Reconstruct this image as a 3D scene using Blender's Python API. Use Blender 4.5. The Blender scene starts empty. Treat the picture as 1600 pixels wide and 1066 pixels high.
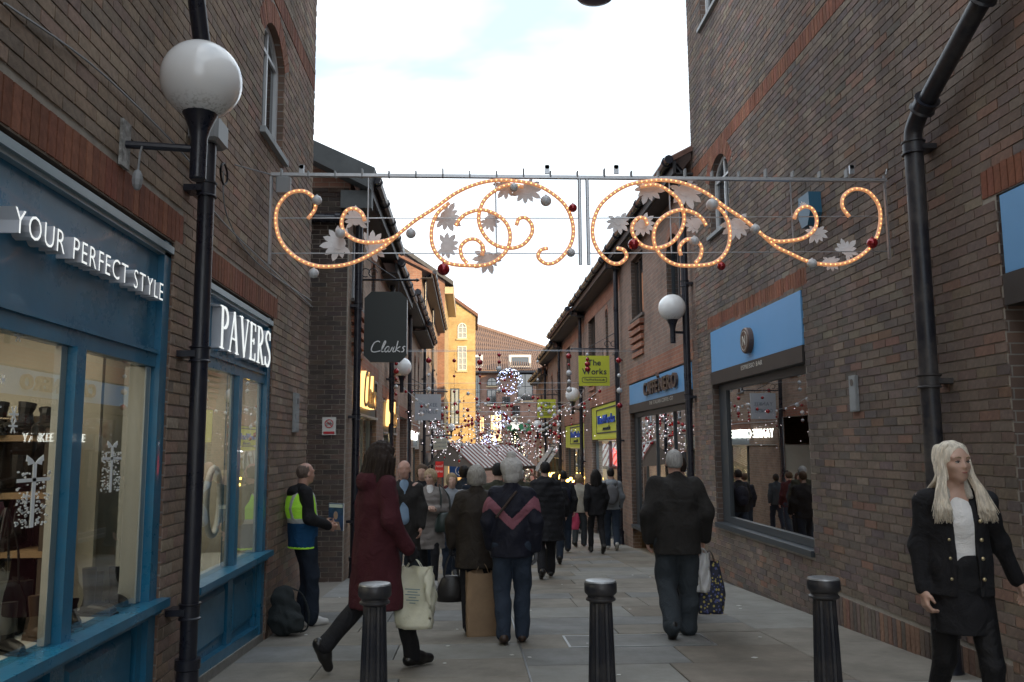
import bpy, bmesh, math, random
import numpy as np
from mathutils import Vector, Matrix
random.seed(7); RNG = np.random.RandomState(11)
SC = bpy.context.scene
COL = SC.collection
PI = math.pi
# ------------------------------------------------------------------ camera
F, CX, CY, H, SL = 1321., 800., 533., 1.38, .046
_y = np.array([-65, -165, -F]); _y /= np.linalg.norm(_y)
_u = np.array([-65, 10600., -F]); _u -= _y*(_u @ _y); _u /= np.linalg.norm(_u)
ROT = np.array([np.cross(_y, _u), _y, _u])
cam = bpy.data.cameras.new('camera'); camo = bpy.data.objects.new('camera', cam); COL.objects.link(camo)
cam.sensor_width = 36; cam.lens = F/1600*36; cam.clip_end = 600; cam.clip_start = .05
M = Matrix([[*ROT[0], 0], [*ROT[1], 0], [*ROT[2], H], [0, 0, 0, 1]])
camo.matrix_world = M
SC.camera = camo
def ray(x, y): return ROT @ np.array([x-CX, -(y-CY), -F])
def atX(x, y, X):
    r = ray(x, y); r = r*(X/r[0]); return (r[0], r[1], r[2]+H)
def atY(x, y, Y):
    r = ray(x, y); r = r*(Y/r[1]); return (r[0], r[1], r[2]+H)
def proj(P):
    c = (np.asarray(P, float)-[0, 0, H]) @ ROT
    return CX-F*c[..., 0]/c[..., 2], CY+F*c[..., 1]/c[..., 2]
def gz(Y): return -SL*min(Y, 62)
# ------------------------------------------------------------------ world and sun
SUN_AZ, SUN_EL = math.radians(36), math.radians(11)      # light travels (-sin, cos), low winter sun
wd = bpy.data.worlds.new('World'); SC.world = wd; wd.use_nodes = True
nt = wd.node_tree; nt.nodes.clear()
def N(nt, t, **k):
    n = nt.nodes.new(t)
    for a, v in k.items():
        if a in ('inp',):
            for i, x in v.items(): n.inputs[i].default_value = x
        else: setattr(n, a, v)
    return n
wo = N(nt, 'ShaderNodeOutputWorld'); bg = N(nt, 'ShaderNodeBackground')
sky = N(nt, 'ShaderNodeTexSky', sky_type='NISHITA', sun_disc=False, sun_elevation=SUN_EL, sun_rotation=PI-SUN_AZ+PI*0, air_density=1, dust_density=1)
tc = N(nt, 'ShaderNodeTexCoord'); mp = N(nt, 'ShaderNodeMapping'); mp.inputs['Scale'].default_value = (1.2, 1.0, 2.6)
nz = N(nt, 'ShaderNodeTexNoise', inp={'Scale': 1.9, 'Detail': 5, 'Roughness': .5, 'Distortion': .4})
rp = N(nt, 'ShaderNodeValToRGB'); rp.color_ramp.elements[0].position = .40; rp.color_ramp.elements[1].position = .62
rp.color_ramp.elements[0].color = (.345, .43, .52, 1); rp.color_ramp.elements[1].color = (.93, .97, 1.0, 1)
mx = N(nt, 'ShaderNodeMixRGB', inp={0: .94}); sc = N(nt, 'ShaderNodeMixRGB', blend_type='MULTIPLY', inp={0: 1., 2: (.1, .1, .1, 1)})
L = nt.links.new
L(tc.outputs['Generated'], mp.inputs[0]); L(mp.outputs[0], nz.inputs['Vector']); L(nz.outputs['Fac'], rp.inputs[0])
L(sky.outputs[0], sc.inputs[1]); L(sc.outputs[0], mx.inputs[1]); L(rp.outputs[0], mx.inputs[2]); L(mx.outputs[0], bg.inputs[0]); L(bg.outputs[0], wo.inputs[0])
bg.inputs[1].default_value = 1.05
sl = bpy.data.lights.new('sun', 'SUN'); sl.energy = 3.2; sl.angle = math.radians(.6); sl.color = (1, .72, .38)
so = bpy.data.objects.new('sun', sl); COL.objects.link(so)
_d = Vector((-math.sin(SUN_AZ)*math.cos(SUN_EL), math.cos(SUN_AZ)*math.cos(SUN_EL), -math.sin(SUN_EL)))
so.rotation_euler = _d.to_track_quat('-Z', 'Y').to_euler(); so.location = (20, -20, 30)
SC.view_settings.view_transform = 'Standard'; SC.view_settings.look = 'None'
SC.view_settings.exposure = 1.25; SC.view_settings.gamma = 1; SC.view_settings.use_curve_mapping = False
try:
    SC.cycles.max_bounces = 8; SC.cycles.transparent_max_bounces = 24; SC.cycles.glossy_bounces = 5
    SC.cycles.sample_clamp_indirect = 4; SC.cycles.caustics_reflective = False; SC.cycles.caustics_refractive = False
except Exception: pass
# ------------------------------------------------------------------ materials
MATS = {}
def mat(name, col, rough=.8, metal=0., spec=.5, bump=0, bscale=60, var=0, vscale=4, emit=None, es=0, coat=0, stretch=None, attr=None, dirt=0, sss=0, wr=0, stain=0):
    if name in MATS: return MATS[name]
    m = bpy.data.materials.new(name); m.use_nodes = True; t = m.node_tree
    b = t.nodes['Principled BSDF']; l = t.links.new
    b.inputs['Base Color'].default_value = (*col, 1); b.inputs['Roughness'].default_value = rough; b.inputs['Metallic'].default_value = metal
    b.inputs['Specular IOR Level'].default_value = spec; b.inputs['Coat Weight'].default_value = coat
    if sss: b.inputs['Subsurface Weight'].default_value = sss; b.inputs['Subsurface Radius'].default_value = (.012, .005, .003)
    if emit: b.inputs['Emission Color'].default_value = (*emit, 1); b.inputs['Emission Strength'].default_value = es
    tc = N(t, 'ShaderNodeTexCoord'); src = tc.outputs['Object']
    if stretch:
        mp = N(t, 'ShaderNodeMapping'); mp.inputs['Scale'].default_value = stretch; l(src, mp.inputs[0]); src = mp.outputs[0]
    cur = None
    if attr:
        a = N(t, 'ShaderNodeAttribute', attribute_name='Col'); cur = a.outputs['Color']
    if var:
        n = N(t, 'ShaderNodeTexNoise', inp={'Scale': vscale, 'Detail': 6, 'Roughness': .65}); l(src, n.inputs['Vector'])
        r = N(t, 'ShaderNodeMapRange', inp={1: .25, 2: .75, 3: 1-var, 4: 1+var}); l(n.outputs['Fac'], r.inputs[0])
        x = N(t, 'ShaderNodeMixRGB', blend_type='MULTIPLY', inp={0: 1., 1: (*col, 1)})
        if cur: l(cur, x.inputs[1])
        l(r.outputs[0], x.inputs[2]); cur = x.outputs[0]
    if stain:                                           # weather streaks and soot patches, placed by position on the wall
        g = N(t, 'ShaderNodeNewGeometry'); mp2 = N(t, 'ShaderNodeMapping'); mp2.inputs['Scale'].default_value = (1.1, 1.1, .35); l(g.outputs['Position'], mp2.inputs[0])
        n = N(t, 'ShaderNodeTexNoise', inp={'Scale': .9, 'Detail': 9, 'Roughness': .68}); l(mp2.outputs[0], n.inputs['Vector'])
        r = N(t, 'ShaderNodeMapRange', inp={1: .34, 2: .62, 3: 1-stain, 4: 1.1}); l(n.outputs['Fac'], r.inputs[0])
        x = N(t, 'ShaderNodeMixRGB', blend_type='MULTIPLY', inp={0: 1., 1: (*col, 1)}); l(cur, x.inputs[1]) if cur else None; l(r.outputs[0], x.inputs[2]); cur = x.outputs[0]
    if dirt:
        n = N(t, 'ShaderNodeTexNoise', inp={'Scale': 2.3, 'Detail': 9, 'Roughness': .75}); l(tc.outputs['Object'], n.inputs['Vector'])
        r = N(t, 'ShaderNodeMapRange', inp={1: .45, 2: .7, 3: 0, 4: dirt}); l(n.outputs['Fac'], r.inputs[0])
        x = N(t, 'ShaderNodeMixRGB', inp={1: (*col, 1), 2: (.16, .14, .12, 1)})
        if cur: l(cur, x.inputs[1])
        l(r.outputs[0], x.inputs[0]); cur = x.outputs[0]
        r2 = N(t, 'ShaderNodeMapRange', inp={1: .3, 2: .7, 3: max(.05, rough-.12), 4: min(1, rough+.2)}); l(n.outputs['Fac'], r2.inputs[0]); l(r2.outputs[0], b.inputs['Roughness'])
    if cur: l(cur, b.inputs['Base Color'])
    if bump:
        n = N(t, 'ShaderNodeTexNoise', inp={'Scale': bscale, 'Detail': 5, 'Roughness': .6}); l(src, n.inputs['Vector'])
        u = N(t, 'ShaderNodeBump', inp={'Strength': bump, 'Distance': .01}); l(n.outputs['Fac'], u.inputs['Height']); l(u.outputs[0], b.inputs['Normal'])
    if wr:                                              # soft creases in cloth
        n2 = N(t, 'ShaderNodeTexNoise', inp={'Scale': 6.5, 'Detail': 4, 'Roughness': .5, 'Distortion': 1.6}); l(tc.outputs['Object'], n2.inputs['Vector'])
        u2 = N(t, 'ShaderNodeBump', inp={'Strength': wr, 'Distance': .045}); l(n2.outputs['Fac'], u2.inputs['Height'])
        if bump: l(u2.outputs[0], u.inputs['Normal'])
        else: l(u2.outputs[0], b.inputs['Normal'])
    MATS[name] = m; return m
def emis(name, col, s):
    return mat(name, (.05, .05, .05), emit=col, es=s)
def glassmat(name, tint=(.93, .96, .95), boost=1.6, rough=0.):
    m = bpy.data.materials.new(name); m.use_nodes = True; t = m.node_tree; t.nodes.clear(); l = t.links.new
    o = N(t, 'ShaderNodeOutputMaterial'); tr = N(t, 'ShaderNodeBsdfTransparent', inp={0: (*tint, 1)}); g = N(t, 'ShaderNodeBsdfGlossy', inp={0: (1, 1, 1, 1), 1: rough})
    fr = N(t, 'ShaderNodeFresnel', inp={0: 1.5}); mm = N(t, 'ShaderNodeMath', operation='MULTIPLY', use_clamp=True, inp={1: boost}); mx = N(t, 'ShaderNodeMixShader')
    nz = N(t, 'ShaderNodeTexNoise', inp={'Scale': .9, 'Detail': 1}); bu = N(t, 'ShaderNodeBump', inp={'Strength': .05, 'Distance': .03}); tc = N(t, 'ShaderNodeTexCoord')
    l(tc.outputs['Object'], nz.inputs['Vector']); l(nz.outputs['Fac'], bu.inputs['Height']); l(bu.outputs[0], g.inputs['Normal'])
    ge = N(t, 'ShaderNodeNewGeometry'); iv = N(t, 'ShaderNodeMath', operation='SUBTRACT', inp={0: 1.}); m2 = N(t, 'ShaderNodeMath', operation='MULTIPLY'); l(ge.outputs['Backfacing'], iv.inputs[1]); l(fr.outputs[0], mm.inputs[0]); l(mm.outputs[0], m2.inputs[0]); l(iv.outputs[0], m2.inputs[1]); l(m2.outputs[0], mx.inputs[0]); l(tr.outputs[0], mx.inputs[1]); l(g.outputs[0], mx.inputs[2]); l(mx.outputs[0], o.inputs[0])
    MATS[name] = m; return m
def bricktex(name, axis, cols, mortar=(.23, .21, .19), red=.0):
    """brick laid by a Brick Texture for walls too far off for single bricks; axis 'Y' = wall along Y, 'X' = wall along X"""
    m = bpy.data.materials.new(name); m.use_nodes = True; t = m.node_tree; b = t.nodes['Principled BSDF']; l = t.links.new
    tc = N(t, 'ShaderNodeTexCoord'); sp = N(t, 'ShaderNodeSeparateXYZ'); cb = N(t, 'ShaderNodeCombineXYZ')
    l(tc.outputs['Object'], sp.inputs[0]); l(sp.outputs['Y' if axis == 'Y' else 'X'], cb.inputs[0]); l(sp.outputs['Z'], cb.inputs[1])
    br = N(t, 'ShaderNodeTexBrick', offset=.5, inp={'Color1': (*cols[0], 1), 'Color2': (*cols[1], 1), 'Mortar': (*mortar, 1), 'Scale': 1, 'Mortar Size': .006, 'Mortar Smooth': .3, 'Bias': -.1, 'Brick Width': .235, 'Row Height': .076})
    l(cb.outputs[0], br.inputs['Vector'])
    n = N(t, 'ShaderNodeTexNoise', inp={'Scale': 1.3, 'Detail': 8, 'Roughness': .7}); l(tc.outputs['Object'], n.inputs['Vector'])
    r = N(t, 'ShaderNodeMapRange', inp={1: .3, 2: .7, 3: .7, 4: 1.3}); l(n.outputs['Fac'], r.inputs[0])
    x = N(t, 'ShaderNodeMixRGB', blend_type='MULTIPLY', inp={0: 1.}); l(br.outputs[0], x.inputs[1]); l(r.outputs[0], x.inputs[2]); l(x.outputs[0], b.inputs['Base Color'])
    u = N(t, 'ShaderNodeBump', invert=True, inp={'Strength': .7, 'Distance': .008}); l(br.outputs['Fac'], u.inputs['Height']); l(u.outputs[0], b.inputs['Normal'])
    b.inputs['Roughness'].default_value = .9; MATS[name] = m; return m
# ------------------------------------------------------------------ mesh helpers
TL = {}
class MB:
    def __init__(s): s.v = []; s.f = []; s.m = []; s.mi = 0
    def add(s, vs, fs):
        n = len(s.v); s.v += [tuple(v) for v in vs]
        for f in fs: s.f.append(tuple(i+n for i in f)); s.m.append(s.mi)
        return s
    def hexa(s, p): return s.add(p, [(0, 3, 2, 1), (4, 5, 6, 7), (0, 1, 5, 4), (1, 2, 6, 5), (2, 3, 7, 6), (3, 0, 4, 7)])
    def box(s, x0, x1, y0, y1, z0, z1, T=None):
        p = [(x0, y0, z0), (x1, y0, z0), (x1, y1, z0), (x0, y1, z0), (x0, y0, z1), (x1, y0, z1), (x1, y1, z1), (x0, y1, z1)]
        if T: p = [T(*q) for q in p]
        return s.hexa(p)
    def wbox(s, W, u0, u1, v0, v1, w0, w1): return s.box(u0, u1, v0, v1, w0, w1, T=W)
    def bevbox(s, x0, x1, y0, y1, z0, z1, b=.01, T=None):
        """box with bevelled long edges along every side: an octagonal shell"""
        vs = []
        for z, i in ((z0, b), (z0+b, 0), (z1-b, 0), (z1, b)):
            for x, y in ((x0+i+b, y0+i), (x1-i-b, y0+i), (x1-i, y0+i+b), (x1-i, y1-i-b), (x1-i-b, y1-i), (x0+i+b, y1-i), (x0+i, y1-i-b), (x0+i, y0+i+b)): vs.append((x, y, z))
        if T: vs = [T(*q) for q in vs]
        fs = [tuple(range(7, -1, -1)), tuple(range(24, 32))]
        for k in range(3):
            for j in range(8): fs.append((k*8+j, k*8+(j+1) % 8, k*8+8+(j+1) % 8, k*8+8+j))
        return s.add(vs, fs)
    def tube(s, pts, r, seg=10, closed=False, caps=True, flat=None):
        pts = [Vector(p) for p in pts]; n = len(pts); rs = r if hasattr(r, '__len__') else [r]*n
        rings = []; prev = None
        for i, p in enumerate(pts):
            if closed: t = pts[(i+1) % n]-pts[i-1]
            else: t = pts[min(i+1, n-1)]-pts[max(i-1, 0)]
            if t.length < 1e-9: t = Vector((0, 0, 1))
            t.normalize()
            if prev is None:
                a = Vector((0, 0, 1)) if abs(t.z) < .9 else Vector((1, 0, 0)); a = (a-t*a.dot(t)).normalized()
            else:
                a = prev-t*prev.dot(t)
                a = a.normalized() if a.length > 1e-6 else t.orthogonal().normalized()
            prev = a; b = t.cross(a)
            rings.append([p+(a*math.cos(2*PI*k/seg)*(flat or 1)+b*math.sin(2*PI*k/seg))*rs[i] for k in range(seg)])
        vs = [q for g in rings for q in g]; fs = []
        for i in range(n if closed else n-1):
            j = (i+1) % n
            for k in range(seg): fs.append((i*seg+k, i*seg+(k+1) % seg, j*seg+(k+1) % seg, j*seg+k))
        if not closed and caps: fs += [tuple(range(seg-1, -1, -1)), tuple(range((n-1)*seg, n*seg))]
        return s.add(vs, fs)
    def lathe(s, prof, c=(0, 0, 0), seg=24, lobes=0, depth=0, T=None):
        vs = []
        for r, z in prof:
            for k in range(seg):
                a = 2*PI*k/seg; rr = r*(1-(depth if lobes and k % 2 else 0)) if lobes else r
                q = (c[0]+rr*math.cos(a), c[1]+rr*math.sin(a), c[2]+z); vs.append(T(*q) if T else q)
        fs = []
        for i in range(len(prof)-1):
            for k in range(seg): fs.append((i*seg+k, i*seg+(k+1) % seg, (i+1)*seg+(k+1) % seg, (i+1)*seg+k))
        fs += [tuple(range(seg-1, -1, -1)), tuple(range((len(prof)-1)*seg, len(prof)*seg))]
        return s.add(vs, fs)
    def ball(s, c, r, seg=16, rings=10, sc=(1, 1, 1)):
        vs = [(c[0], c[1], c[2]-r*sc[2])]; 
        for i in range(1, rings):
            a = PI*i/rings-PI/2
            for k in range(seg):
                b = 2*PI*k/seg; vs.append((c[0]+r*sc[0]*math.cos(a)*math.cos(b), c[1]+r*sc[1]*math.cos(a)*math.sin(b), c[2]+r*sc[2]*math.sin(a)))
        vs.append((c[0], c[1], c[2]+r*sc[2])); n = len(vs)-1; fs = []
        for k in range(seg):
            fs.append((0, 1+(k+1) % seg, 1+k)); fs.append((n, n-seg+k, n-seg+(k+1) % seg))
        for i in range(rings-2):
            for k in range(seg): fs.append((1+i*seg+k, 1+i*seg+(k+1) % seg, 1+(i+1)*seg+(k+1) % seg, 1+(i+1)*seg+k))
        return s.add(vs, fs)
    def prism(s, poly, w0, w1, W):
        """polygon in (u,v) swept from w0 to w1 through the map W(u,v,w)"""
        n = len(poly); vs = [W(u, v, w0) for u, v in poly]+[W(u, v, w1) for u, v in poly]
        fs = [tuple(range(n-1, -1, -1)), tuple(range(n, 2*n))]+[(i, (i+1) % n, n+(i+1) % n, n+i) for i in range(n)]
        return s.add(vs, fs)
    def ribbon(s, pts, wd, w0, w1, W):
        n = len(pts); ws = wd if hasattr(wd, '__len__') else [wd]*n; a = []; b = []
        for i, (x, y) in enumerate(pts):
            x0, y0 = pts[max(i-1, 0)]; x1, y1 = pts[min(i+1, n-1)]; dx, dy = x1-x0, y1-y0; q = math.hypot(dx, dy) or 1
            nx, ny = -dy/q*ws[i]/2, dx/q*ws[i]/2; a.append((x+nx, y+ny)); b.append((x-nx, y-ny))
        for i in range(n-1):
            pp = [a[i], b[i], b[i+1], a[i+1]]; s.prism(pp, w0, w1, W)
        return s
    def mesh(s, name, mats, smooth=False):
        me = bpy.data.meshes.new(name); me.from_pydata(s.v, [], s.f)
        for x in (mats if isinstance(mats, (list, tuple)) else [mats]): me.materials.append(x)
        if any(s.m): me.polygons.foreach_set('material_index', s.m)
        if smooth:
            me.polygons.foreach_set('use_smooth', [True]*len(s.f))
            if smooth != 'all': me.set_sharp_from_angle(angle=math.radians(40))
        return me
def link(name, data, parent=None):
    o = bpy.data.objects.new(name, data); COL.objects.link(o)
    if parent is not None:
        o.parent = parent
        if parent.name in TL: o.matrix_parent_inverse = TL[parent.name]
    return o
def obj(name, mb, mats, parent=None, smooth=False, **k):
    me = mb.mesh(name, mats, smooth) if isinstance(mb, MB) else mb
    if name == 'pane' and isinstance(mb, MB):           # the glass shader needs outward normals
        bm = bmesh.new(); bm.from_mesh(me); bmesh.ops.recalc_face_normals(bm, faces=bm.faces); bm.to_mesh(me); bm.free()
    o = link(name, me, parent)
    for a, v in k.items(): o[a] = v
    return o
def tag(o, label=None, cat=None, group=None, kind=None):
    if label: o['label'] = label
    if cat: o['category'] = cat
    if group: o['group'] = group
    if kind: o['kind'] = kind
    return o
def thing(name, label, cat, loc=(0, 0, 0), rz=0, group=None, world=False):
    """an Empty at the base of a thing. world=True: its parts are modelled in world coordinates"""
    o = bpy.data.objects.new(name, None); COL.objects.link(o); o.location = loc; o.rotation_euler = (0, 0, rz)
    o.empty_display_size = .1
    if world: TL[o.name] = (Matrix.Translation(loc) @ Matrix.Rotation(rz, 4, 'Z')).inverted()
    return tag(o, label, cat, group)
def copy_tree(o, loc=None, rz=None, label=None, parent=None):
    c = o.copy(); COL.objects.link(c)
    if parent is not None: c.parent = parent
    if loc is not None: c.location = loc
    if rz is not None: c.rotation_euler = (0, 0, rz)
    if label: c['label'] = label
    for ch in list(o.children): copy_tree(ch, parent=c)
    return c
def struct(name, mb, m, smooth=False): return tag(obj(name, mb, m, smooth=smooth), kind='structure')
def catmull(P, n=8, closed=False):
    P = [np.array(p, float) for p in P]; out = []; k = len(P)
    for i in range(k if closed else k-1):
        p0, p1, p2, p3 = (P[(i-1) % k], P[i], P[(i+1) % k], P[(i+2) % k]) if closed else (P[max(i-1, 0)], P[i], P[i+1], P[min(i+2, k-1)])
        for j in range(n):
            t = j/n; out.append(.5*((2*p1)+(-p0+p2)*t+(2*p0-5*p1+4*p2-p3)*t*t+(-p0+3*p1-3*p2+p3)*t**3))
    if not closed: out.append(P[-1])
    return out
# wall maps: (u along the street or across it, v up, w out of the wall)
XL, XR = -1.90, 3.62
def WL(u, v, w): return (XL+w, u, v)
def WR(u, v, w): return (XR-w, u, v)
def WF(Y): return lambda u, v, w: (u, Y-w, v)
# ------------------------------------------------------------------ lettering
_gl = {}
def glyph(ch, ext=.0, bold=0):
    k = (ch, ext, bold)
    if k not in _gl:
        c = bpy.data.curves.new('glyph', 'FONT'); c.body = ch; c.size = 1; c.extrude = .5; c.offset = bold; c.resolution_u = 3
        o = bpy.data.objects.new('glyph', c); me = bpy.data.meshes.new_from_object(o)
        v = [tuple(x.co) for x in me.vertices]; f = [tuple(p.vertices) for p in me.polygons]
        bpy.data.objects.remove(o); bpy.data.curves.remove(c); bpy.data.meshes.remove(me); _gl[k] = (v, f)
    return _gl[k]
def letters(txt, W, u0, v0, size, w0, w1, m, parent, d=1, gap=.1, wide=1., bold=0, joined=None, fit=None):
    """letters laid from u0 in direction d; each one a part, or all joined when joined names the part"""
    adv = 0; items = []
    for ch in txt:
        if ch == ' ': adv += .38*wide; continue
        v, f = glyph(ch, 0, bold); xs = [a[0] for a in v]; lo, hi = min(xs), max(xs)
        items.append((v, f, adv-lo*wide)); adv += (hi-lo)*wide+gap
    if fit: k = fit/(adv-gap)/size; 
    else: k = 1
    allm = MB()
    for v, f, a in items:
        mb = MB() if not joined else allm
        mb.add([W(u0+d*(a+x*wide)*size*k, v0+y*size, w0 if z < 0 else w1) for x, y, z in v], f)
        if not joined: obj('letter', mb, m, parent)
    if joined: obj(joined, allm, m, parent)
    return adv*size*k
# ------------------------------------------------------------------ brick walls
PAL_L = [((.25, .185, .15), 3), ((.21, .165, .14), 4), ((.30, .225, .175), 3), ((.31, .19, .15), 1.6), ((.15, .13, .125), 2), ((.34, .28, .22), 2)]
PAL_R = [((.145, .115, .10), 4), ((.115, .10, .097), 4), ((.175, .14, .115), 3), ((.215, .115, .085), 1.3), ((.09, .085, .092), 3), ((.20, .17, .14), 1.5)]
PAL_RED = [((.30, .125, .078), 3), ((.26, .105, .068), 2), ((.34, .15, .095), 1)]
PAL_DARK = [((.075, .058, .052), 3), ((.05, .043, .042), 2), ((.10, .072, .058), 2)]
def pick(pal, n):
    w = np.array([p[1] for p in pal], float); c = np.array([p[0] for p in pal])
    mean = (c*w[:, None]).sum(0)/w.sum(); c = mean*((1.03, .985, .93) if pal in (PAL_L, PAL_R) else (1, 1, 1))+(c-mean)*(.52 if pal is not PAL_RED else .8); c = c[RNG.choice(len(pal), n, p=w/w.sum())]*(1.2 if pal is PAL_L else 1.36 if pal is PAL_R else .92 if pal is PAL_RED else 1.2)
    return c*(1+RNG.uniform(-.13, .13, (n, 1)))*(1+RNG.uniform(-.05, .05, (n, 3)))
mat('brick', (.2, .12, .09), .9, bump=.55, bscale=120, var=.28, vscale=28, attr=True, spec=.3, stain=.38)
mat('mortar', (.33, .30, .26), .95, bump=.5, bscale=90, var=.2, vscale=12)
def arch_h(o, u):
    """height of an opening at position u"""
    if not o.get('arch'): return o['v1']
    r = (o['u1']-o['u0'])/2; c = (o['u0']+o['u1'])/2; a = o['arch']; R = (r*r+a*a)/(2*a)
    x = min(abs(u-c), r); return o['v1']-R+math.sqrt(max(R*R-x*x, 0))
def brickwork(W, u0, u1, v0, v1, ops, bands, parent, pal, ground=None, name='brick', n_single=300, cmax=.076, flip=False):
    """real bricks laid in running bond round the openings; the n_single that show largest are parts, the rest one part"""
    JT, BW, BH = .01, .235, cmax
    B = []      # each: 4 corner (u,v), colour, proud
    excl = [(b[0], b[1], b[2], b[3]) for b in bands]
    rows = int((v1-v0)/BH)
    for r in range(rows):
        z0 = v0+r*BH; z1 = z0+BH-JT; zc = (z0+z1)/2
        iv = [(u0, u1)]
        for o in ops:
            lo = None
            if o.get('arch'):
                spring = o['v1']-o['arch']+.0
                ring = .22
                if o['v0'] < zc < spring: lo, hi = o['u0'], o['u1']
                elif spring <= zc < o['v1']+ring:
                    rr = (o['u1']-o['u0'])/2; c = (o['u0']+o['u1'])/2; R = (rr*rr+o['arch']**2)/(2*o['arch'])+ring; d = zc-(o['v1']-(R-ring))
                    hw = math.sqrt(max(R*R-d*d, 0)); hw = min(hw, rr+ring*.8); lo, hi = c-hw, c+hw
            elif o['v0'] < zc < o['v1']: lo, hi = o['u0'], o['u1']
            if lo is None: continue
            nv = []
            for a, b in iv:
                if hi <= a or lo >= b: nv.append((a, b)); continue
                if lo > a: nv.append((a, lo))
                if hi < b: nv.append((hi, b))
            iv = nv
        for (a0, a1, b0, b1) in excl:
            if b0 < zc < b1:
                nv = []
                for a, b in iv:
                    if a1 <= a or a0 >= b: nv.append((a, b)); continue
                    if a0 > a: nv.append((a, a0))
                    if a1 < b: nv.append((a1, b))
                iv = nv
        off = (BW/2 if r % 2 else 0)
        for a, b in iv:
            k = math.floor((a-off)/BW)
            while True:
                s = off+k*BW; e = s+BW-.008; k += 1
                if s >= b: break
                s2, e2 = max(s, a), min(e, b)
                if e2-s2 < .035: continue
                if ground and ground((s2+e2)/2) > z1: continue
                B.append(((s2, z0), (e2, z0), (e2, z1), (s2, z1), 0))
    for bd in bands:
        a0, a1, b0, b1 = bd[:4]; code = bd[4] if len(bd) > 4 else 1
        n = int((a1-a0)/.075)
        for i in range(n):
            s = a0+i*(a1-a0)/n
            B.append(((s, b0), (s+.065, b0), (s+.065, b1-.01), (s, b1-.01), code))
    for o in ops:
        if not o.get('arch'): continue
        rr = (o['u1']-o['u0'])/2; c = (o['u0']+o['u1'])/2; a = o['arch']; R = (rr*rr+a*a)/(2*a); zc = o['v1']-R
        th = math.asin(min(1, rr/R)); n = max(6, int(2*th*(R+.1)/.08))
        for i in range(n):
            t0 = -th+2*th*i/n+.006; t1 = -th+2*th*(i+1)/n-.006
            P = lambda t, q: (c+q*math.sin(t), zc+q*math.cos(t))
            B.append((P(t0, R), P(t1, R), P(t1, R+.215), P(t0, R+.215), 1))
    n = len(B); Q = np.array([[b[0], b[1], b[2], b[3]] for b in B]); red = np.array([b[4] for b in B])
    colr = pick(pal, n); cr = pick(PAL_RED, n); colr[red == 1] = cr[red == 1]
    proud = RNG.uniform(-.002, .002, n)
    Cn = Q.mean(1, keepdims=True)
    ins = Q+np.clip((Cn-Q)*10, -1, 1)*.002
    jit = RNG.uniform(-.0015, .0015, Q.shape)
    V = np.empty((n, 8, 3))
    wv = np.array([W(0, 0, 1)])-np.array([W(0, 0, 0)])
    def to3(q, w):
        o0 = np.array(W(0, 0, 0)); ax = np.array(W(1, 0, 0))-o0; ay = np.array(W(0, 1, 0))-o0; az = np.array(W(0, 0, 1))-o0
        return o0+q[..., 0:1]*ax+q[..., 1:2]*ay+w[..., None]*az
    V[:, :4] = to3(Q+jit, np.full((n, 4), -.012)); V[:, 4:] = to3(ins+jit, proud[:, None]+np.zeros((n, 4)))
    FC = np.array([(4, 5, 6, 7), (0, 1, 5, 4), (1, 2, 6, 5), (2, 3, 7, 6), (3, 0, 4, 7)])
    o0 = np.array(W(0, 0, 0)); hand = np.dot(np.cross(np.array(W(1, 0, 0))-o0, np.array(W(0, 1, 0))-o0), np.array(W(0, 0, 1))-o0)
    if hand < 0: FC = FC[:, ::-1]
    x, y = proj(V[:, 4:]); ar = .5*np.abs((x[:, 2]-x[:, 0])*(y[:, 3]-y[:, 1])-(x[:, 3]-x[:, 1])*(y[:, 2]-y[:, 0]))
    vis = (V[:, 4:, 1].min(1) > .5) & (x.mean(1) > 3) & (x.mean(1) < 1597) & (y.mean(1) > 3) & (y.mean(1) < 1063)
    ar = np.where(vis, ar, 0); order = np.argsort(-ar); single = order[:n_single]; single = single[ar[single] > 0] if n_single else single[:0]
    rest = np.ones(n, bool); rest[single] = False
    def mk(name, idx, origin=None):
        me = bpy.data.meshes.new(name); k = len(idx); v = V[idx].reshape(-1, 3)
        if origin is not None: v = v-origin
        me.vertices.add(k*8); me.vertices.foreach_set('co', v.ravel()); f = (FC[None]+np.arange(k)[:, None, None]*8).reshape(-1, 4)
        me.loops.add(len(f)*4); me.loops.foreach_set('vertex_index', f.ravel().astype(np.int32)); me.polygons.add(len(f))
        me.polygons.foreach_set('loop_start', np.arange(len(f), dtype=np.int32)*4); me.polygons.foreach_set('loop_total', np.full(len(f), 4, np.int32))
        at = me.attributes.new('Col', 'FLOAT_COLOR', 'POINT'); cc = np.ones((k*8, 4)); cc[:, :3] = np.repeat(colr[idx], 8, 0); at.data.foreach_set('color', cc.ravel())
        me.polygons.foreach_set('use_smooth', np.zeros(len(f), bool)); me.materials.append(MATS['brick']); me.update(); return me
    if rest.any():
        o = link('brickwork', mk('brickwork', np.where(rest)[0]), parent); o['kind'] = 'stuff'
    # singles share a dozen meshes per size class
    cache = {}
    for i in single:
        q = Q[i]; wdt = round(float(np.linalg.norm(q[1]-q[0])), 2); hgt = round(float(np.linalg.norm(q[3]-q[0])), 2)
        cen = V[i].mean(0)
        slope = abs(q[1][1]-q[0][1]) > 1e-4
        key = (wdt, hgt, int(red[i]), RNG.randint(10)) if not slope else None
        if key is None or key not in cache:
            me = mk(name, np.array([i]), cen)
            if key: cache[key] = me
        else: me = cache[key]
        o = link(name, me, parent); o.location = cen
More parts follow.
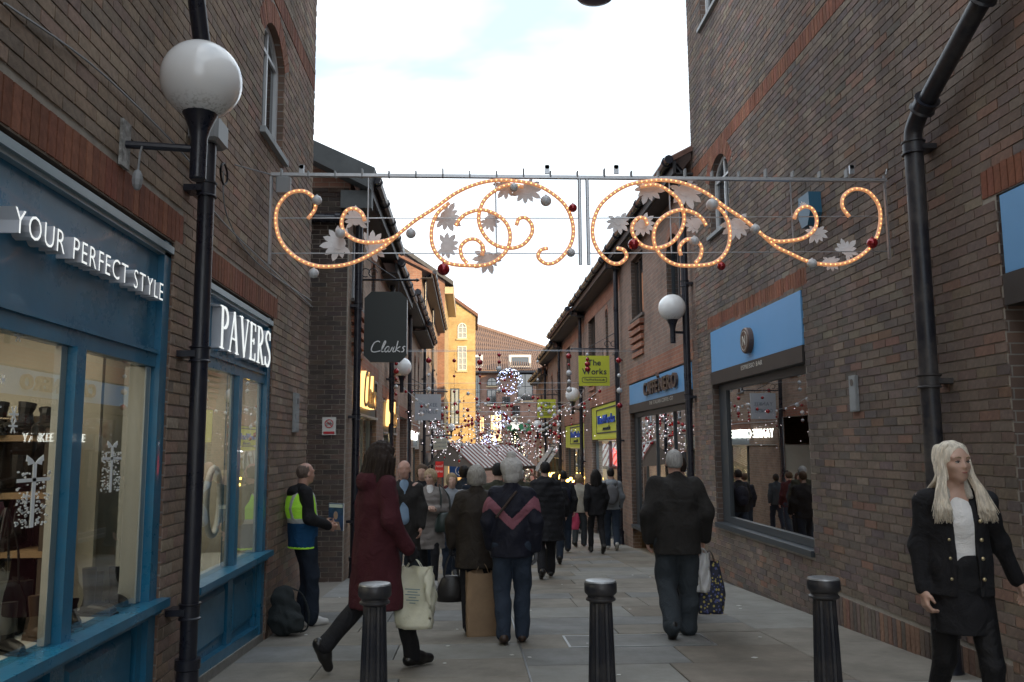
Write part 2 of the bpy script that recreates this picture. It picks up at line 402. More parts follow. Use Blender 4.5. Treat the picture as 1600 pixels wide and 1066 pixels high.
def cells(mb, W, u0, u1, v0, v1, ops, w):
    """a flat sheet with openings left out, arches stepped finely"""
    us = {u0, u1}; 
    for o in ops:
        us |= {max(u0, min(u1, o['u0'])), max(u0, min(u1, o['u1']))}
        if o.get('arch'):
            for i in range(1, 16): us.add(o['u0']+(o['u1']-o['u0'])*i/16)
    us = sorted(us)
    for a, b in zip(us, us[1:]):
        if b-a < 1e-5: continue
        c = (a+b)/2; cut = sorted((o['v0'], arch_h(o, a), arch_h(o, b)) for o in ops if o['u0'] < c < o['u1'])
        zl = (v0, v0)
        for z0, ha, hb in cut:
            if z0 > zl[0] or z0 > zl[1]: mb.add([W(a, zl[0], w), W(b, zl[1], w), W(b, z0, w), W(a, z0, w)], [(0, 1, 2, 3)])
            zl = (ha, hb)
        mb.add([W(a, zl[0], w), W(b, zl[1], w), W(b, v1, w), W(a, v1, w)], [(0, 1, 2, 3)])
def reveals(mb, W, o, d, w=-.006):
    for u in (o['u0'], o['u1']):
        t = o['v1']-(o.get('arch') or 0)
        mb.add([W(u, o['v0'], w), W(u, t, w), W(u, t, w-d), W(u, o['v0'], w-d)], [(0, 1, 2, 3)])
    mb.add([W(o['u0'], o['v0'], w), W(o['u1'], o['v0'], w), W(o['u1'], o['v0'], w-d), W(o['u0'], o['v0'], w-d)], [(0, 1, 2, 3)])
    n = 16 if o.get('arch') else 1
    for i in range(n):
        a = o['u0']+(o['u1']-o['u0'])*i/n; b = o['u0']+(o['u1']-o['u0'])*(i+1)/n
        mb.add([W(a, arch_h(o, a), w), W(b, arch_h(o, b), w), W(b, arch_h(o, b), w-d), W(a, arch_h(o, a), w-d)], [(0, 1, 2, 3)])
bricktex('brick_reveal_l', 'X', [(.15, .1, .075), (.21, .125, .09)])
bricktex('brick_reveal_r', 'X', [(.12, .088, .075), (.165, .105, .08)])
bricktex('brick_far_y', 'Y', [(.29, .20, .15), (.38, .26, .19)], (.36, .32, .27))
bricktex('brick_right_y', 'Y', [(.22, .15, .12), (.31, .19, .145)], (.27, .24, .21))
bricktex('brick_far_x', 'X', [(.24, .125, .09), (.3, .155, .11)], (.3, .26, .22))
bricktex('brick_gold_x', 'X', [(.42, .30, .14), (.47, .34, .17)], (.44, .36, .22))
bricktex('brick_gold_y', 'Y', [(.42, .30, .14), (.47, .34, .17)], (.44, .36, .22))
bricktex('brick_pink_x', 'X', [(.27, .155, .12), (.33, .19, .15)], (.32, .27, .23))
bricktex('brick_red_y', 'Y', [(.30, .125, .08), (.36, .16, .10)], (.28, .22, .18))
def arcframe(o, k=12):
    """outline of an opening, base left corner round to base right corner"""
    P = [(o['u0'], o['v0'])]
    if o.get('arch'):
        P += [(o['u0']+(o['u1']-o['u0'])*i/k, arch_h(o, o['u0']+(o['u1']-o['u0'])*i/k)) for i in range(k+1)]
    else: P += [(o['u0'], o['v1']), (o['u1'], o['v1'])]
    return P+[(o['u1'], o['v0'])]
def window(W, o, parent, fm='frame_white', depth=.1, nm=1, th=.05, sill=True, rails=(), glass='glass_far', name='window', sillm='sill_grey', sill_out=.05):
    """window > frame, pane (one per light), sill"""
    P = arcframe(o); c = ((o['u0']+o['u1'])/2, (o['v0']+o['v1'])/2)
    fr = MB(); q = []
    iu, iv = o['u1']-o['u0']-2*th, o['v1']-o['v0']-2*th
    for (u, v) in P: q.append((c[0]+(u-c[0])*iu/(iu+2*th), c[1]+(v-c[1])*iv/(iv+2*th)))
    n = len(P)
    for i in range(n):
        j = (i+1) % n; fr.prism([P[i], P[j], q[j], q[i]], -depth, -depth+.05, W)
    xs = [o['u0']+th+iu*k/(nm+1) for k in range(nm+2)]
    for x in xs[1:-1]: fr.wbox(W, x-.02, x+.02, o['v0']+th, arch_h(o, x)-th*.9, -depth+.002, -depth+.045)
    for r in rails: fr.wbox(W, o['u0']+th, o['u1']-th, r-.018, r+.018, -depth+.004, -depth+.042)
    w = obj(name, fr, MATS[fm], parent)
    for a, b in zip(xs, xs[1:]):
        p = MB(); a2, b2 = a+.015, b-.015; m = (a2+b2)/2; k = 6 if o.get('arch') else 1
        poly = [(a2, o['v0']+th*.6), (b2, o['v0']+th*.6)]+[(b2+(a2-b2)*i/k, arch_h(o, min(max(b2+(a2-b2)*i/k, o['u0']), o['u1']))-th*.8) for i in range(k+1)]
        p.prism(poly, -depth+.014, -depth+.02, W); obj('pane', p, MATS[glass], w)
    if sill:
        s = MB(); s.wbox(W, o['u0']-.05, o['u1']+.05, o['v0']-.06, o['v0']-.004, -depth+.05, sill_out); obj('sill', s, MATS[sillm], w)
    return w
mat('frame_white', (.62, .64, .66), .45); mat('frame_dark', (.05, .06, .07), .4); mat('frame_brown', (.06, .04, .03), .5)
mat('sill_grey', (.30, .32, .33), .7, var=.2); mat('sill_dark', (.1, .09, .085), .6, var=.2)
mat('iron', (.012, .014, .024), .28, spec=.5, dirt=.10, bump=.12, bscale=40); mat('iron_worn', (.016, .018, .026), .35, dirt=.45, bump=.2, bscale=40)
mat('lead', (.085, .095, .1), .65, var=.25, vscale=3, bump=.2); mat('black_timber', (.025, .024, .026), .55, var=.3, vscale=5)
mat('tile_roof', (.16, .085, .065), .85, var=.35, vscale=9, bump=.4); mat('slate', (.07, .075, .085), .7, var=.3, vscale=8, bump=.3)
mat('dark_inside', (.03, .028, .027), .9); mat('concrete', (.27, .26, .235), .9, var=.25, vscale=6, bump=.4, bscale=50)
def farglass():
    m = mat('glass_far', (.018, .022, .026), .05, spec=1.); b = m.node_tree.nodes['Principled BSDF']; b.inputs['IOR'].default_value = 1.7
farglass(); glassmat('glass_clear', boost=1.15); glassmat('glass_cafe', (.5, .5, .5), 3.2); glassmat('glass_plain', (.8, .83, .82), 1.9)
# ------------------------------------------------------------------ ground: sloping street of stone slabs
mat('joint', (.17, .155, .135), .95, bump=.4, bscale=50, var=.2, vscale=8)
mat('slab_buff', (.215, .195, .165), .8, bump=.35, bscale=45, var=.34, vscale=2.2, dirt=.35); mat('slab_grey', (.19, .19, .183), .75, bump=.35, bscale=45, var=.32, vscale=2.4, dirt=.35)
mat('slab_brown', (.19, .165, .135), .85, bump=.4, bscale=45, var=.34, vscale=2.4, dirt=.35); mat('slab_pale', (.235, .23, .21), .75, bump=.3, bscale=45, var=.2, vscale=2, dirt=.35)
g = MB()
ys = [-14, 0, 20, 40, 62, 170]; zs = [-SL*min(y, 62) for y in ys]
for (a, b, za, zb) in zip(ys, ys[1:], zs, zs[1:]):
    g.add([(-70, a, za-.012), (70, a, za-.012), (70, b, zb-.012), (-70, b, zb-.012)], [(0, 1, 2, 3)])
struct('ground', g, MATS['joint'])
pav = struct('pavement', MB().add([(XL-.2, -6, 6*SL-.008), (XR+.2, -6, 6*SL-.008), (XR+.4, 60, -60*SL-.008), (XL-.4, 60, -60*SL-.008)], [(0, 1, 2, 3)]), MATS['joint'])
mats4 = ['slab_buff', 'slab_grey', 'slab_brown', 'slab_pale']
def slab(mb, x0, x1, y0, y1, dz, tx, ty):
    b = .006; f = lambda x, y, z: (x, y, -SL*y+z+dz+(x-x0)*tx+(y-y0)*ty)
    g_ = .004; x0 += g_; x1 -= g_; y0 += g_; y1 -= g_
    vs = [f(x0, y0, -.006), f(x1, y0, -.006), f(x1, y1, -.006), f(x0, y1, -.006), f(x0, y0, .012), f(x1, y0, .012), f(x1, y1, .012), f(x0, y1, .012), f(x0+b, y0+b, .016), f(x1-b, y0+b, .016), f(x1-b, y1-b, .016), f(x0+b, y1-b, .016)]
    mb.add(vs, [(8, 9, 10, 11)]+[(i, (i+1) % 4, 4+(i+1) % 4, 4+i) for i in range(4)]+[(4+i, 4+(i+1) % 4, 8+(i+1) % 4, 8+i) for i in range(4)])
far = MB(); rr = random.Random(5); cnt = 0
zones = [(XL+.02, .43, .0), (.43, 2.72, .23), (2.72, XR-.02, .4)]
for zi, (za, zb, oy) in enumerate(zones):
    y = 2.3+oy
    while y < 58:
        d = rr.choice((.5, .6, .68, .76)) if zi < 2 else rr.choice((.6, .75, .9))
        x = za; rowm = rr.random()
        while x < zb-.01:
            w = rr.uniform(.7, 1.4) if zi < 2 else .9
            if zb-(x+w) < .35: w = zb-x
            m = 3 if zi == 2 and rr.random() < .5 else (1 if rowm < .42 else 0)
            if rr.random() < .28: m = rr.randrange(4)
            px = proj([(x+w/2, y, -SL*y)]); vis = -60 < px[0][0] < 1660 and px[1][0] < 1130
            args = (x, x+w, y, y+d, rr.uniform(-.0015, .0015), rr.uniform(-.002, .002), rr.uniform(-.002, .002))
            if cnt < 298 and y < 17 and vis:
                s = MB(); slab(s, *args); obj('paving_slab', s, MATS[mats4[m]], pav); cnt += 1
            else: far.mi = m; slab(far, *args)
            x += w
        y += d
obj('paving', far, [MATS[x] for x in mats4], pav, kind='stuff')
# slot drain down the street and an inspection cover
sl_ = MB(); n = 120
for i in range(n):
    y = 2.4+i*.3
    sl_.hexa([(.425, y, -SL*y+.0), (.437, y, -SL*y+.0), (.437, y+.29, -SL*(y+.29)), (.425, y+.29, -SL*(y+.29)), (.425, y, -SL*y+.0175), (.437, y, -SL*y+.0175), (.437, y+.29, -SL*(y+.29)+.0175), (.425, y+.29, -SL*(y+.29)+.0175)])
mat('steel', (.42, .43, .44), .4, metal=.8)
obj('drain_edge', sl_, MATS['steel'], pav, kind='stuff')
cv = thing('inspection_cover', 'recessed paved inspection cover with a steel rim, set in the slabs beyond the middle bollard', 'manhole cover', (1.35, 7.75, gz(7.75)), world=True)
def gp(x, y, z): return (x, y, -SL*y+z)
cm = MB(); cm.box(.86, 2.1, 7.45, 7.98, .01, .0195, T=gp); obj('cover_plate', cm, MATS['slab_grey'], cv)
cm = MB()
for a in ((.84, .86, 7.43, 8.0), (2.1, 2.12, 7.43, 8.0), (.86, 2.1, 7.43, 7.45), (.86, 2.1, 7.98, 8.0)): cm.box(*a, .008, .023, T=gp)
obj('rim', cm, MATS['steel'], cv)
lt = MB(); rl = random.Random(3)
for i in range(70):
    y = rl.uniform(5, 16); x = rl.uniform(-1.7, 3.3); r = rl.uniform(.006, .02); z = -SL*y+.017; a = rl.random()*6
    lt.hexa([(x+r*math.cos(a+k*PI/2)*(1.6 if k % 2 else 1), y+r*math.sin(a+k*PI/2), z+h) for h in (0, .003) for k in range(4)])
tag(obj('litter', lt, mat('paper_scrap', (.6, .6, .57), .8)), 'small pale scraps of litter and trodden gum scattered over the street', 'litter', kind='stuff')
# ------------------------------------------------------------------ near building, left
def shell(parent, side, y0, y1, z1, depth, mt, endmat, w=-.006, roof=True, zb=-1.2):
    """the body behind a facade: end walls, back and top"""
    W = WL if side == 'L' else WR
    s = MB(); s.add([W(y0, zb, w), W(y0, z1, w), W(y0, z1, -depth), W(y0, zb, -depth)], [(0, 1, 2, 3)])
    s.add([W(y1, zb, w), W(y1, z1, w), W(y1, z1, -depth), W(y1, zb, -depth)], [(0, 1, 2, 3)])
    obj('end_wall', s, MATS[endmat], parent)
    s = MB(); s.add([W(y0, zb, -depth), W(y1, zb, -depth), W(y1, z1, -depth), W(y0, z1, -depth)], [(0, 1, 2, 3)]); obj('back_wall', s, MATS[mt], parent)
    if roof: s = MB(); s.wbox(W, y0-.05, y1+.05, z1, z1+.15, -depth, .05); obj('parapet', s, MATS['concrete'], parent)
b1 = thing('brick_building', 'tall brown brick building on the left with two blue shopfronts and one arched upstairs window', 'building', (XL-.1, 3, gz(3)), world=True)
opL = [dict(u0=1.0, u1=5.43, v0=-1, v1=2.69), dict(u0=6.05, u1=8.2, v0=-1, v1=2.62), dict(u0=7.5, u1=8.38, v0=4.28, v1=5.45, arch=.26)]
bandL = [(.9, 5.58, 2.70, 2.915), (5.92, 8.34, 2.63, 2.845), (-3, 10, 5.70, 5.915)]
c = MB(); cells(c, WL, -8, 10, -1, 8.4, opL, -.008); obj('wall', c, MATS['mortar'], b1)
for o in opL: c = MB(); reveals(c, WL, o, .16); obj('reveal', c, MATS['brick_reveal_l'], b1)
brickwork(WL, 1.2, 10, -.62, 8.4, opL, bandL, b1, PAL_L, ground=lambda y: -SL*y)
shell(b1, 'L', -8, 10, 8.4, 7, 'brick_far_y', 'brick_reveal_l')
window(WL, opL[2], b1, depth=.12, nm=1, th=.06, rails=(5.19,), sillm='sill_grey')
# the end wall of the neighbour faces the camera across the gap
# ------------------------------------------------------------------ near building, right
b2 = thing('brick_building', 'tall dark brown brick building on the right holding the big cafe window', 'building', (XR+.1, 5, gz(5)), world=True)
opR = [dict(u0=-1, u1=5.5, v0=-1, v1=3.08), dict(u0=8.95, u1=12.5, v0=.2, v1=3.09), dict(u0=11.35, u1=12.3, v0=4.5, v1=5.6, arch=.3), dict(u0=11.5, u1=12.45, v0=7.9, v1=9.3), dict(u0=4, u1=4.9, v0=7.9, v1=9.3)]
bandR = [(-1, 5.66, 3.09, 3.305), (8.8, 12.65, 3.10, 3.315), (-3, 13.24, 5.65, 5.865), (5.7, 8.93, -.41, -.09, 2)]
c = MB(); cells(c, WR, -8, 13.25, -1, 9.8, opR, -.008); obj('wall', c, MATS['mortar'], b2)
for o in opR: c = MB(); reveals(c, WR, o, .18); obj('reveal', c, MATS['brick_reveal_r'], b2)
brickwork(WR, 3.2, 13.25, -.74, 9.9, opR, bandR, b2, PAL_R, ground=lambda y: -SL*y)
shell(b2, 'R', -8, 13.25, 9.8, 8, 'brick_right_y', 'brick_reveal_r')
window(WR, opR[2], b2, depth=.14, nm=1, th=.06, rails=(5.3,), sillm='sill_grey')
window(WR, opR[3], b2, depth=.14, nm=1, th=.06, sillm='sill_grey'); window(WR, opR[4], b2, depth=.14, nm=1, th=.06, sillm='sill_grey')
# ------------------------------------------------------------------ blue shopfronts
mat('blue_paint', (.016, .155, .28), .3, spec=.5, var=.18, vscale=3, bump=.08, bscale=20, dirt=.22, coat=.2)
mat('letter_white', (.88, .89, .9), .4); mat('letter_lit', (.88, .89, .9), .4, emit=(.95, 1, .97), es=.3); mat('letter_side', (.66, .67, .71), .5)
mat('cream', (.50, .46, .38), .8, var=.06); mat('white_int', (.62, .61, .57), .7); mat('wood_shelf', (.30, .19, .10), .6, var=.2)
mat('leather_black', (.018, .016, .016), .4, bump=.2); mat('leather_brown', (.07, .04, .025), .45, bump=.2); mat('shoe_tan', (.2, .13, .08), .5)
mat('decal', (.75, .78, .78), .7); emis('spot_glow', (1, .78, .5), 14); emis('strip_glow', (1, .85, .62), 4)
def bluefront(y0, y1, vt, sillv, mull, textf, label, vf=1.98, cornice=True):
    W = WL; t = thing('shopfront', label, 'shopfront', (XL, (y0+y1)/2, gz((y0+y1)/2)), world=True); bp = MATS['blue_paint']
    m = MB()
    m.wbox(W, y1-.12, y1-.005, -.55, vt-.005, -.13, -.02)                      # right-hand pilaster
    obj('stile', m, bp, t); m = MB(); m.wbox(W, y0+.005, y0+.10, -.55, vt-.005, -.13, -.03); obj('stile', m, bp, t)
    m = MB(); m.wbox(W, y0+.1, y1-.12, vf, vt-.1, -.13, -.06); obj('fascia', m, bp, t)
    m = MB(); m.wbox(W, y0+.1, y1-.12, vf-.1, vf, -.13, -.045); m.wbox(W, y0+.1, y1-.12, vf-.018, vf+.004, -.045, -.03); obj('rail', m, bp, t)
    m = MB(); m.wbox(W, y0+.02, y1-.01, vt-.1, vt-.075, -.12, -.02); m.wbox(W, y0+.02, y1-.01, vt-.075, vt-.03, -.12, .0); obj('cornice', m, MATS['cornice_highlight'], t)
    m = MB(); m.wbox(W, y0+.02, y1+.03, sillv-.05, sillv, -.14, .055); m.wbox(W, y0+.03, y1-.0, sillv-.085, sillv-.05, -.13, .015); obj('sill', m, bp, t)
    for k in mull: m = MB(); m.wbox(W, k-.05, k+.05, sillv, vf-.1, -.13, -.025); obj('mullion', m, bp, t)
    m = MB()
    for k in list(mull): m.wbox(W, k-.11, k-.051, sillv+.004, vf-.104, -.105, -.072)
    m.wbox(W, y1-.19, y1-.121, sillv+.004, vf-.104, -.2, -.072); obj('inner_frame', m, MATS['white_int'], t)
    ed = [y0+.1]+list(mull)+[y1-.12]
    for a, b in zip(ed, ed[1:]):
        m = MB(); m.wbox(W, a+.03, b-.03, sillv+.0, vf-.1, -.070, -.064); obj('pane', m, MATS['glass_plain'], t)
        p = MB(); p.wbox(W, a, b, -.55, sillv-.05, -.13, -.09)                  # riser with a raised and fielded panel
        p.wbox(W, a+.0, a+.07, -.55, sillv-.085, -.09, -.055); p.wbox(W, b-.07, b, -.55, sillv-.085, -.09, -.055)
        obj('riser', p, bp, t)
        za, zb_ = -SL*(a+b)/2+.2, sillv-.14
        p = MB(); q = [(a+.1, za), (b-.1, za), (b-.1, zb_), (a+.1, zb_)]; i_ = [(a+.14, za+.04), (b-.14, za+.04), (b-.14, zb_-.04), (a+.14, zb_-.04)]
        p.add([W(u, v, -.088) for u, v in q]+[W(u, v, -.06) for u, v in i_], [(0, 1, 5, 4), (1, 2, 6, 5), (2, 3, 7, 6), (3, 0, 4, 7), (4, 5, 6, 7)]); obj('panel', p, bp, t)
    m = MB(); f = lambda u, v, w: (XL+w, u, v-SL*(u)); m.box(y0, y1-.0, .06, .14, -.13, -.03, T=f); obj('bottom_rail', m, bp, t)
    m = MB(); m.box(y0, y1, -.05, .06, -.13, -.015, T=f); obj('plinth', m, MATS['concrete'], t)
    textf(t); return t
mat('cornice_highlight', (.25, .33, .37), .35, var=.15)  # paler than the blue paint: the lit strip is put into the colour
def txt1(t):
    n0 = len(t.children); letters('YOUR PERFECT STYLE', WL, 3.50, 2.275, .155, -.06, .02, [MATS['letter_side'], MATS['letter_lit']], t, gap=.16, wide=.86, fit=1.70, bold=-.008)
    for o in t.children:
        if o.name.startswith('letter'):
            me = o.data
            for p in me.polygons:
                if p.center.x > XL+.018: p.material_index = 1
def serif(ch):
    """strokes (points, width) of a high-contrast serif capital, unit height, plus its advance"""
    T_, t_ = .15, .055; S = lambda x, y, w=.2: ([(x-w/2, y), (x+w/2, y)], .035)
    arc = lambda cx, cy, rx, ry, a0, a1, n=14: [(cx+rx*math.cos(math.radians(a0+(a1-a0)*i/n)), cy+ry*math.sin(math.radians(a0+(a1-a0)*i/n))) for i in range(n+1)]
    mod = lambda n, a, b: [a+(b-a)*math.sin(PI*i/n) for i in range(n+1)]
    if ch == 'P': return [([(.14, .0), (.14, 1)], T_), S(.14, .018, .28), S(.14, .982, .28), (arc(.26, .74, .26, .24, 90, -90), mod(14, t_, T_)), ([(.14, .98), (.28, .98)], t_), ([(.14, .5), (.28, .5)], t_)], .58
    if ch == 'A': return [([(.06, .0), (.34, 1)], t_), ([(.34, 1.0), (.62, 0)], T_), ([(.15, .34), (.52, .34)], t_), S(.06, .018), S(.62, .018, .26)], .76
    if ch == 'V': return [([(.08, 1.), (.36, .0)], T_), ([(.36, .0), (.62, 1)], t_), S(.08, .982, .26), S(.62, .982)], .72
    if ch == 'E': return [([(.14, 0), (.14, 1)], T_), ([(.04, .97), (.52, .97)], t_), ([(.04, .03), (.54, .03)], t_), ([(.14, .52), (.42, .52)], t_), ([(.52, .98), (.52, .8)], t_), ([(.54, .02), (.54, .22)], t_), ([(.42, .6), (.42, .44)], t_)], .62
    if ch == 'R': return [([(.14, .0), (.14, 1)], T_), S(.14, .018, .28), S(.14, .982, .28), (arc(.26, .75, .25, .23, 90, -90), mod(14, t_, T_)), ([(.14, .98), (.28, .98)], t_), ([(.14, .52), (.28, .52)], t_), ([(.3, .52), (.58, .02)], T_), S(.62, .018, .16)], .7
    return [(catmull([(.48, .78), (.44, .92), (.28, .985), (.12, .88), (.1, .72), (.28, .55), (.45, .4), (.5, .22), (.38, .05), (.22, .015), (.08, .1), (.05, .26)], 5), [t_+.09*max(0, math.sin(PI*(i/55)*1.0))**2 for i in range(56)]), ([(.49, .98), (.49, .76)], t_), ([(.05, .02), (.05, .26)], t_)], .58
def txt2(t):
    adv = 0; u0, size = 6.42, .33; tot = sum(serif(c)[1] for c in 'PAVERS')+.06*5; k = 1.62/tot/size
    for ch in 'PAVERS':
        st, a = serif(ch); mb = MB()
        for i, (pts, wd) in enumerate(st):
            P = [(u0+(adv+x)*size*k, 2.13+y*size) for x, y in pts]; wd = [w*size*.8 for w in wd] if hasattr(wd, '__len__') else wd*size*.8
            mb.mi = 0; mb.ribbon(P, wd, -.06, .012-.0006*i, WL); mb.mi = 1; mb.ribbon(P, wd, .012-.0006*i, .018-.0006*i, WL)
        obj('letter', mb, [MATS['letter_side'], MATS['letter_lit']], t); adv += a+.06
sf1 = bluefront(1.0, 5.43, 2.69, .47, (2.2, 4.27), txt1, 'nearest blue painted shopfront, slogan in white block letters over its boot display')
sf2 = bluefront(6.05, 8.2, 2.62, .43, (7.2,), txt2, 'smaller blue shopfront past the thick drainpipe with large white serif letters', vf=2.08)
# gift-box transfers on the panes
def gift(u, v, s, pane):
    m = MB(); u_ = u; W = lambda a, b, c: WL(u_+(a-u_)*2.9, b, c); w0, w1 = -.063, -.0615; r = random.Random(int(u*100))
    m.wbox(W, u-.012*s, u+.012*s, v, v+.62*s, w0, w1); m.wbox(W, u-.11*s, u+.11*s, v+.44*s, v+.475*s, w0, w1)
    for sx in (-1, 1): m.prism([(u, v+.62*s), (u+sx*.05*s, v+.68*s), (u+sx*.045*s, v+.60*s)], w0, w1, W); m.prism([(u, v+.62*s), (u+sx*.02*s, v+.66*s), (u+sx*.055*s, v+.70*s), (u+sx*.06*s, v+.64*s)], w0-.001, w1-.001, W)
    for i in range(170):
        a = u+r.uniform(-.105, .105)*s; b = v+r.uniform(.0, .55)*s
        if abs(a-u) < .02*s or abs(b-v-.457*s) < .025*s: continue
        k = r.choice((3, 4, 5, 6)); q = r.uniform(.006, .013)*s; ph = r.random()*6; y2 = 1.5 if r.random() < .4 else 1
        m.prism([(a+q*math.cos(ph+2*PI*j/k)*.8, b+q*y2*math.sin(ph+2*PI*j/k)) for j in range(k)], w0, w1, W)
    obj('transfer', m, MATS['decal'], pane, kind='stuff')
panes1 = [o for o in sf1.children if o.name.startswith('pane')]
P_ = atX(60, 820, XL-.1); gift(P_[1]-.14, P_[2], .46, panes1[1]); P_ = atX(152, 800, XL-.1); gift(P_[1]+.06, P_[2]+.1, .40, panes1[2])
def snow(u0, u1, v0, v1, pane, n, seed):
    r = random.Random(seed); m = MB()
    for i in range(n):
        a, b, q = r.uniform(u0, u1), r.uniform(v0, v1), r.uniform(.015, .04)
        for k in range(3):
            ph = k*PI/3+r.random()*.1; dx, dy = q*math.cos(ph), q*math.sin(ph); nx, ny = -dy*.12, dx*.12
            m.prism([(a-dx+nx, b-dy+ny), (a-dx-nx, b-dy-ny), (a+dx-nx, b+dy-ny), (a+dx+nx, b+dy+ny)], -.063, -.0615-.0002*k, WL)
    obj('transfer', m, MATS['decal'], pane, kind='stuff')
P_ = atX(8, 620, XL-.1); snow(P_[1]-.5, P_[1]+.06, P_[2]-.25, P_[2]+.4, panes1[1], 16, 2)
# interior of the two shops: room shells, ceilings with spots, shelves, boots and bags
def room(x0, x1, y0, y1, z0, z1, label, floor='white_int', wall='cream', ceil='white_int', back=None):
    t = thing('shop_interior', label, 'interior', ((x0+x1)/2, (y0+y1)/2, z0), world=True)
    m = MB(); m.box(x0, x1, y0, y1, z0-.03, z0); obj('floor', m, MATS[floor], t)
    m = MB(); m.box(x0, x1, y0, y1, z1, z1+.03); obj('ceiling', m, MATS[ceil], t)
    m = MB(); far = x0 if abs(x0) > abs(x1) else x1; m.box(far-.02, far+.02, y0, y1, z0, z1); obj('back_wall', m, MATS[back or wall], t)
    m = MB(); m.box(x0, x1, y0-.03, y0, z0, z1); m.box(x0, x1, y1, y1+.03, z0, z1); obj('side_wall', m, MATS[wall], t); return t
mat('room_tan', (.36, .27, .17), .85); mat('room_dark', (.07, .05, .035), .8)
ri = room(-6.4, XL-.14, .9, 5.40, -.45, 2.25, 'cream shoe shop interior lit by ceiling spots behind the nearest blue shopfront', floor='room_tan', wall='cream')
m = MB(); m.box(XL-.62, XL-.14, 1.0, 5.3, .1, .465); obj('display_plinth', m, MATS['white_int'], ri)
m = MB(); m.box(-2.34, XL-.3, 5.16, 5.2, .466, 2.1); obj('display_screen', m, MATS['cream'], ri)
m = MB()
for yy in (1.6, 2.7, 3.8, 4.9):
    for xx in (-2.5, -3.7, -4.9): m.lathe([(.055, 0), (.055, .012)], (xx, yy, 2.238), 14)
obj('ceiling_spot', m, MATS['spot_glow'], ri, kind='stuff')
def lamp(name, loc, sx, sy, e, col=(1, .8, .55), parent=None, rot=(0, 0, 0)):
    l = bpy.data.lights.new(name, 'AREA'); l.shape = 'RECTANGLE'; l.size = sx; l.size_y = sy; l.energy = e; l.color = col
    o = bpy.data.objects.new(name, l); COL.objects.link(o); o.location = loc; o.rotation_euler = rot
    if parent: o.parent = parent; o.matrix_parent_inverse = TL[parent.name]
    return o
lamp('ceiling_light', (-3.6, 3.2, 2.2), 2.4, 3.2, 34, (1, .88, .7), parent=ri)
sh = thing('shelving', 'dark stepped shelving stacked with shoes and boots along the back of the boot shop', 'shelves', (-3.3, 5.2, -.45), world=True)
rs = random.Random(12)
SHZ = (.5, .82, 1.14, 1.46)
for k, z in enumerate(SHZ):
    m = MB(); m.box(-4.6, -2.36, 4.9, 5.3, z-.035, z); obj('shelf', m, MATS['wood_shelf'], sh)
m = MB(); m.box(-4.6, -2.36, 5.3, 5.34, -.45, 1.58); obj('panel', m, MATS['room_dark'], sh)
for x in (-2.39, -3.1, -3.8, -4.57): m = MB(); m.box(x, x+.03, 4.91, 5.3, -.4, 1.5); obj('upright', m, MATS['room_dark'], sh)
def boot(mb, x, y, z, s=1., a=0., tall=1.):
    c_, s_ = math.cos(a), math.sin(a); f = lambda p: (x+(p[0]*c_-p[1]*s_)*s, y+(p[0]*s_+p[1]*c_)*s, z+p[2]*s)
    P = [(0, -.01, .06), (0, 0, .13), (0, -.005, .13+.09*tall), (0, -.01, .14+.16*tall)]
    mb.tube([f(p) for p in P], [.042*s, .038*s, .045*s, .05*s], 10)
    mb.tube([f(p) for p in [(0, -.045, .045), (0, .0, .05), (0, .07, .042), (0, .14, .034), (0, .175, .03)]], [.034*s, .042*s, .04*s, .036*s, .02*s], 10)
    q = [(-.04, -.07), (.04, -.07), (.045, .1), (.03, .19), (-.03, .19), (-.045, .1)]
    mb.prism([(x+(u*c_-v*s_)*s, y+(u*s_+v*c_)*s) for u, v in q], 0, .018*s, lambda u, v, w: (u, v, z+w))
    mb.box(-.035, .035, -.075, -.02, .0, .035, T=lambda a_, b_, c2: f((a_, b_, c2)))
m = MB()
for z in SHZ:
    x = -4.5
    while x < -2.45: boot(m, x, 5.05+rs.uniform(-.06, .06), z, 1., PI+rs.uniform(-.7, .7), rs.choice((.1, .4, .9)) if z < 1.4 else rs.choice((.05, .3))); x += rs.uniform(.11, .2)
obj('footwear', m, MATS['leather_black'], sh, kind='stuff')
def onfloor(px, py, z=.466):
    r = ray(px, py); k = (z-H)/r[2]; return (r[0]*k, r[1]*k, z)
for px, py, a, tl, mtt, lb in [(186, 945, -2.3, .9, 'leather_black', 'black ankle boot standing last in the window display, nearest the white end frame'), (160, 958, -2.0, .95, 'leather_black', 'tall black boot second from the end of the window display'), (150, 975, -2.5, .15, 'leather_black', 'low black shoe in front of the tall boots in the window'), (138, 962, -1.8, 1.2, 'leather_black', 'wide black boot just right of the blue mullion in the window'), (88, 985, -2.3, .8, 'leather_black', 'black boot just left of the white inner frame in the window'), (60, 1000, -2., .8, 'leather_brown', 'brown short boot in the middle of the left pane display'), (20, 1020, -2.2, .9, 'leather_black', 'black boot at the lower left edge of the window display'), (8, 1052, -2.6, .2, 'leather_brown', 'low brown shoe at the very bottom left of the display'), (36, 985, -2., 1.1, 'leather_black', 'tall black boot behind the brown short boot')]:
    m = MB(); boot(m, 0, 0, 0, .78, a, tl); o = obj('boot', m, MATS[mtt], smooth=True); P_ = onfloor(px, py); o.location = (min(P_[0], -2.1), P_[1], .466); tag(o, lb, 'boot', 'boots and shoes in the shop window')
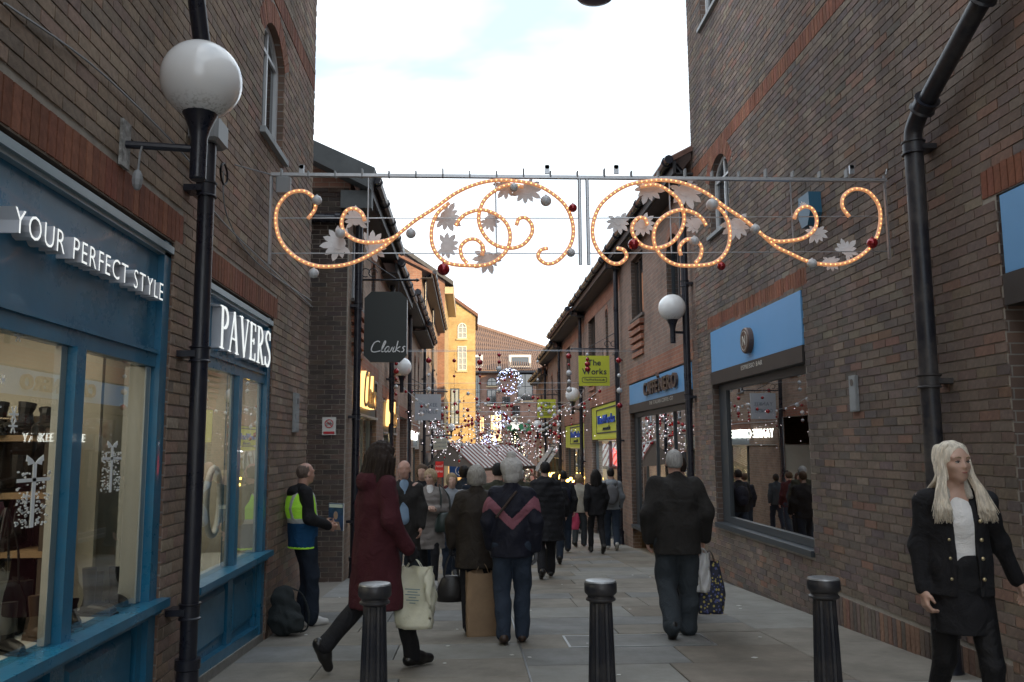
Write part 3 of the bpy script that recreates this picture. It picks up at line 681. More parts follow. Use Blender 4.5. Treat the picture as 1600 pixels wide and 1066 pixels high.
def handbag(mb, w=.28, h=.24, d=.12, strap=.3, mt=0):
    """soft bag hung by two straps, base at origin"""
    prof = [(.40, .0), (.5, .02), (.52, .3), (.48, .6), (.36, .9), (.28, 1.)]
    vs = []; sg = 16
    for s_, t_ in prof:
        for k in range(sg):
            a = 2*PI*k/sg; e = .85; cx_, sy_ = math.cos(a), math.sin(a)
            vs.append((w*s_*math.copysign(abs(cx_)**e, cx_), d*s_*math.copysign(abs(sy_)**e, sy_)*(1+.1*math.sin(3*a)), h*t_))
    fs = [tuple(range(sg-1, -1, -1)), tuple(range(len(vs)-sg, len(vs)))]
    for i in range(len(prof)-1):
        for k in range(sg): fs.append((i*sg+k, i*sg+(k+1) % sg, (i+1)*sg+(k+1) % sg, (i+1)*sg+k))
    mb.add(vs, fs)
def bag(name, label, loc, rz, w, h, d, strap, m, cat='handbag', top=None, group=None):
    t = thing(name, label, cat, loc, rz, group); b = MB(); handbag(b, w, h, d); obj('bag_body', b, m, t, smooth='all')
    for s_ in (-1, 1):
        b = MB(); tx, ty, tz = top or (0, 0, h+strap); b.tube(catmull([(-w*.26, s_*d*.22, h*.93), (-w*.2, s_*d*.2, h+strap*.5), (tx-.012, ty+s_*.006, tz), (tx+.012, ty+s_*.006, tz), (w*.2, s_*d*.2, h+strap*.5), (w*.26, s_*d*.22, h*.93)], 5), .006, 6); obj('strap', b, m, t)
    return t
bag('handbag', 'black handbag standing in the display of the nearest blue shopfront', (-2.32, 4.42, .466), 1.3, .3, .26, .14, .34, MATS['leather_black'])
bag('handbag', 'larger black tote with long handles at the left of the shop window', (-2.36, 4.05, .466), 1.3, .36, .32, .18, .36, MATS['leather_black'])
r2 = room(-5.4, XL-.14, 6.0, 8.25, -.5, 2.15, 'pale interior with yellow posters behind the smaller blue shopfront', floor='room_tan', wall='cream')
lamp('ceiling_light', (-3.2, 7.1, 2.1), 1.8, 1.6, 19, (1, .9, .74), parent=r2)
m = MB(); m.box(XL-.7, XL-.14, 6.1, 8.1, .1, .425); obj('display_plinth', m, MATS['white_int'], r2)
m = MB(); m.box(XL-.72, XL-.66, 6.9, 7.15, .43, 1.95); obj('display_screen', m, MATS['white_int'], r2)
mat('yellow_card', (.55, .5, .1), .6); mat('orange_card', (.45, .2, .05), .6)
m = MB(); m.box(-3.0, -2.97, 6.6, 7.6, 1.0, 1.5); m.box(-2.8, -2.76, 6.3, 6.6, .43, .95); obj('poster', m, MATS['yellow_card'], r2)
m = MB(); m.box(-2.9, -2.5, 6.75, 7.05, .43, .85); obj('crate', m, MATS['orange_card'], r2)
rg = MB(); P_ = atX(333, 784, XL-.2); rg.tube([(P_[0], P_[1]+.19*math.cos(2*PI*k/28), P_[2]+.27*math.sin(2*PI*k/28)) for k in range(28)], .028, 8, closed=True)
ro = obj('hoop', rg, mat('white_gloss', (.75, .75, .73), .3), smooth='all'); tag(ro, 'white hoop wreath hanging inside the window of the smaller blue shopfront', 'wreath')
m = MB(); rs = random.Random(2)
sh2 = thing('shoe_rack', 'low rack of dark shoes inside the smaller blue shopfront', 'rack', (-2.9, 7.3, -.5), world=True)
for z in (.45, .85): m.box(-3.2, -2.6, 7.2, 8.0, z, z+.03)
obj('shelf', m, MATS['wood_shelf'], sh2); m = MB()
for z in (.48, .88):
    for y in (7.3, 7.45, 7.62, 7.8): boot(m, -2.8, y, z, .9, -1.4, .2)
obj('footwear', m, MATS['leather_brown'], sh2, kind='stuff')
# ------------------------------------------------------------------ cafe fronts, right
mat('cafe_blue', (.14, .37, .68), .45, var=.03); mat('cafe_black', (.035, .03, .028), .5, var=.15); mat('cafe_bronze', (.13, .085, .07), .4, metal=.3); mat('text_pale', (.5, .47, .42), .6)
def cafefront(y0, y1, vt, vb, sv, label, extra, door=None, mull=(), gl='glass_cafe'):
    W = WR; t = thing('cafe_shopfront', label, 'shopfront', (XR, (y0+y1)/2, gz((y0+y1)/2)), world=True)
    m = MB(); m.wbox(W, y0+.02, y1-.04, vb+.19, vt-.03, -.12, .01); obj('fascia', m, MATS['cafe_blue'], t)
    m = MB(); m.wbox(W, y0+.02, y1-.02, vb, vb+.186, -.12, .02); obj('fascia_band', m, MATS['cafe_black'], t)
    fr = MB(); 
    for a, b in ((y0+.004, y0+.09), (y1-.35, y1-.004)): fr.wbox(W, a, b, sv, vb-.004, -.17, -.1)
    fr.wbox(W, y0+.09, y1-.35, vb-.1, vb-.004, -.17, -.1); fr.wbox(W, y0+.09, y1-.35, sv, sv+.09, -.17, -.09)
    for k in mull: fr.wbox(W, k-.03, k+.03, sv+.09, vb-.1, -.169, -.101)
    obj('frame', fr, MATS['frame_dark'], t)
    m = MB(); m.wbox(W, y0+.006, y1-.006, sv-.07, sv-.006, -.17, .035); obj('sill', m, MATS['frame_dark'], t)
    ed = [y0+.09]+list(mull)+[y1-.35]
    for a, b in zip(ed, ed[1:]): m = MB(); m.wbox(W, a, b, sv+.08, vb-.09, -.135, -.13); obj('pane', m, MATS[gl], t)
    extra(t); return t
def ex1(t):
    W = WR; D = lambda x, y, z: W(10.7+x, 2.72+y, z)
    m = MB(); m.lathe([(.17, .01), (.17, .07), (.155, .085)], (0, 0, 0), 32, T=D); obj('roundel', m, MATS['cafe_bronze'], t)
    m = MB(); q = [(0.13*math.cos(2*PI*i/32), .13*math.sin(2*PI*i/32)) for i in range(32)]
    for i in range(32): a, b = q[i], q[(i+1) % 32]; m.prism([a, b, (b[0]*.93, b[1]*.93), (a[0]*.93, a[1]*.93)], .085, .09, D)
    m.ribbon([(.05, -.06), (.05, .06)], .018, .085, .0905, D); m.ribbon([(.05, .06), (-.05, -.06)], .018, .085, .091, D); m.ribbon([(-.05, -.06), (-.05, .06)], .018, .085, .0902, D)
    obj('emblem', m, MATS['text_pale'], t)
    letters('ESPRESSO BAR', W, 11.05, 2.365, .085, .018, .024, MATS['text_pale'], t, d=-1, gap=.12, wide=.8, fit=.82)
def ex2(t):
    W = WR
    letters('CAFF', W, 17.3, 2.40, .36, .0, .06, MATS['cafe_bronze'], t, d=-1, gap=.08, bold=.02, wide=.8, fit=1.05)
    letters('E', W, 16.2, 2.40, .36, .0, .06, MATS['cafe_bronze'], t, d=-1, gap=.08, bold=.02, wide=.8, fit=.22)
    m = MB(); m.ribbon([(16.1, 2.76), (15.98, 2.68)], .04, .0, .06, W); obj('accent', m, MATS['cafe_bronze'], t)
    letters('NERO', W, 15.85, 2.40, .36, .0, .06, MATS['cafe_bronze'], t, d=-1, gap=.08, bold=.02, wide=.8, fit=1.35)
    letters('THE ITALIAN COFFEE CO', W, 16.9, 2.19, .1, .018, .024, MATS['text_pale'], t, d=-1, gap=.12, wide=.8, joined='small_print', fit=2.0)
cf1 = cafefront(8.95, 12.5, 3.09, 2.27, .27, 'cafe window with a round bronze emblem on its sky blue fascia', ex1)
for o in list(cf1.children):
    pass
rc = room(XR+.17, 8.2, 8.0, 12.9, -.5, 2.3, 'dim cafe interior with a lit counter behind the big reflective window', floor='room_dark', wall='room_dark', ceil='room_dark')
lamp('pendant_light', (5.6, 10.8, 2.1), .6, 1.8, 7, (1, .7, .4), parent=rc)
m = MB(); m.box(6.3, 7.0, 9, 12.4, -.5, .6); obj('counter', m, MATS['wood_shelf'], rc)
tb = thing('cafe_table', 'small round cafe table just inside the big cafe window', 'table', (4.6, 10.3, -.5)); m = MB(); m.lathe([(.3, .72), (.31, .74), (.3, .76)], seg=20); obj('table_top', m, MATS['wood_shelf'], tb)
m = MB(); m.lathe([(.2, 0), (.18, .02), (.03, .05), (.025, .72)], seg=12); obj('pedestal', m, MATS['iron'], tb)
# near right unit: only its fascia end and dark doorway show
nu = thing('cafe_shopfront', 'end of a blue fascia over a dark doorway at the right edge of the street', 'shopfront', (XR, 4, gz(4)), world=True)
m = MB(); m.wbox(WR, .5, 5.44, 2.52, 3.06, -.12, .01); obj('fascia', m, MATS['cafe_blue'], nu)
m = MB(); m.wbox(WR, .5, 5.46, 2.3, 2.516, -.12, .02); obj('fascia_band', m, MATS['cafe_black'], nu)
m = MB(); m.wbox(WR, .5, 5.49, -.4, 2.29, -.6, -.55); obj('back_panel', m, MATS['dark_inside'], nu)
m = MB(); m.wbox(WR, 5.25, 5.49, -.4, 2.29, -.5, -.2); obj('door_frame', m, MATS['frame_dark'], nu)
for px, py, w_, h_, lb in [(6, 960, .3, .3, 'black slouch bag at the far left of the boot display'), (48, 950, .26, .24, 'small black bag just behind the brown boot in the display'), (72, 940, .24, .28, 'black bucket bag below the gift transfer in the window'), (104, 950, .2, .2, 'little dark bag beside the white inner frame of the window')]:
    P_ = onfloor(px, py); bag('handbag', lb, (min(P_[0], -2.14), P_[1]+.1, .466), 1.2, w_, h_, .13, .38, MATS['leather_black'])
# ------------------------------------------------------------------ the rows beyond: two-storey houses stepping down the street
def house(side, y0, y1, ze, label, ops, reds=(), bm=None, oh=.42, ridge=2.4, dep=4.5, roofm='tile_roof', zb=-3.2, gut=True, win=None, name='terraced_house', end0=True):
    W = WL if side == 'L' else WR; ym = (y0+y1)/2
    t = thing(name, label, 'house', W(ym, gz(ym), -.1), world=True)
    bmn = bm or ('brick_far_y' if side == 'L' else 'brick_right_y')
    c = MB(); cells(c, W, y0, y1, zb, ze, ops, 0); obj('wall', c, MATS[bmn], t)
    c = MB(); [reveals(c, W, o, .2, 0) for o in ops]; obj('reveal', c, MATS['brick_reveal_l' if side == 'L' else 'brick_reveal_r'], t)
    s = MB(); s.add([W(y0, zb, 0), W(y0, ze, 0), W(y0, ze+ridge, -dep), W(y0, zb, -dep)], [(0, 1, 2, 3)]); obj('gable_wall', s, MATS['brick_far_x'], t)
    s = MB(); s.add([W(y1, zb, 0), W(y1, ze, 0), W(y1, ze+ridge, -dep), W(y1, zb, -dep)], [(0, 1, 2, 3)]); obj('gable_wall', s, MATS['brick_far_x'], t)
    k = ridge/dep
    r = MB()
    def rp(y, w, h): return W(y, ze+.1-k*w+h, w)
    for (wa, wb, h0, h1) in ((oh, -dep, .0, .07),):
        r.hexa([rp(y0-.12, wa, h0), rp(y1+.12, wa, h0), rp(y1+.12, wb, h0), rp(y0-.12, wb, h0), rp(y0-.12, wa, h1), rp(y1+.12, wa, h1), rp(y1+.12, wb, h1), rp(y0-.12, wb, h1)])
    n = int((y1-y0)/.3)
    for i in range(n+1):                                   # tile rolls that make the eaves edge uneven
        y = y0+(y1-y0)*i/n; r.tube([rp(y, oh+.02, .075), rp(y, oh-1.2, .075)], .045, 6)
    obj('roof', r, MATS[roofm], t)
    f = MB(); f.wbox(W, y0-.1, y1+.1, ze-.28, ze-.06, oh-.12, oh-.07); obj('fascia_board', f, MATS['black_timber'], t)
    f = MB(); f.wbox(W, y0-.1, y1+.1, ze-.3, ze-.27, .002, oh-.12); obj('soffit', f, MATS['black_timber'], t)
    if gut:
        g = MB(); g.tube([W(y0-.14, ze-.06, oh), W(y1+.14, ze-.06, oh)], .075, 8); 
        for i in range(int((y1-y0)/1.2)+1): y = y0+i*1.2; g.tube([W(y, ze-.06, oh), W(y+.06, ze-.06, oh)], .095, 8)
        obj('gutter', g, MATS['iron'], t, kind='stuff')
    for (a, b, c_, d_) in reds:
        m = MB(); m.wbox(W, a, b, c_, d_, .001, .008); obj('brick_band', m, MATS['brick_red_y'], t)
    for o in ops:
        if o.get('win'):
            window(W, o, t, fm=o.get('fm', 'frame_white'), nm=o.get('nm', 1), th=.05, depth=.14, sill=o.get('sill', True), sillm='sill_dark')
            if o.get('arch'):
                m = MB(); P = arcframe(o)[1:-1]; c = ((o['u0']+o['u1'])/2, o['v1']-o['arch']-.2); q = [(c[0]+(u-c[0])*1.22, c[1]+(v-c[1])*1.35) for u, v in P]
                for i in range(len(P)-1): m.prism([P[i], P[i+1], q[i+1], q[i]], .001, .01, W)
                obj('brick_arch', m, MATS['brick_red_y'], t)
            if o.get('corb'):
                for i in range(5):
                    m = MB(); m.wbox(W, o['u0']+.02*i, o['u1']-.02*i, o['v0']-.22-.16*i, o['v0']-.12-.16*i, .001, .10-.015*i); obj('corbel', m, MATS['brick_red_y'], t)
    return t
def O(u0, u1, v0, v1, arch=0, **k): return dict(u0=u0, u1=u1, v0=v0, v1=v1, arch=arch, **k)
XLW = dict(win=True)
hA = house('L', 13.1, 17.9, 5.62, 'first terraced house beyond the gap, over the nearer dark green shopfront', [O(13.75, 17.3, -2, 2.7), O(13.45, 14.9, 3.75, 5.0, win=True, nm=2, corb=True), O(16.1, 16.8, 3.75, 5.0, .3, win=True, nm=0)], reds=[(13.6, 17.5, 2.7, 2.96)])
hB = house('L', 17.9, 22.4, 5.35, 'second house of the left row, green shop unit with the smaller lit sign', [O(18.6, 21.9, -2.2, 2.45), O(19.2, 19.8, 3.5, 4.7, .25, win=True, nm=0), O(20.6, 21.6, 3.4, 4.7, win=True, nm=1, corb=True)], reds=[(18.4, 22.2, 2.45, 2.72)])
hC = house('L', 22.4, 27.6, 5.55, 'third house of the left row with a jutting black gutter', [O(23.0, 25.5, -2.3, 2.2), O(23.8, 24.4, 3.4, 4.6, .25, win=True, nm=0), O(26.2, 26.9, 3.4, 4.6, .25, win=True, nm=0)], reds=[(22.8, 27.3, 2.2, 2.5)], oh=.5)
hD = house('L', 27.6, 32.6, 5.45, 'fourth house of the left row before the taller buildings', [O(28.4, 31.9, -2.3, 1.9), O(28.6, 29.3, 3.2, 4.5, .25, win=True, nm=0), O(30.6, 31.3, 3.2, 4.5, .25, win=True, nm=0)], reds=[(28.2, 32, 1.9, 2.2)], oh=.55)
hE = house('L', 32.6, 48.5, 8.2, 'taller three storey house on the left whose eaves catch the sun', [O(33.4, 46, -3, 1.2)]+[O(y, y+.8, z, z+1.5, .2, win=True, nm=0) for y in (34.2, 37.4, 40.6, 43.8, 46.4) for z in (2.6, 5.4)], dep=7, ridge=3.6, oh=.5)
# the gable wall of the first house faces the camera: real bricks across the gap
W13 = WF(13.1)
ga = MB(); cells(ga, W13, -3.4, XL, -1.2, 5.3, [], .012); obj('gable_face', ga, MATS['mortar'], hA)
def brickgable():
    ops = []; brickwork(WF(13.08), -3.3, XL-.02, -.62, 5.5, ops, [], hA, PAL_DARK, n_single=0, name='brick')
brickgable()
v = MB(); P = [(XL+.35, 5.35), (-3.6, 5.35+1.65*.62), (-3.6, 5.62+1.65*.62), (XL+.42, 5.68)]
v.prism(P, .0, .35, W13); obj('verge', v, MATS['lead'], hA)
v = MB(); v.prism([(XL+.36, 5.08), (XL-.12, 5.08), (XL-.12, 5.36), (XL+.36, 5.36)], .0, .2, W13); obj('box_end', v, MATS['lead'], hA)
# -- right row
RB = 'brick_right_y'
rA = house('R', 13.25, 19.9, 6.05, 'two storey house joined to the tall right building, arched window over the second cafe front', [O(13.6, 19.1, -2, 2.76), O(14.2, 15.2, 3.95, 5.15, .35, win=True, nm=1, fm='frame_dark'), O(17.3, 18.6, 4.15, 5.5, win=True, nm=2, fm='frame_brown', corb=True)], reds=[(13.5, 19.3, 2.77, 3.1)], oh=.4)
rB = house('R', 19.9, 26.4, 5.9, 'second house of the right row above the larger yellow shopfront', [O(20.4, 25.3, -2.3, 2.5), O(20.6, 21.0, 3.7, 5.0, .2, win=True, nm=0, fm='frame_dark'), O(21.9, 22.3, 3.7, 5.0, .2, win=True, nm=0, fm='frame_dark'), O(24.2, 25.6, 3.7, 5.3, win=True, nm=2, fm='frame_brown', corb=True)], reds=[(20.2, 25.5, 2.51, 2.9), (20, 26.3, 5.15, 5.5)], oh=.45)
rC = house('R', 26.4, 33, 5.75, 'third house of the right row above the smaller yellow shopfront', [O(27, 32.4, -2.3, 2.12), O(27.6, 28.1, 3.5, 4.8, .2, win=True, nm=0, fm='frame_dark'), O(30.4, 31.6, 3.5, 5.0, win=True, nm=2, fm='frame_brown')], reds=[(26.8, 32.6, 2.13, 2.5), (26.5, 32.9, 5.0, 5.3)], oh=.55)
rD = house('R', 33, 39.5, 5.5, 'fourth house of the right row behind the striped awning', [O(33.6, 39, -2.6, 1.5), O(34.5, 35.1, 3.2, 4.5, .2, win=True, nm=0, fm='frame_dark'), O(37, 37.6, 3.2, 4.5, .2, win=True, nm=0, fm='frame_dark')], reds=[(33.3, 39.2, 1.5, 1.8)], oh=.45)
rE = house('R', 39.5, 46.5, 5.0, 'last low house of the right row with a slender arched window', [O(40.2, 46, -2.6, 1.3), O(42.5, 43.1, 2.6, 4.0, .2, win=True, nm=0, fm='frame_dark')], oh=.4)
# -- gabled building, tower and the long building that closes the street
def wallbox(t, x0, x1, y0, y1, z0, z1, mx, my, gable=0, apex=None):
    s = MB(); pts = [(x0, y0, z0), (x1, y0, z0), (x1, y0, z1)]
    if gable: pts += [(apex if apex is not None else (x0+x1)/2, y0, z1+gable)]
    pts += [(x0, y0, z1 if apex is None or apex > x0 else z1+gable)]
    s.add(pts, [tuple(range(len(pts)))]); obj('front_wall', s, MATS[mx], t)
    s = MB(); s.add([(x1, y0, z0), (x1, y1, z0), (x1, y1, z1), (x1, y0, z1)], [(0, 1, 2, 3)]); obj('side_wall', s, MATS[my], t)
    s = MB(); s.add([(x0, y0, z0), (x0, y1, z0), (x0, y1, z1), (x0, y0, z1)], [(0, 1, 2, 3)]); s.add([(x0, y1, z0), (x1, y1, z0), (x1, y1, z1), (x0, y1, z1)], [(0, 1, 2, 3)]); obj('back_wall', s, MATS[my], t)
gb = thing('gabled_building', 'high brick gabled building on the left whose plain end wall rises above the row', 'building', (-6, 50, -2.3), world=True)
GX = -1.50
wallbox(gb, -13, GX, 49, 58, -3.2, 11.0, 'brick_far_x', 'brick_gold_y', gable=4.6, apex=-8.3)
s = MB(); 
for (xa, za, xb, zb_) in ((GX+.5, 10.75, -8.3, 15.75), (-8.3, 15.75, -13.5, 10.75)): s.hexa([(xa, 48.7, za), (xa, 58.3, za), (xb, 58.3, zb_), (xb, 48.7, zb_), (xa, 48.7, za+.25), (xa, 58.3, za+.25), (xb, 58.3, zb_+.25), (xb, 48.7, zb_+.25)])
obj('roof', s, MATS['slate'], gb)
s = MB(); s.box(GX-.02, GX+.5, 49, 58.2, 10.3, 10.7); obj('fascia_board', s, mat('timber_pale', (.5, .4, .26), .7), gb)
tw = thing('brick_tower', 'golden sunlit brick tower at the end of the left row with an arched window', 'tower', (-.6, 61, -2.8), world=True)
TX0, TX1, TZ = -3.2, .36, 10.75
wallbox(tw, TX0, TX1, 60.5, 68, -3.2, TZ, 'brick_gold_x', 'brick_gold_y', gable=2.6, apex=TX0)
s = MB(); s.hexa([(TX1+.2, 60.3, TZ-.1), (TX1+.2, 68, TZ-.1), (TX0, 68, TZ+2.6), (TX0, 60.3, TZ+2.6), (TX1+.2, 60.3, TZ+.15), (TX1+.2, 68, TZ+.15), (TX0, 68, TZ+2.85), (TX0, 60.3, TZ+2.85)]); obj('roof', s, MATS['tile_roof'], tw)
WT = WF(60.5)
def wpx(x0, y0, x1, y1, Y):
    a = atY(x0, y1, Y); b = atY(x1, y0, Y); return dict(u0=a[0], u1=b[0], v0=a[2], v1=b[2])
def flatwin(W, o, parent, nm=1, rails=(), fm='frame_white', gm='glass_far', arch=0):
    o['arch'] = arch; q = MB(); P = arcframe(o); q.prism(P, .0, .012, W); sur = obj('window', q, MATS[gm], parent)
    fr = MB(); n = len(P); c = ((o['u0']+o['u1'])/2, (o['v0']+o['v1'])/2); th = .06
    q = [(c[0]+(u-c[0])*(1-2*th/(o['u1']-o['u0'])), c[1]+(v-c[1])*(1-2*th/(o['v1']-o['v0']))) for u, v in P]
    for i in range(n): j = (i+1) % n; fr.prism([P[i], P[j], q[j], q[i]], .012, .07, W)
    for k in range(nm): x = o['u0']+(o['u1']-o['u0'])*(k+1)/(nm+1); fr.wbox(W, x-.03, x+.03, o['v0']+th, arch_h(o, x)-th, .012, .065)
    for r in rails: z = o['v0']+(o['v1']-o['v0'])*r; fr.wbox(W, o['u0']+th, o['u1']-th, z-.025, z+.025, .012, .062)
    obj('frame', fr, MATS[fm], sur); s = MB(); s.wbox(W, o['u0']-.08, o['u1']+.08, o['v0']-.14, o['v0']-.01, .0, .12); obj('sill', s, MATS['timber_pale'], sur)
mat('glass_pale', (.30, .34, .36), .15, spec=.8)
flatwin(WT, wpx(715, 505, 729, 529, 60.5), tw, 1, (.35, .7), gm='glass_pale', arch=.3); flatwin(WT, wpx(715, 541, 729, 579, 60.5), tw, 1, (.25, .5, .75), gm='glass_pale'); flatwin(WT, wpx(704, 607, 718, 664, 60.5), tw, 1, (.3, .55), fm='frame_dark', gm='glass_pale')
bb = thing('long_building', 'long pink brick building closing the street, tiled roof with two white skylights', 'building', (3, 78, -2.85), world=True)
WB = WF(78)
s = MB(); s.add([(-12, 78, -3), (14, 78, -3), (14, 78, 8.3), (-12, 78, 8.3)], [(0, 1, 2, 3)]); s.add([(14, 78, -3), (14, 92, -3), (14, 92, 8.3), (14, 78, 8.3)], [(0, 1, 2, 3)]); obj('wall', s, MATS['brick_pink_x'], bb)
zr = lambda x: 13.9-.33*x
mat('tile_pink', (.21, .145, .12), .85, var=.2, vscale=5, bump=.4)
s = MB(); s.hexa([(-12, 77.5, 8.15), (14.5, 77.5, 8.15), (14.5, 86, zr(14.5)-.2), (-12, 86, zr(-12)-.2), (-12, 77.5, 8.35), (14.5, 77.5, 8.35), (14.5, 86, zr(14.5)), (-12, 86, zr(-12))])
n = 130
for i in range(n): x = -12+26.5*i/n; s.tube([(x, 77.4, 8.38), (x, 86, zr(x)+.02)], .045, 5)
s.tube([(-12, 86, zr(-12)+.05), (14.5, 86, zr(14.5)+.05)], .18, 6); obj('roof', s, MATS['tile_pink'], bb)
s = MB(); s.tube([(-12, 77.35, 8.15), (14.6, 77.35, 8.15)], .11, 6); obj('gutter', s, MATS['iron'], bb)
s = MB(); s.add([(-12, 86, -3), (14.5, 86, -3), (14.5, 86, zr(14.5)-.1), (-12, 86, zr(-12)-.1)], [(0, 1, 2, 3)]); obj('back_wall', s, MATS['brick_pink_x'], bb)
for (x0, x1) in ((-.6, .95), (3.85, 5.5)):
    s = MB(); y, z0, z1 = 79.2, 8.75, 9.95
    for a in ((x0-.22, x0, z0, z1), (x1, x1+.22, z0, z1), (x0, x1, z1-.22, z1), (x0, x1, z0, z0+.16)): s.box(a[0], a[1], y, y+1.6, a[2], a[3])
    sk = obj('skylight', s, MATS['frame_white'], bb); s = MB(); s.box(x0, x1, y+.2, y+.24, z0+.16, z1-.22); obj('pane', s, MATS['glass_far'], sk)
mat('lit_window', (.1, .08, .05), emit=(1, .62, .28), es=.9)
for (a, g_) in (((743, 586, 750, 640), 0), ((761, 590, 776, 603), .5), ((761, 609, 775, 632), 0), ((785, 620, 797, 632), 0), ((809, 582, 832, 626), 0), ((749, 650, 757, 690), 2), ((766, 648, 784, 690), 2), ((838, 584, 850, 604), 0), ((800, 634, 812, 650), 0)):
    flatwin(WB, wpx(*a, 78), bb, 1, (.4, .75) if g_ == 2 else (.5,), fm='frame_dark', gm='lit_window' if g_ == 2 else 'glass_far', arch=g_ if g_ == .5 else 0)
sgn = MB(); mat('sign_green', (.02, .16, .07), .5); a = atY(793, 674, 77.6); b_ = atY(830, 661, 77.6); sgn.box(a[0], b_[0], 77.7, 77.85, a[2], b_[2])
st = thing('shop_sign', 'low green sign board on the wall of the long building behind the star', 'sign', (3.8, 77.8, 2), world=True); obj('board', sgn, MATS['sign_green'], st)
mo = thing('shade_block', 'unseen brick block added to keep the sun off the long building', 'building', (18, 55, -2.8), world=True)  # hidden behind the right row, added to shade the building closing the street
s = MB(); s.box(15, 27, 46, 62, -3, 12); obj('wall', s, MATS['brick_far_x'], mo); s = MB(); s.box(14.8, 27.2, 45.8, 62.2, 12, 12.3); obj('roof', s, MATS['slate'], mo)
# ------------------------------------------------------------------ shop units in the rows
mat('green_grey', (.045, .065, .06), .45); mat('silver_trim', (.5, .52, .5), .35, metal=.6); emis('gold_glow', (1, .55, .18), 1.1); mat('gold_face', (.45, .33, .15), .4, metal=.5)
mat('yankee_grey', (.24, .27, .30), .6); emis('white_glow', (.95, 1, .92), 3.0); mat('works_yellow', (.60, .64, .05), .5); mat('works_ink', (.02, .03, .05), .5); emis('shop_glow', (1, .82, .5), .8); emis('shop_white', (.9, .95, 1), 1.4)
emis('red_glow', (1, .05, .03), 4.0); mat('poster_red', (.7, .03, .03), .5); mat('poster_blue', (.03, .1, .6), .5); mat('poster_lime', (.3, .42, .04), .5); mat('sign_white', (.6, .6, .58), .5)
def unit(side, y0, y1, vt, vb, fm, label, name='shopfront', gmat='glass_plain', glow='shop_glow', glow_e=None, mull=2, door=None, depth=1.8, sillv=.45, trim=None, extra=None):
    W = WL if side == 'L' else WR; ym = (y0+y1)/2; t = thing(name, label, 'shopfront', W(ym, gz(ym), 0), world=True); g0 = gz(y1)-.2
    m = MB(); m.wbox(W, y0+.01, y1-.01, vb, vt-.01, -.12, -.02); obj('fascia', m, MATS[fm], t)
    if trim: m = MB(); m.wbox(W, y0+.01, y1-.01, vb-.04, vb-.002, -.1, .03); m.wbox(W, y0+.01, y1-.01, vt-.05, vt-.012, -.019, .02); obj('trim', m, MATS[trim], t)
    m = MB(); step = (y1-y0)/(mull+1)
    for i in range(mull+2): y = y0+.02+i*(y1-y0-.1)/(mull+1); m.wbox(W, y, y+.06, g0, vb-.05, -.2, -.12)
    obj('frame', m, MATS['frame_dark'], t)
    m = MB(); m.wbox(W, y0+.03, y1-.03, g0+.0, vb-.05, -.165, -.16); obj('pane', m, MATS[gmat], t)
    m = MB(); m.wbox(W, y0, y1, g0, g0+.35, -.155, -.12); obj('riser', m, MATS['frame_dark'], t)
    m = MB(); m.wbox(W, y0, y1, g0, vb, -depth-.03, -depth); obj('back_wall', m, MATS['cream'], t)
    m = MB(); m.wbox(W, y0, y0+.02, g0, vb, -depth, -.2); m.wbox(W, y1-.02, y1, g0, vb, -depth, -.2); obj('side_wall', m, MATS['cream'], t)
    m = MB(); m.wbox(W, y0, y1, vb-.03, vb-.01, -depth, -.2); obj('ceiling', m, MATS['cream'], t)
    m = MB()
    for i in range(5): y = y0+(y1-y0)*(i+.5)/5; m.wbox(W, y-.25, y+.25, vb-.06, vb-.032, -depth*.6-.15, -depth*.6+.15)
    obj('strip_light', m, MATS['spot_glow' if glow == 'shop_glow' else 'strip_white'], t, kind='stuff')
    if extra: extra(t, W)
    return t
emis('strip_white', (.9, .95, 1), 9)
def script(parent, W, u0, v0, s, w0, w1, m, d=1, name='letter'):
    """flowing brand lettering drawn with strokes"""
    L_ = {'C': [[(.62, .86), (.56, .93), (.40, .95), (.16, .8), (.03, .42), (.06, .14), (.26, .03), (.52, .05), (.8, .12)]],
          'l': [[(.10, .12), (.24, .5), (.34, .86), (.28, .98), (.18, .7), (.12, .25), (.18, .04), (.32, .08)]],
          'a': [[(.42, .42), (.24, .5), (.08, .28), (.10, .06), (.24, .05), (.38, .3), (.42, .42), (.36, .12), (.44, .03), (.58, .1)]],
          'r': [[(.06, .1), (.16, .46), (.18, .36), (.28, .38), (.36, .46), (.30, .36), (.26, .1), (.34, .03), (.46, .1)]],
          'k': [[(.12, .98), (.10, .5), (.06, .02)], [(.40, .5), (.12, .26), (.30, .12), (.48, .03)]],
          's': [[(.34, .48), (.22, .5), (.14, .38), (.26, .24), (.22, .06), (.06, .04)]]}
    x = 0
    for ch, ad in (('C', .78), ('l', .34), ('a', .5), ('r', .42), ('k', .5), ('s', .4)):
        mb = MB()
        for st in L_[ch]: P = catmull(st, 4); mb.ribbon([(u0+d*(x+p[0]+p[1]*.18)*s, v0+p[1]*s) for p in P], .085*s, w0, w1, W)
        obj(name, mb, m, parent); x += ad
def gold(u, v, s):
    def f(t, W):
        n0 = len(t.children); script(t, W, u, v, s, .10, .12, MATS['gold_face']); script(t, W, u, v, s, .0, .095, MATS['gold_glow'], name='letter_glow')
    return f
unit('L', 13.75, 17.3, 2.7, 1.96, 'green_grey', 'dark green shopfront with gold backlit lettering, first past the gap', trim='silver_trim', extra=gold(14.4, 2.08, .62), sillv=.3)
unit('L', 18.6, 21.9, 2.42, 1.72, 'green_grey', 'second dark green shopfront with gold lettering, beyond the drainpipe with the globe lamp', trim='silver_trim', extra=gold(19.1, 1.86, .6))
def yk(t, W):
    letters('YANKEE CANDLE', W, 25.95, 1.62, .40, -.02, .03, MATS['white_glow'], t, gap=.12, wide=.9, fit=4.2)
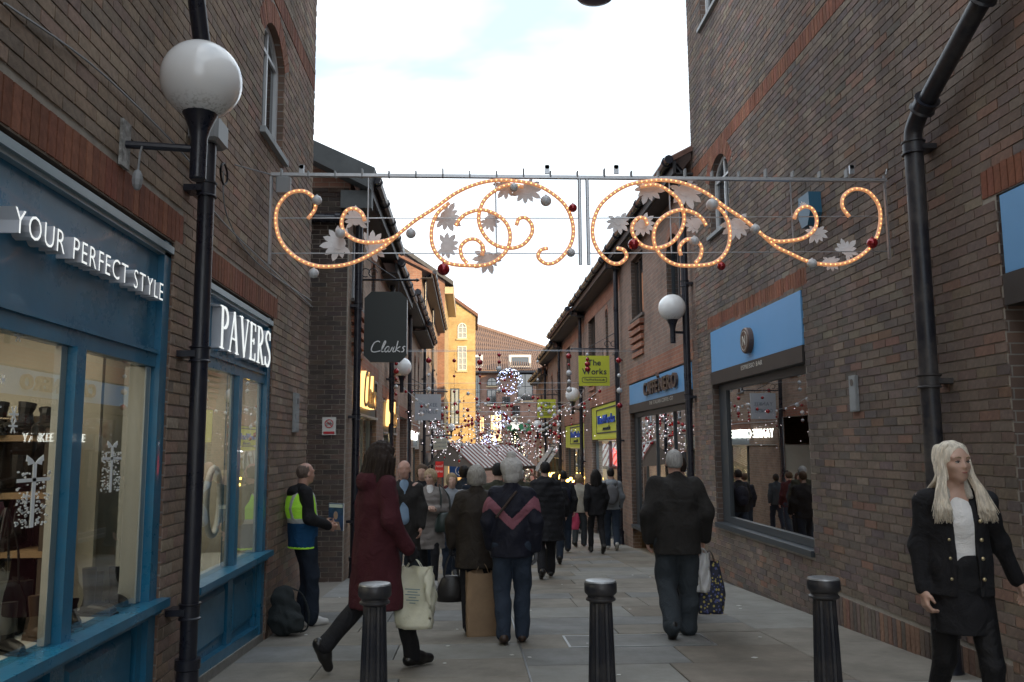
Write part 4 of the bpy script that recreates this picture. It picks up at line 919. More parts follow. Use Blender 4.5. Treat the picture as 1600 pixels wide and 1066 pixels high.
unit('L', 25.6, 30.8, 2.15, 1.4, 'yankee_grey', 'grey shopfront with white glowing capitals facing the yellow shops', glow='shop_glow', extra=yk, trim='silver_trim')
unit('L', 31.2, 36, 1.9, 1.3, 'sign_white', 'pale shopfront beyond the grey candle shop', extra=lambda t, W: letters('SHOES', W, 32.4, 1.45, .35, -.02, .01, MATS['works_ink'], t, fit=2.2))
unit('L', 37, 45.6, 1.1, .5, 'frame_dark', 'dark shopfront under the taller sunlit house')
def wk(v, s, y, glowred):
    def f(t, W):
        letters('TheWorks', W, y, v+.30*s, .34*s, -.02, .02, MATS['poster_blue'], t, d=-1, fit=2.9*s, joined='lettering', bold=.0, gap=.1); letters('.co.uk', W, y-.9*s, v+.12*s, .17*s, -.02, .01, MATS['works_ink'], t, d=-1, joined='small_print', fit=1.3*s)
        m = MB(); a, b, c, d = y+.25, y-3.15*s, v+.04, v+.72*s
        for q in ((a, b, c, c+.03), (a, b, d-.03, d), (a, a-.03, c, d), (b+.03, b, c, d)): m.wbox(W, min(q[0], q[1]), max(q[0], q[1]), q[2], q[3], -.02, -.005)
        obj('border', m, MATS['works_ink'], t)
        if glowred:
            m = MB(); 
            for k in range(6): m.wbox(W, 21.2+k*.12, 21.3+k*.12, .9-.0*k, 1.38-k*.06, -.3, -.26)
            m.prism([(22.9, .9), (21.1, .72), (21.1, 1.0), (22.9, 1.32)], -.26, -.23, W); obj('neon_arrow', m, MATS['red_glow'], t)
            m = MB(); m.wbox(W, 22.8, 23.9, -.9, 1.2, -.4, -.38); obj('poster', m, MATS['poster_red'], t); m = MB(); m.wbox(W, 21.2, 22.4, -.9, .6, -.4, -.38); obj('poster', m, MATS['poster_blue'], t)
            m = MB(); m.wbox(W, 20.5, 21.1, -.5, 1.1, -.4, -.38); obj('poster', m, MATS['sign_white'], t); m = MB(); m.wbox(W, 23.95, 24.6, -.9, 1.3, -.4, -.38); obj('poster', m, MATS['poster_blue'], t)
        else:
            m = MB(); m.wbox(W, 29.8, 31.8, -1.3, 1.1, -.4, -.38); obj('poster', m, MATS['poster_lime'], t); m = MB(); m.wbox(W, 27.4, 28.8, -1.0, .2, -.4, -.38); obj('poster', m, MATS['sign_white'], t)
    return f
_wu = unit('R', 20.4, 25.3, 2.5, 1.56, 'works_yellow', 'yellow shopfront with a red glowing arrow in its window', glow='w', extra=wk(1.68, 1., 24.1, True), mull=1)
lamp('window_light', (XR+.9, 22.9, 1.45), 1.2, 4, 60, (.95, .97, 1), parent=_wu)
unit('R', 27.0, 32.4, 2.12, 1.32, 'works_yellow', 'plain yellow shopfront further down the right row', glow='w', extra=wk(1.4, .9, 30.6, False), mull=1)
unit('R', 33.6, 39, 1.5, .9, 'frame_dark', 'dark shopfront behind the striped awnings on the right')
unit('R', 40.2, 46, 1.3, .6, 'sign_white', 'white shopfront at the far end of the right row')
# second cafe front
c2 = cafefront(13.6, 19.1, 2.76, 2.1, -.35, 'second cafe front with projecting bronze letters on sky blue, behind the drainpipe', ex2, mull=(15.4, 16.9))
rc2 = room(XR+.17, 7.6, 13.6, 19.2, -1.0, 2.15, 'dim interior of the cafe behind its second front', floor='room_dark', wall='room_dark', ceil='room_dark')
lamp('pendant_light', (5.4, 16.4, 2.0), .6, 2.2, 14, (1, .75, .42), parent=rc2)
# striped awnings
aw = thing('striped_awning', 'pair of grey and white striped blinds hanging over the dark shopfront on the right', 'awning', (XR-.3, 36, -1), world=True)
mat('stripe_white', (.62, .62, .6), .7); mat('stripe_grey', (.16, .18, .2), .7); mat('stripe_red', (.22, .07, .06), .7)
for (a, b) in ((33.9, 35.6), (36.4, 38.6)):
    for i in range(9):
        m = MB(); f = lambda u, v, w: WR(u, v, w); x0 = a+(b-a)*i/9; x1 = a+(b-a)*(i+1)/9
        m.hexa([f(x0, 1.3, .05), f(x1, 1.3, .05), f(x1, .3, .75), f(x0, .3, .75), f(x0, 1.33, .05), f(x1, 1.33, .05), f(x1, .33, .75), f(x0, .33, .75)]); obj('stripe', m, MATS['stripe_white' if i % 2 else 'stripe_grey'], aw)
m = MB()
for i in range(16): y = 27+i*.8; m.ball(WR(y, .25+.07*math.sin(i*1.7), .35), .05, 8, 6)
tag(obj('fairy_lights', m, emis('amber_glow', (1, .6, .1), 8)), 'string of amber bulbs under the blinds of the right row', 'fairy lights', kind='stuff')
# market stall with a striped roof
sl2 = thing('market_stall', 'market stall under a red and white striped pitched roof in the middle of the street', 'market stall', (1.3, 40, gz(40)), world=True)
A = np.array(atY(700, 692, 39.5)); B_ = np.array(atY(742, 732, 36.5)); C_ = np.array(atY(836, 728, 38)); D_ = np.array(atY(800, 697, 41))
n = 15
for i in range(n):
    for j in (0, 1):
        t0, t1 = (i+j*.3)/n, (i+(.3 if j == 0 else 1))/n
        q = [A+(D_-A)*t0, A+(D_-A)*t1, B_+(C_-B_)*t1, B_+(C_-B_)*t0]; h = .05 if j == 0 else .02
        m = MB(); m.hexa([tuple(p) for p in q]+[tuple(p+np.array([0, 0, h])) for p in q]); obj('roof_stripe', m, MATS['stripe_red' if j == 0 else 'stripe_white'], sl2)
m = MB()
for p, q in ((A, B_), (B_, C_)): m.tube([tuple(p-[0, 0, .05]), tuple(q-[0, 0, .05])], .07, 6)
obj('roof_edge', m, MATS['frame_brown'], sl2)
E_ = A+np.array([-1.2, -.6, -1.25]); m = MB(); m.add([tuple(A), tuple(B_), tuple(E_+[.5, -1.5, .3]), tuple(E_)], [(0, 1, 2, 3)]); obj('gable_cloth', m, MATS['room_dark'], sl2)
for p in (B_, C_, D_+[0, 0, -.6], (B_+C_)/2): m = MB(); m.box(p[0]-.04, p[0]+.04, p[1]+.1, p[1]+.18, gz(p[1]), p[2]-.05); obj('post', m, MATS['frame_brown'], sl2)
m = MB(); m.box(B_[0]+.1, C_[0]-.1, B_[1]+.4, B_[1]+1.4, gz(38), gz(38)+.95); obj('counter', m, MATS['frame_brown'], sl2)
# ------------------------------------------------------------------ drainpipes
def pipe(side, y, z0, z1, r, label, clips, out=.11, path=None, shoe=True, m='iron', group='cast iron drainpipes on the walls'):
    W = WL if side == 'L' else WR; t = thing('drainpipe', label, 'drainpipe', W(y, z0, out), world=True, group=group)
    b = MB(); P = path or [W(y, z0, out), W(y, z1, out)]
    b.tube(P, r, 16); obj('pipe', b, MATS[m], t, smooth=True)
    for z in clips:
        b = MB(); b.tube([W(y, z-.05, out), W(y, z-.042, out), W(y, z-.035, out), W(y, z+.035, out), W(y, z+.042, out), W(y, z+.05, out)], [r*1.28, r*1.28, r*1.14, r*1.14, r*1.28, r*1.28], 16); b.wbox(W, y-.07, y+.07, z-.02, z+.02, .0, out-.01); obj('collar', b, MATS[m], t, smooth=True)
    if shoe: b = MB(); b.tube([W(y, z0, out), W(y, z0+.03, out), W(y, z0+.05, out), W(y, z0+.26, out), W(y, z0+.27, out), W(y, z0+.33, out)], [r*1.5, r*1.5, r*1.35, r*1.25, r*1.45, r*1.45], 16); obj('base', b, MATS[m], t, smooth=True)
    return t
p1 = pipe('L', 5.6, gz(5.6), 3.42, .054, 'thick black drainpipe between the two blue shopfronts, behind the big globe lamp', (.36, 1.99, 3.1), out=.13)
b = MB(); b.tube([WL(5.58, 3.6, .13), WL(5.5, 3.85, .13), WL(4.7, 5.2, .12), WL(4.4, 5.9, .12)], .055, 14); obj('upper_pipe', b, MATS['iron'], p1, smooth=True)
b = MB(); b.bevbox(XL+.02, XL+.22, 5.5, 5.76, 3.42, 3.6, .02); obj('box', b, mat('box_grey', (.26, .27, .28), .5), p1)
p2 = pipe('R', 6.23, gz(6.23), 3.7, .070, 'thick black drainpipe on the right wall, bending back at the top', (1.85, 3.68), out=.15, m='iron_worn')
b = MB(); b.tube(catmull([WR(6.23, 3.7, .15), WR(6.21, 3.82, .15), WR(6.1, 3.92, .15), WR(5.95, 4.0, .15), WR(5.1, 4.45, .15), WR(4.7, 4.66, .15)], 5), .067, 14); obj('upper_pipe', b, MATS['iron_worn'], p2, smooth=True)
for (y, z) in ((6.03, 3.957), (5.2, 4.397)):
    b = MB(); dv = Vector((0, -.88, .47)); c0 = Vector(WR(y, z, .15)); b.tube([c0-dv*.05, c0-dv*.045, c0-dv*.03, c0+dv*.03, c0+dv*.045, c0+dv*.05], [.098, .098, .085, .085, .098, .098], 14); obj('collar', b, MATS['iron_worn'], p2, smooth=True)
for s, y, z1, c, lb in (('L', 13.35, 5.45, (.25, 1.85, 3.6), 'black drainpipe at the corner of the first terraced house, beside the round lamp sign bracket'), ('L', 19.2, 5.2, (1.2, 2.9), 'drainpipe left of the second green shopfront, carrying a globe lamp'), ('L', 24.9, 5.4, (.6, 2.4), 'drainpipe beside the grey square hanging sign'), ('L', 33.0, 8.0, (1.2, 4), 'tall drainpipe on the taller house of the left row'), ('L', 40.0, 8.0, (1.2, 4), 'second tall drainpipe on the taller house of the left row'),
                        ('R', 13.45, 5.9, (2.15, 4.0), 'black drainpipe between the two cafe fronts'), ('R', 19.95, 5.8, (1.5, 3.4), 'drainpipe left of the second cafe front, holding the near yellow sign'), ('R', 26.7, 5.6, (.9, 3.2), 'drainpipe between the two yellow shopfronts'), ('R', 33.2, 5.5, (.8, 3), 'drainpipe right of the striped blinds'), ('R', 39.6, 5.1, (.8,), 'far drainpipe near the end of the right row')):
    pp = pipe(s, y, gz(y), z1, .058, lb, c, out=.12)
    W = WL if s == 'L' else WR
    b = MB(); b.tube([W(y, z1-.02, .12), W(y, z1+.08, .2), W(y, z1+.2, .38)], .055, 10); b.lathe([(.09, 0), (.09, .1)], W(y, z1-.12, .12), 12); obj('swan_neck', b, MATS['iron'], pp, smooth=True)
# soil pipe and hopper across the end gable of the first left house
gp2 = thing('branch_pipe', 'horizontal black branch pipe crossing the end gable below the eaves', 'pipe', (XL-.2, 13, 4.9), world=True)
b = MB(); b.tube([(-3.2, 12.98, 4.95), (XL-.1, 12.98, 4.93), (XL+.02, 13.1, 4.9)], .07, 12)
for x in (-3.0, -2.5, -2.1): b.tube([(x, 12.98, 4.94), (x+.08, 12.98, 4.94)], .085, 12)
obj('pipe', b, MATS['iron'], gp2, smooth=True)
# ------------------------------------------------------------------ globe lamps
def opal():
    m = mat('opal', (.86, .86, .86), .18, spec=.6, coat=.3); b = m.node_tree.nodes['Principled BSDF']; b.inputs['Subsurface Weight'].default_value = .85; b.inputs['Subsurface Radius'].default_value = (.3, .3, .3)
    t = m.node_tree; tc = N(t, 'ShaderNodeTexCoord'); sp = N(t, 'ShaderNodeSeparateXYZ'); n = N(t, 'ShaderNodeTexNoise', inp={'Scale': 60, 'Detail': 3}); r = N(t, 'ShaderNodeMapRange', inp={1: -.12, 2: -.2, 3: 0, 4: 1}); r2 = N(t, 'ShaderNodeMapRange', inp={1: .5, 2: .6, 3: 0, 4: .5}); mu = N(t, 'ShaderNodeMath', operation='MULTIPLY'); x = N(t, 'ShaderNodeMixRGB', inp={1: (.86, .86, .86, 1), 2: (.2, .18, .15, 1)})
    l = t.links.new; l(tc.outputs['Object'], sp.inputs[0]); l(tc.outputs['Object'], n.inputs['Vector']); l(sp.outputs['Z'], r.inputs[0]); l(n.outputs['Fac'], r2.inputs[0]); l(r.outputs[0], mu.inputs[0]); l(r2.outputs[0], mu.inputs[1]); l(mu.outputs[0], x.inputs[0]); l(x.outputs[0], b.inputs['Base Color'])
opal()
def globe(c, label, armto, r=.22, plate=False):
    t = thing('globe_lamp', label, 'lamp', c, group='white globe lamps on wall brackets'); g = MB(); g.ball((0, 0, 0), r, 40, 26); obj('globe', g, MATS['opal'], t, smooth='all')
    b = MB(); b.lathe([(.035, -r-.36), (.045, -r-.35), (.045, -r-.12), (.06, -r-.06), (.085, -r+.0), (.10, -r+.03)], seg=16); obj('neck', b, MATS['iron'], t, smooth=True)
    z = -r-.18; dx = armto[0]-c[0]; dy = armto[1]-c[1]
    b = MB(); b.tube([(0, 0, z), (dx, dy, z)], .022, 10); obj('arm', b, MATS['iron'], t)
    if plate:
        sgn = -1 if dx < 0 else 1; q = MB(); q.box(dx-.008, dx+.008, dy-.055, dy+.055, z-.13, z+.13); 
        o = obj('wall_plate', q, mat('plate_flaky', (.28, .28, .27), .6, var=.97, vscale=22, dirt=1.), t)
        q = MB(); q.tube([(dx*.75, dy, z-.0), (dx*.78, dy, z-.05), (dx*.8, dy, z-.18)], .006, 6); q.ball((dx*.8, dy, z-.2), .03, 8, 6, (1, 1, 2)); obj('sensor', q, MATS['box_grey'], t)
    return t
c = atY(315, 126, 4.62); globe((c[0], c[1], c[2]), 'largest white globe lamp, on a bracket above the nearest blue shopfront', (XL+.01, 4.56), plate=True)
c = atY(628, 574, 19.3); globe(c, 'white globe lamp just behind the dark octagonal hanging sign', (XL+.12, 19.2))
c = atY(1050, 481, 13.4); globe(c, 'white globe lamp on the pipe between the two cafe fronts', (XR-.12, 13.45))
c = atY(895, 617, 25.2); globe(c, 'white globe lamp left of the near yellow shopfront, under the hanging yellow sign', (XR-.12, 26.7))
c = atY(840, 665, 36); globe(c, 'small distant globe lamp beside the far dark hanging sign', (XR-.12, 36))
c = atY(705, 668, 46); globe(c, 'smallest globe lamp, far off against the foot of the sunlit tower', (XL+.12, 46))
# ------------------------------------------------------------------ hanging signs
def hang(name, label, x0, y0, x1, y1, Y, fm, wallx, bar, deco=None, cut=0, th=.06, strut=True, cat='sign'):
    a = atY(x0, y1, Y); b = atY(x1, y0, Y); t = thing(name, label, cat, ((a[0]+b[0])/2, Y, a[2]), world=True)
    u0, u1, v0, v1 = a[0], b[0], a[2], b[2]; W = WF(Y)
    P = [(u0, v0), (u1, v0), (u1, v1), (u0, v1)] if not cut else [(u0+cut, v0), (u1-cut, v0), (u1, v0+cut), (u1, v1-cut), (u1-cut, v1), (u0+cut, v1), (u0, v1-cut), (u0, v0+cut)]
    m = MB(); m.prism(P, -th, 0, W); obj('board', m, MATS[fm], t)
    zb = atY(x0, bar, Y)[2]; far = u1 if wallx < 0 else u0; e = .15 if wallx < 0 else -.15
    m = MB(); m.tube([(wallx, Y+th/2, zb), (far+e, Y+th/2, zb)], .018, 8); m.tube([(far+e, Y+th/2, zb), (far+e*1.4, Y+th/2, zb)], [.035, .002], 8)
    for f in (.2, .8): u = u0+(u1-u0)*f; m.tube([(u, Y+th/2, zb), (u, Y+th/2, v1-.01)], .008, 6)
    obj('bracket', m, MATS['iron'], t)
    if strut:
        m = MB(); d = far-wallx; m.tube([(wallx, Y+th/2, zb+.42), (wallx+d*.75, Y+th/2, zb+.03)], .008, 6)
        for q in (.1, .26): m.tube([(wallx+d*q+.07*math.cos(a_), Y+th/2, zb+.12+.07*math.sin(a_)) for a_ in np.linspace(0, 5.2, 14)], .008, 6)
        obj('scroll', m, MATS['iron'], t)
    if deco: deco(t, W, u0, u1, v0, v1)
    return t
mat('sign_dark', (.028, .034, .033), .5); mat('sign_cream', (.55, .53, .44), .6); mat('sign_pale', (.45, .50, .55), .6); mat('ink_grey', (.16, .2, .26), .6)
def dk(t, W, u0, u1, v0, v1):
    script(t, W, u0+.11, v0+.16, .19, .0, .012, MATS['letter_white']); m = MB(); m.prism([(u1-.0, v0+.14), (u1+.008, v0+.14), (u1+.008, v1-.14), (u1-.0, v1-.14)], -.055, -.005, W); obj('edge', m, MATS['letter_white'], t)
hang('hanging_sign', 'large dark octagonal hanging sign with white script lettering, left row', 568, 456, 636, 566, 13.75, 'sign_dark', XL+.1, 437, dk, cut=.11)
def dwk(t, W, u0, u1, v0, v1):
    w, h = u1-u0, v1-v0; letters('The', W, u0+.28*w, v0+.68*h, .27*h, 0, .008, MATS['works_ink'], t, fit=.44*w, bold=.015, gap=.08); letters('Works', W, u0+.10*w, v0+.38*h, .28*h, 0, .008, MATS['works_ink'], t, fit=.80*w, bold=.015, gap=.06)
    letters('TheWorks.co.uk', W, u0+.16*w, v0+.17*h, .1*h, 0, .008, MATS['works_ink'], t, fit=.68*w, joined='small_print', bold=.01, gap=.06)
    m = MB(); P = [(u0+w*(.5+.40*math.copysign(min(1, abs(math.cos(a))*1.2), math.cos(a))), v0+h*(.2+.085*math.copysign(min(1, abs(math.sin(a))*1.4), math.sin(a)))) for a in np.linspace(0, 2*PI, 41)]; m.ribbon(P, .012, 0, .006, W); obj('border', m, MATS['works_ink'], t)
hang('hanging_sign', 'square yellow hanging sign with dark capitals, nearer of the two on the right', 905, 556, 952, 603, 19.9, 'works_yellow', XR-.1, 545, dwk)
hang('hanging_sign', 'square yellow hanging sign with dark capitals, the small distant one', 840, 624, 868, 653, 33, 'works_yellow', XR-.1, 617, dwk)
def dy(t, W, u0, u1, v0, v1):
    w, h = u1-u0, v1-v0; letters('YANKEE', W, u0+.16*w, v0+.52*h, .2*h, 0, .006, MATS['ink_grey'], t, fit=.7*w, gap=.12); letters('CANDLE', W, u0+.16*w, v0+.26*h, .2*h, 0, .006, MATS['ink_grey'], t, fit=.7*w, gap=.12)
hang('hanging_sign', 'square pale blue-grey hanging sign with grey capitals on the left row', 648, 616, 689, 657, 24.9, 'sign_pale', XL+.1, 612, dy)
hang('hanging_sign', 'small dark square hanging sign below the far yellow one', 842, 661, 863, 683, 36, 'sign_dark', XR-.1, 655, lambda t, W, a, b, c, d: letters('CAFE', W, a+.12, c+.06, .12, 0, .006, MATS['text_pale'], t, fit=.3), strut=False)
def dch(l1, l2):
    def f(t, W, a, b, c, d):
        letters(l1, W, a+.1*(b-a), c+.55*(d-c), .24*(d-c), 0, .006, MATS['ink_grey'], t, fit=.8*(b-a)); letters(l2, W, a+.1*(b-a), c+.2*(d-c), .24*(d-c), 0, .006, MATS['ink_grey'], t, fit=.8*(b-a))
    return f
hang('hanging_sign', 'cream hanging sign with two lines of grey capitals, far left row', 677, 685, 699, 703, 33, 'sign_cream', XL+.1, 681, dch('CHARLES', 'CLINKARD'), strut=False)
hang('hanging_sign', 'lower cream hanging sign further off beside the stall roof', 694, 709, 717, 725, 40, 'sign_cream', XL+.1, 706, dch('VICTORIA', 'TRADING'), strut=False)
def disc(t, W, a, b, c, d):
    m = MB(); cx_, cy_, r = (a+b)/2, (c+d)/2, (d-c)*.4
    for i in range(24):
        p = [(cx_+q*math.cos(2*PI*(i+j)/24), cy_+q*math.sin(2*PI*(i+j)/24)) for j in (0, 1) for q in (r, r*.86)]; m.prism([p[0], p[1], p[3], p[2]], 0, .006, W)
    m.prism([(cx_-.5*r, cy_-.4*r), (cx_+.5*r, cy_-.4*r), (cx_+.3*r, cy_+.1*r), (cx_, cy_+.5*r), (cx_-.3*r, cy_+.1*r)], 0, .007, W); obj('emblem', m, MATS['letter_white'], t)
hang('hanging_sign', 'round white emblem on a small black hanging board, left row', 669, 643, 683, 660, 30, 'sign_dark', XL+.1, 640, disc, strut=False)
def panel(name, label, x0, y0, x1, y1, Y, m_, deco=None, post=False, cat='sign'):
    a = atY(x0, y1, Y); b = atY(x1, y0, Y); t = thing(name, label, cat, ((a[0]+b[0])/2, Y, a[2]), world=True); W = WF(Y); m = MB(); m.prism([(a[0], a[2]), (b[0], a[2]), (b[0], b[2]), (a[0], b[2])], -.05, 0, W); obj('board', m, MATS[m_], t)
    if post:
        for x in (a[0]+.05, b[0]-.05): m = MB(); m.box(x-.03, x+.03, Y+.06, Y+.12, gz(Y), b[2]); obj('post', m, MATS['frame_dark'], t)
    if deco: deco(t, W, a[0], b[0], a[2], b[2])
    return t
mat('boots_blue', (.03, .10, .33), .45)
panel('shop_sign', 'blue shop board with a white oval emblem left of the stall', 702, 725, 737, 746, 42, 'boots_blue', disc, post=True)
panel('banner', 'red board with white lettering on the far left row', 680, 721, 693, 746, 36, 'poster_red', lambda t, W, a, b, c, d: (letters('retail', W, a+.03, c+.42, .16, 0, .006, MATS['letter_white'], t, fit=.28), letters('fairies', W, a+.03, c+.2, .16, 0, .006, MATS['letter_white'], t, fit=.28)), post=True)
# no-cycling plate on the end gable
def nocyc(t, W, a, b, c, d):
    w, h = b-a, d-c; cx_, cy_, r = (a+b)/2, c+.64*h, .32*w; m = MB()
    for i in range(28):
        p = [(cx_+q*math.cos(2*PI*(i+j)/28), cy_+q*math.sin(2*PI*(i+j)/28)) for j in (0, 1) for q in (r, r*.82)]; m.prism([p[0], p[1], p[3], p[2]], 0, .004, W)
    m.prism([(a+.1*w, c+.06*h), (b-.1*w, c+.06*h), (b-.1*w, c+.2*h), (a+.1*w, c+.2*h)], 0, .004, W); m.ribbon([(cx_-r*.62, cy_+r*.62), (cx_+r*.62, cy_-r*.62)], r*.16, 0, .0042, W); obj('red_print', m, mat('sign_red', (.45, .02, .03), .5), t)
    m = MB()
    for s_ in (-1, 1): m.ribbon([(cx_+s_*.4*r+.27*r*math.cos(q), cy_-.18*r+.27*r*math.sin(q)) for q in np.linspace(0, 2*PI, 15)], .07*r, 0, .0035, W)
    m.ribbon([(cx_-.4*r, cy_-.18*r), (cx_-.15*r, cy_+.25*r), (cx_+.28*r, cy_+.25*r), (cx_+.02*r, cy_-.18*r), (cx_-.15*r, cy_+.25*r)], .07*r, 0, .0034, W); m.ribbon([(cx_+.4*r, cy_-.18*r), (cx_+.25*r, cy_+.4*r), (cx_+.42*r, cy_+.42*r)], .07*r, 0, .0033, W); obj('bicycle_print', m, MATS['works_ink'], t)
panel('no_cycling_sign', 'white sign with a red barred bicycle on the dark gable wall', 503, 652, 525, 680, 13.05, 'sign_white', nocyc)
def plaque(side, x, y, wd, ht, label):
    W = WL if side == 'L' else WR; P = atX(x, y, XL if side == 'L' else XR); t = thing('wall_plaque', label, 'plaque', P, world=True); m = MB()
    m.wbox(W, P[1]-wd/2, P[1]+wd/2, P[2]-ht/2, P[2]+ht/2, .002, .03); m.wbox(W, P[1]-wd/2+.012, P[1]+wd/2-.012, P[2]-ht/2+.012, P[2]+ht/2-.012, .03, .034); obj('tablet', m, MATS['sill_grey'], t)
    m = MB(); m.prism([(P[1]+.035*math.cos(k*2*PI/7), P[2]+ht*.3+.035*math.sin(k*2*PI/7)) for k in range(7)], .034, .037, W); obj('emblem', m, MATS['sill_dark'], t)
plaque('R', 1337, 615, .14, .34, 'narrow grey stone plaque with a small emblem on the right wall'); plaque('L', 460, 645, .2, .42, 'grey stone plaque on the left wall above the man in the bright vest')
al = MB(); P = atX(1275, 330, XR); al.prism([(P[1]+q[0]*.15, P[2]+q[1]*.17) for q in [(-1, -.3), (-.5, -1), (.5, -1), (1, -.3), (.9, 1), (-.9, 1)]], .0, .13, WR); tag(obj('alarm_box', al, mat('alarm_blue', (.03, .12, .2), .4)), 'dark blue alarm box on the right wall behind the lit scroll', 'alarm')
# cables clipped along the left wall
for k, (pts, r, lb) in enumerate([([(0, 5), (160, 120), (300, 262), (330, 330), (420, 420), (486, 480)], .006, 'long thin cable stapled down the left wall above the shopfronts'), ([(345, 268), (352, 340), (400, 412), (484, 470)], .006, 'second cable sagging along the left wall past the blue shopfront')]):
    m = MB(); m.tube(catmull([WL(atX(x, y, XL)[1], atX(x, y, XL)[2], .018) for x, y in pts], 6), r, 6); tag(obj('wall_cable', m, MATS['box_grey']), lb, 'cable')
m = MB(); P = Vector(atX(350, 272, XL+.1)); m.tube([(P.x+.0, P.y+.085*math.cos(a), P.z+.075*math.sin(a)+.004*math.sin(5*a)) for a in np.linspace(0, 4*PI*1.5, 70)], .008, 6); tag(obj('cable_coil', m, MATS['iron']), 'coil of black cable hung on the left wall beside the thick drainpipe', 'cable')
# ------------------------------------------------------------------ bollards
def bollard(x, Y, h, label, src=None):
    if src: return copy_tree(src, (x, Y, gz(Y)), random.random()*3, label)
    t = thing('bollard', label, 'bollard', (x, Y, gz(Y)), 0, 'black fluted bollards across the street')
    b = MB(); b.lathe([(.125, 0), (.125, .04), (.11, .06), (.1, .12), (.085, .15)], seg=32); obj('foot', b, MATS['iron_worn'], t, smooth=True)
    b = MB(); b.lathe([(.076, .14), (.074, .18), (.065, .5), (.055, h-.1)], seg=36, lobes=1, depth=.07); obj('shaft', b, MATS['iron_worn'], t)
    b = MB(); b.lathe([(.054, h-.105), (.072, h-.095), (.074, h-.088), (.065, h-.08), (.065, h-.072), (.076, h-.062), (.08, h-.055), (.08, h-.016), (.074, h-.008)], seg=36); obj('collar', b, MATS['iron_worn'], t, smooth=True)
    b = MB(); b.lathe([(.078, h-.008), (.074, h-.001), (.05, h+.003), (.01, h+.004)], seg=36); obj('cap', b, mat('cap_worn', (.30, .31, .32), .3, metal=.5, var=.4, vscale=30, bump=.3), t, smooth=True)
    return t
Yb = 4.25
zt = [atY(586, 905, Yb), atY(938, 898, Yb), atY(1283, 889, Yb)]
hb = .92
bo = bollard(zt[0][0], Yb, hb, 'black fluted bollard in front of the woman in the burgundy coat')
bollard(zt[1][0], Yb, hb, 'black fluted bollard standing alone in the middle of the street', bo)
bollard(zt[2][0], Yb-.02, hb, 'black fluted bollard nearest the right wall, by the blonde woman', bo)
# ------------------------------------------------------------------ the big scroll motif across the street
YD = 6.9; W7 = WF(YD)
mat('alu', (.50, .52, .55), .35, metal=.7, var=.1, vscale=20); mat('rope', (.68, .45, .33), .35, emit=(1, .38, .12), es=.17); emis('bead', (1, .47, .16), 1.8); mat('leaf_silver', (.85, .86, .88), .5, metal=.0, var=.12, vscale=12); mat('bauble_white', (.62, .63, .65), .3, coat=.3); mat('bauble_red', (.32, .012, .02), .15, metal=.4, coat=.5)
dsp = thing('light_display', 'scrolling amber rope light frame with silver leaves hung across the street', 'christmas lights', (.95, YD, 2.9), world=True)
def D7(x, y, dy=0): a = atY(x, y, YD+dy); return a
def bar7(x0, y0, x1, y1, r, name='rail', dy=0, m='alu'):
    b = MB(); b.tube([D7(x0, y0, dy), D7(x1, y1, dy)], r, 6); obj(name, b, MATS[m], dsp)
a = D7(424, 273); e = D7(1384, 273); b = MB(); b.box(a[0], e[0], YD-.02, YD+.02, a[2]-.013, a[2]+.013); obj('top_rail', b, MATS['alu'], dsp)
for (x0, y0, x1, y1) in ((424, 276, 421, 413), (905, 277, 907, 414), (917, 277, 920, 414), (1381, 275, 1390, 405)): bar7(x0, y0, x1, y1, .015, 'post')
for (x0, y0, x1, y1) in ((576, 277, 574, 396), (774, 277, 776, 396), (1045, 277, 1049, 396), (1234, 277, 1240, 392)): bar7(x0, y0, x1, y1, .007, 'hanger')
for y in (341, 396): bar7(424, y, 906, y, .005, 'wire'); bar7(918, y, 1385, y-3, .005, 'wire')
for x in (471, 855, 963, 1331): b = MB(); p = D7(x, 272); b.box(p[0]-.02, p[0]+.02, YD-.01, YD+.01, p[2], p[2]+.075); b.tube([(p[0], YD-.01, p[2]+.06), (p[0], YD+.01, p[2]+.06)], .02, 8); obj('lug', b, MATS['alu'], dsp)
for k in range(22): b = MB(); x = 440+k*42; p = D7(x, 273); b.box(p[0]-.006, p[0]+.006, YD-.028, YD+.028, p[2]-.026, p[2]+.026+(.02 if k % 3 == 0 else 0)); obj('cable_tie', b, MATS['box_grey'], dsp)
b = MB(); p = D7(443, 290); b.bevbox(p[0]-.06, p[0]+.06, YD-.03, YD+.03, p[2]-.075, p[2]+.075, .01); obj('junction_box', b, MATS['box_grey'], dsp)
RC = [[(481, 342), (492, 327), (491, 311), (478, 300), (462, 299), (447, 306), (434, 324), (431, 346), (436, 371), (450, 392), (472, 408), (497, 416), (525, 416), (550, 411), (575, 400), (600, 385), (625, 364), (650, 344), (681, 324), (712, 302), (744, 288), (775, 282), (806, 283), (837, 289), (862, 302), (883, 321), (894, 346), (895, 371), (886, 392), (869, 409), (853, 412), (841, 402), (845, 391), (856, 388)],
      [(570, 345), (565, 333), (553, 326), (541, 330), (534, 345), (537, 361), (553, 374), (575, 379), (600, 377), (620, 369)],
      [(702, 317), (684, 333), (675, 355), (675, 380), (684, 399), (700, 411), (725, 415), (759, 414), (781, 403), (794, 386), (797, 367), (791, 349), (775, 335), (753, 328), (731, 333), (719, 342), (712, 353)],
      [(818, 292), (795, 289), (775, 297), (756, 314), (748, 339), (753, 361), (769, 380), (794, 388), (816, 383), (830, 367), (831, 352), (822, 341), (811, 342), (807, 352)],
      [(753, 399), (755, 386), (745, 375), (731, 375), (720, 386), (722, 402), (730, 411)]]
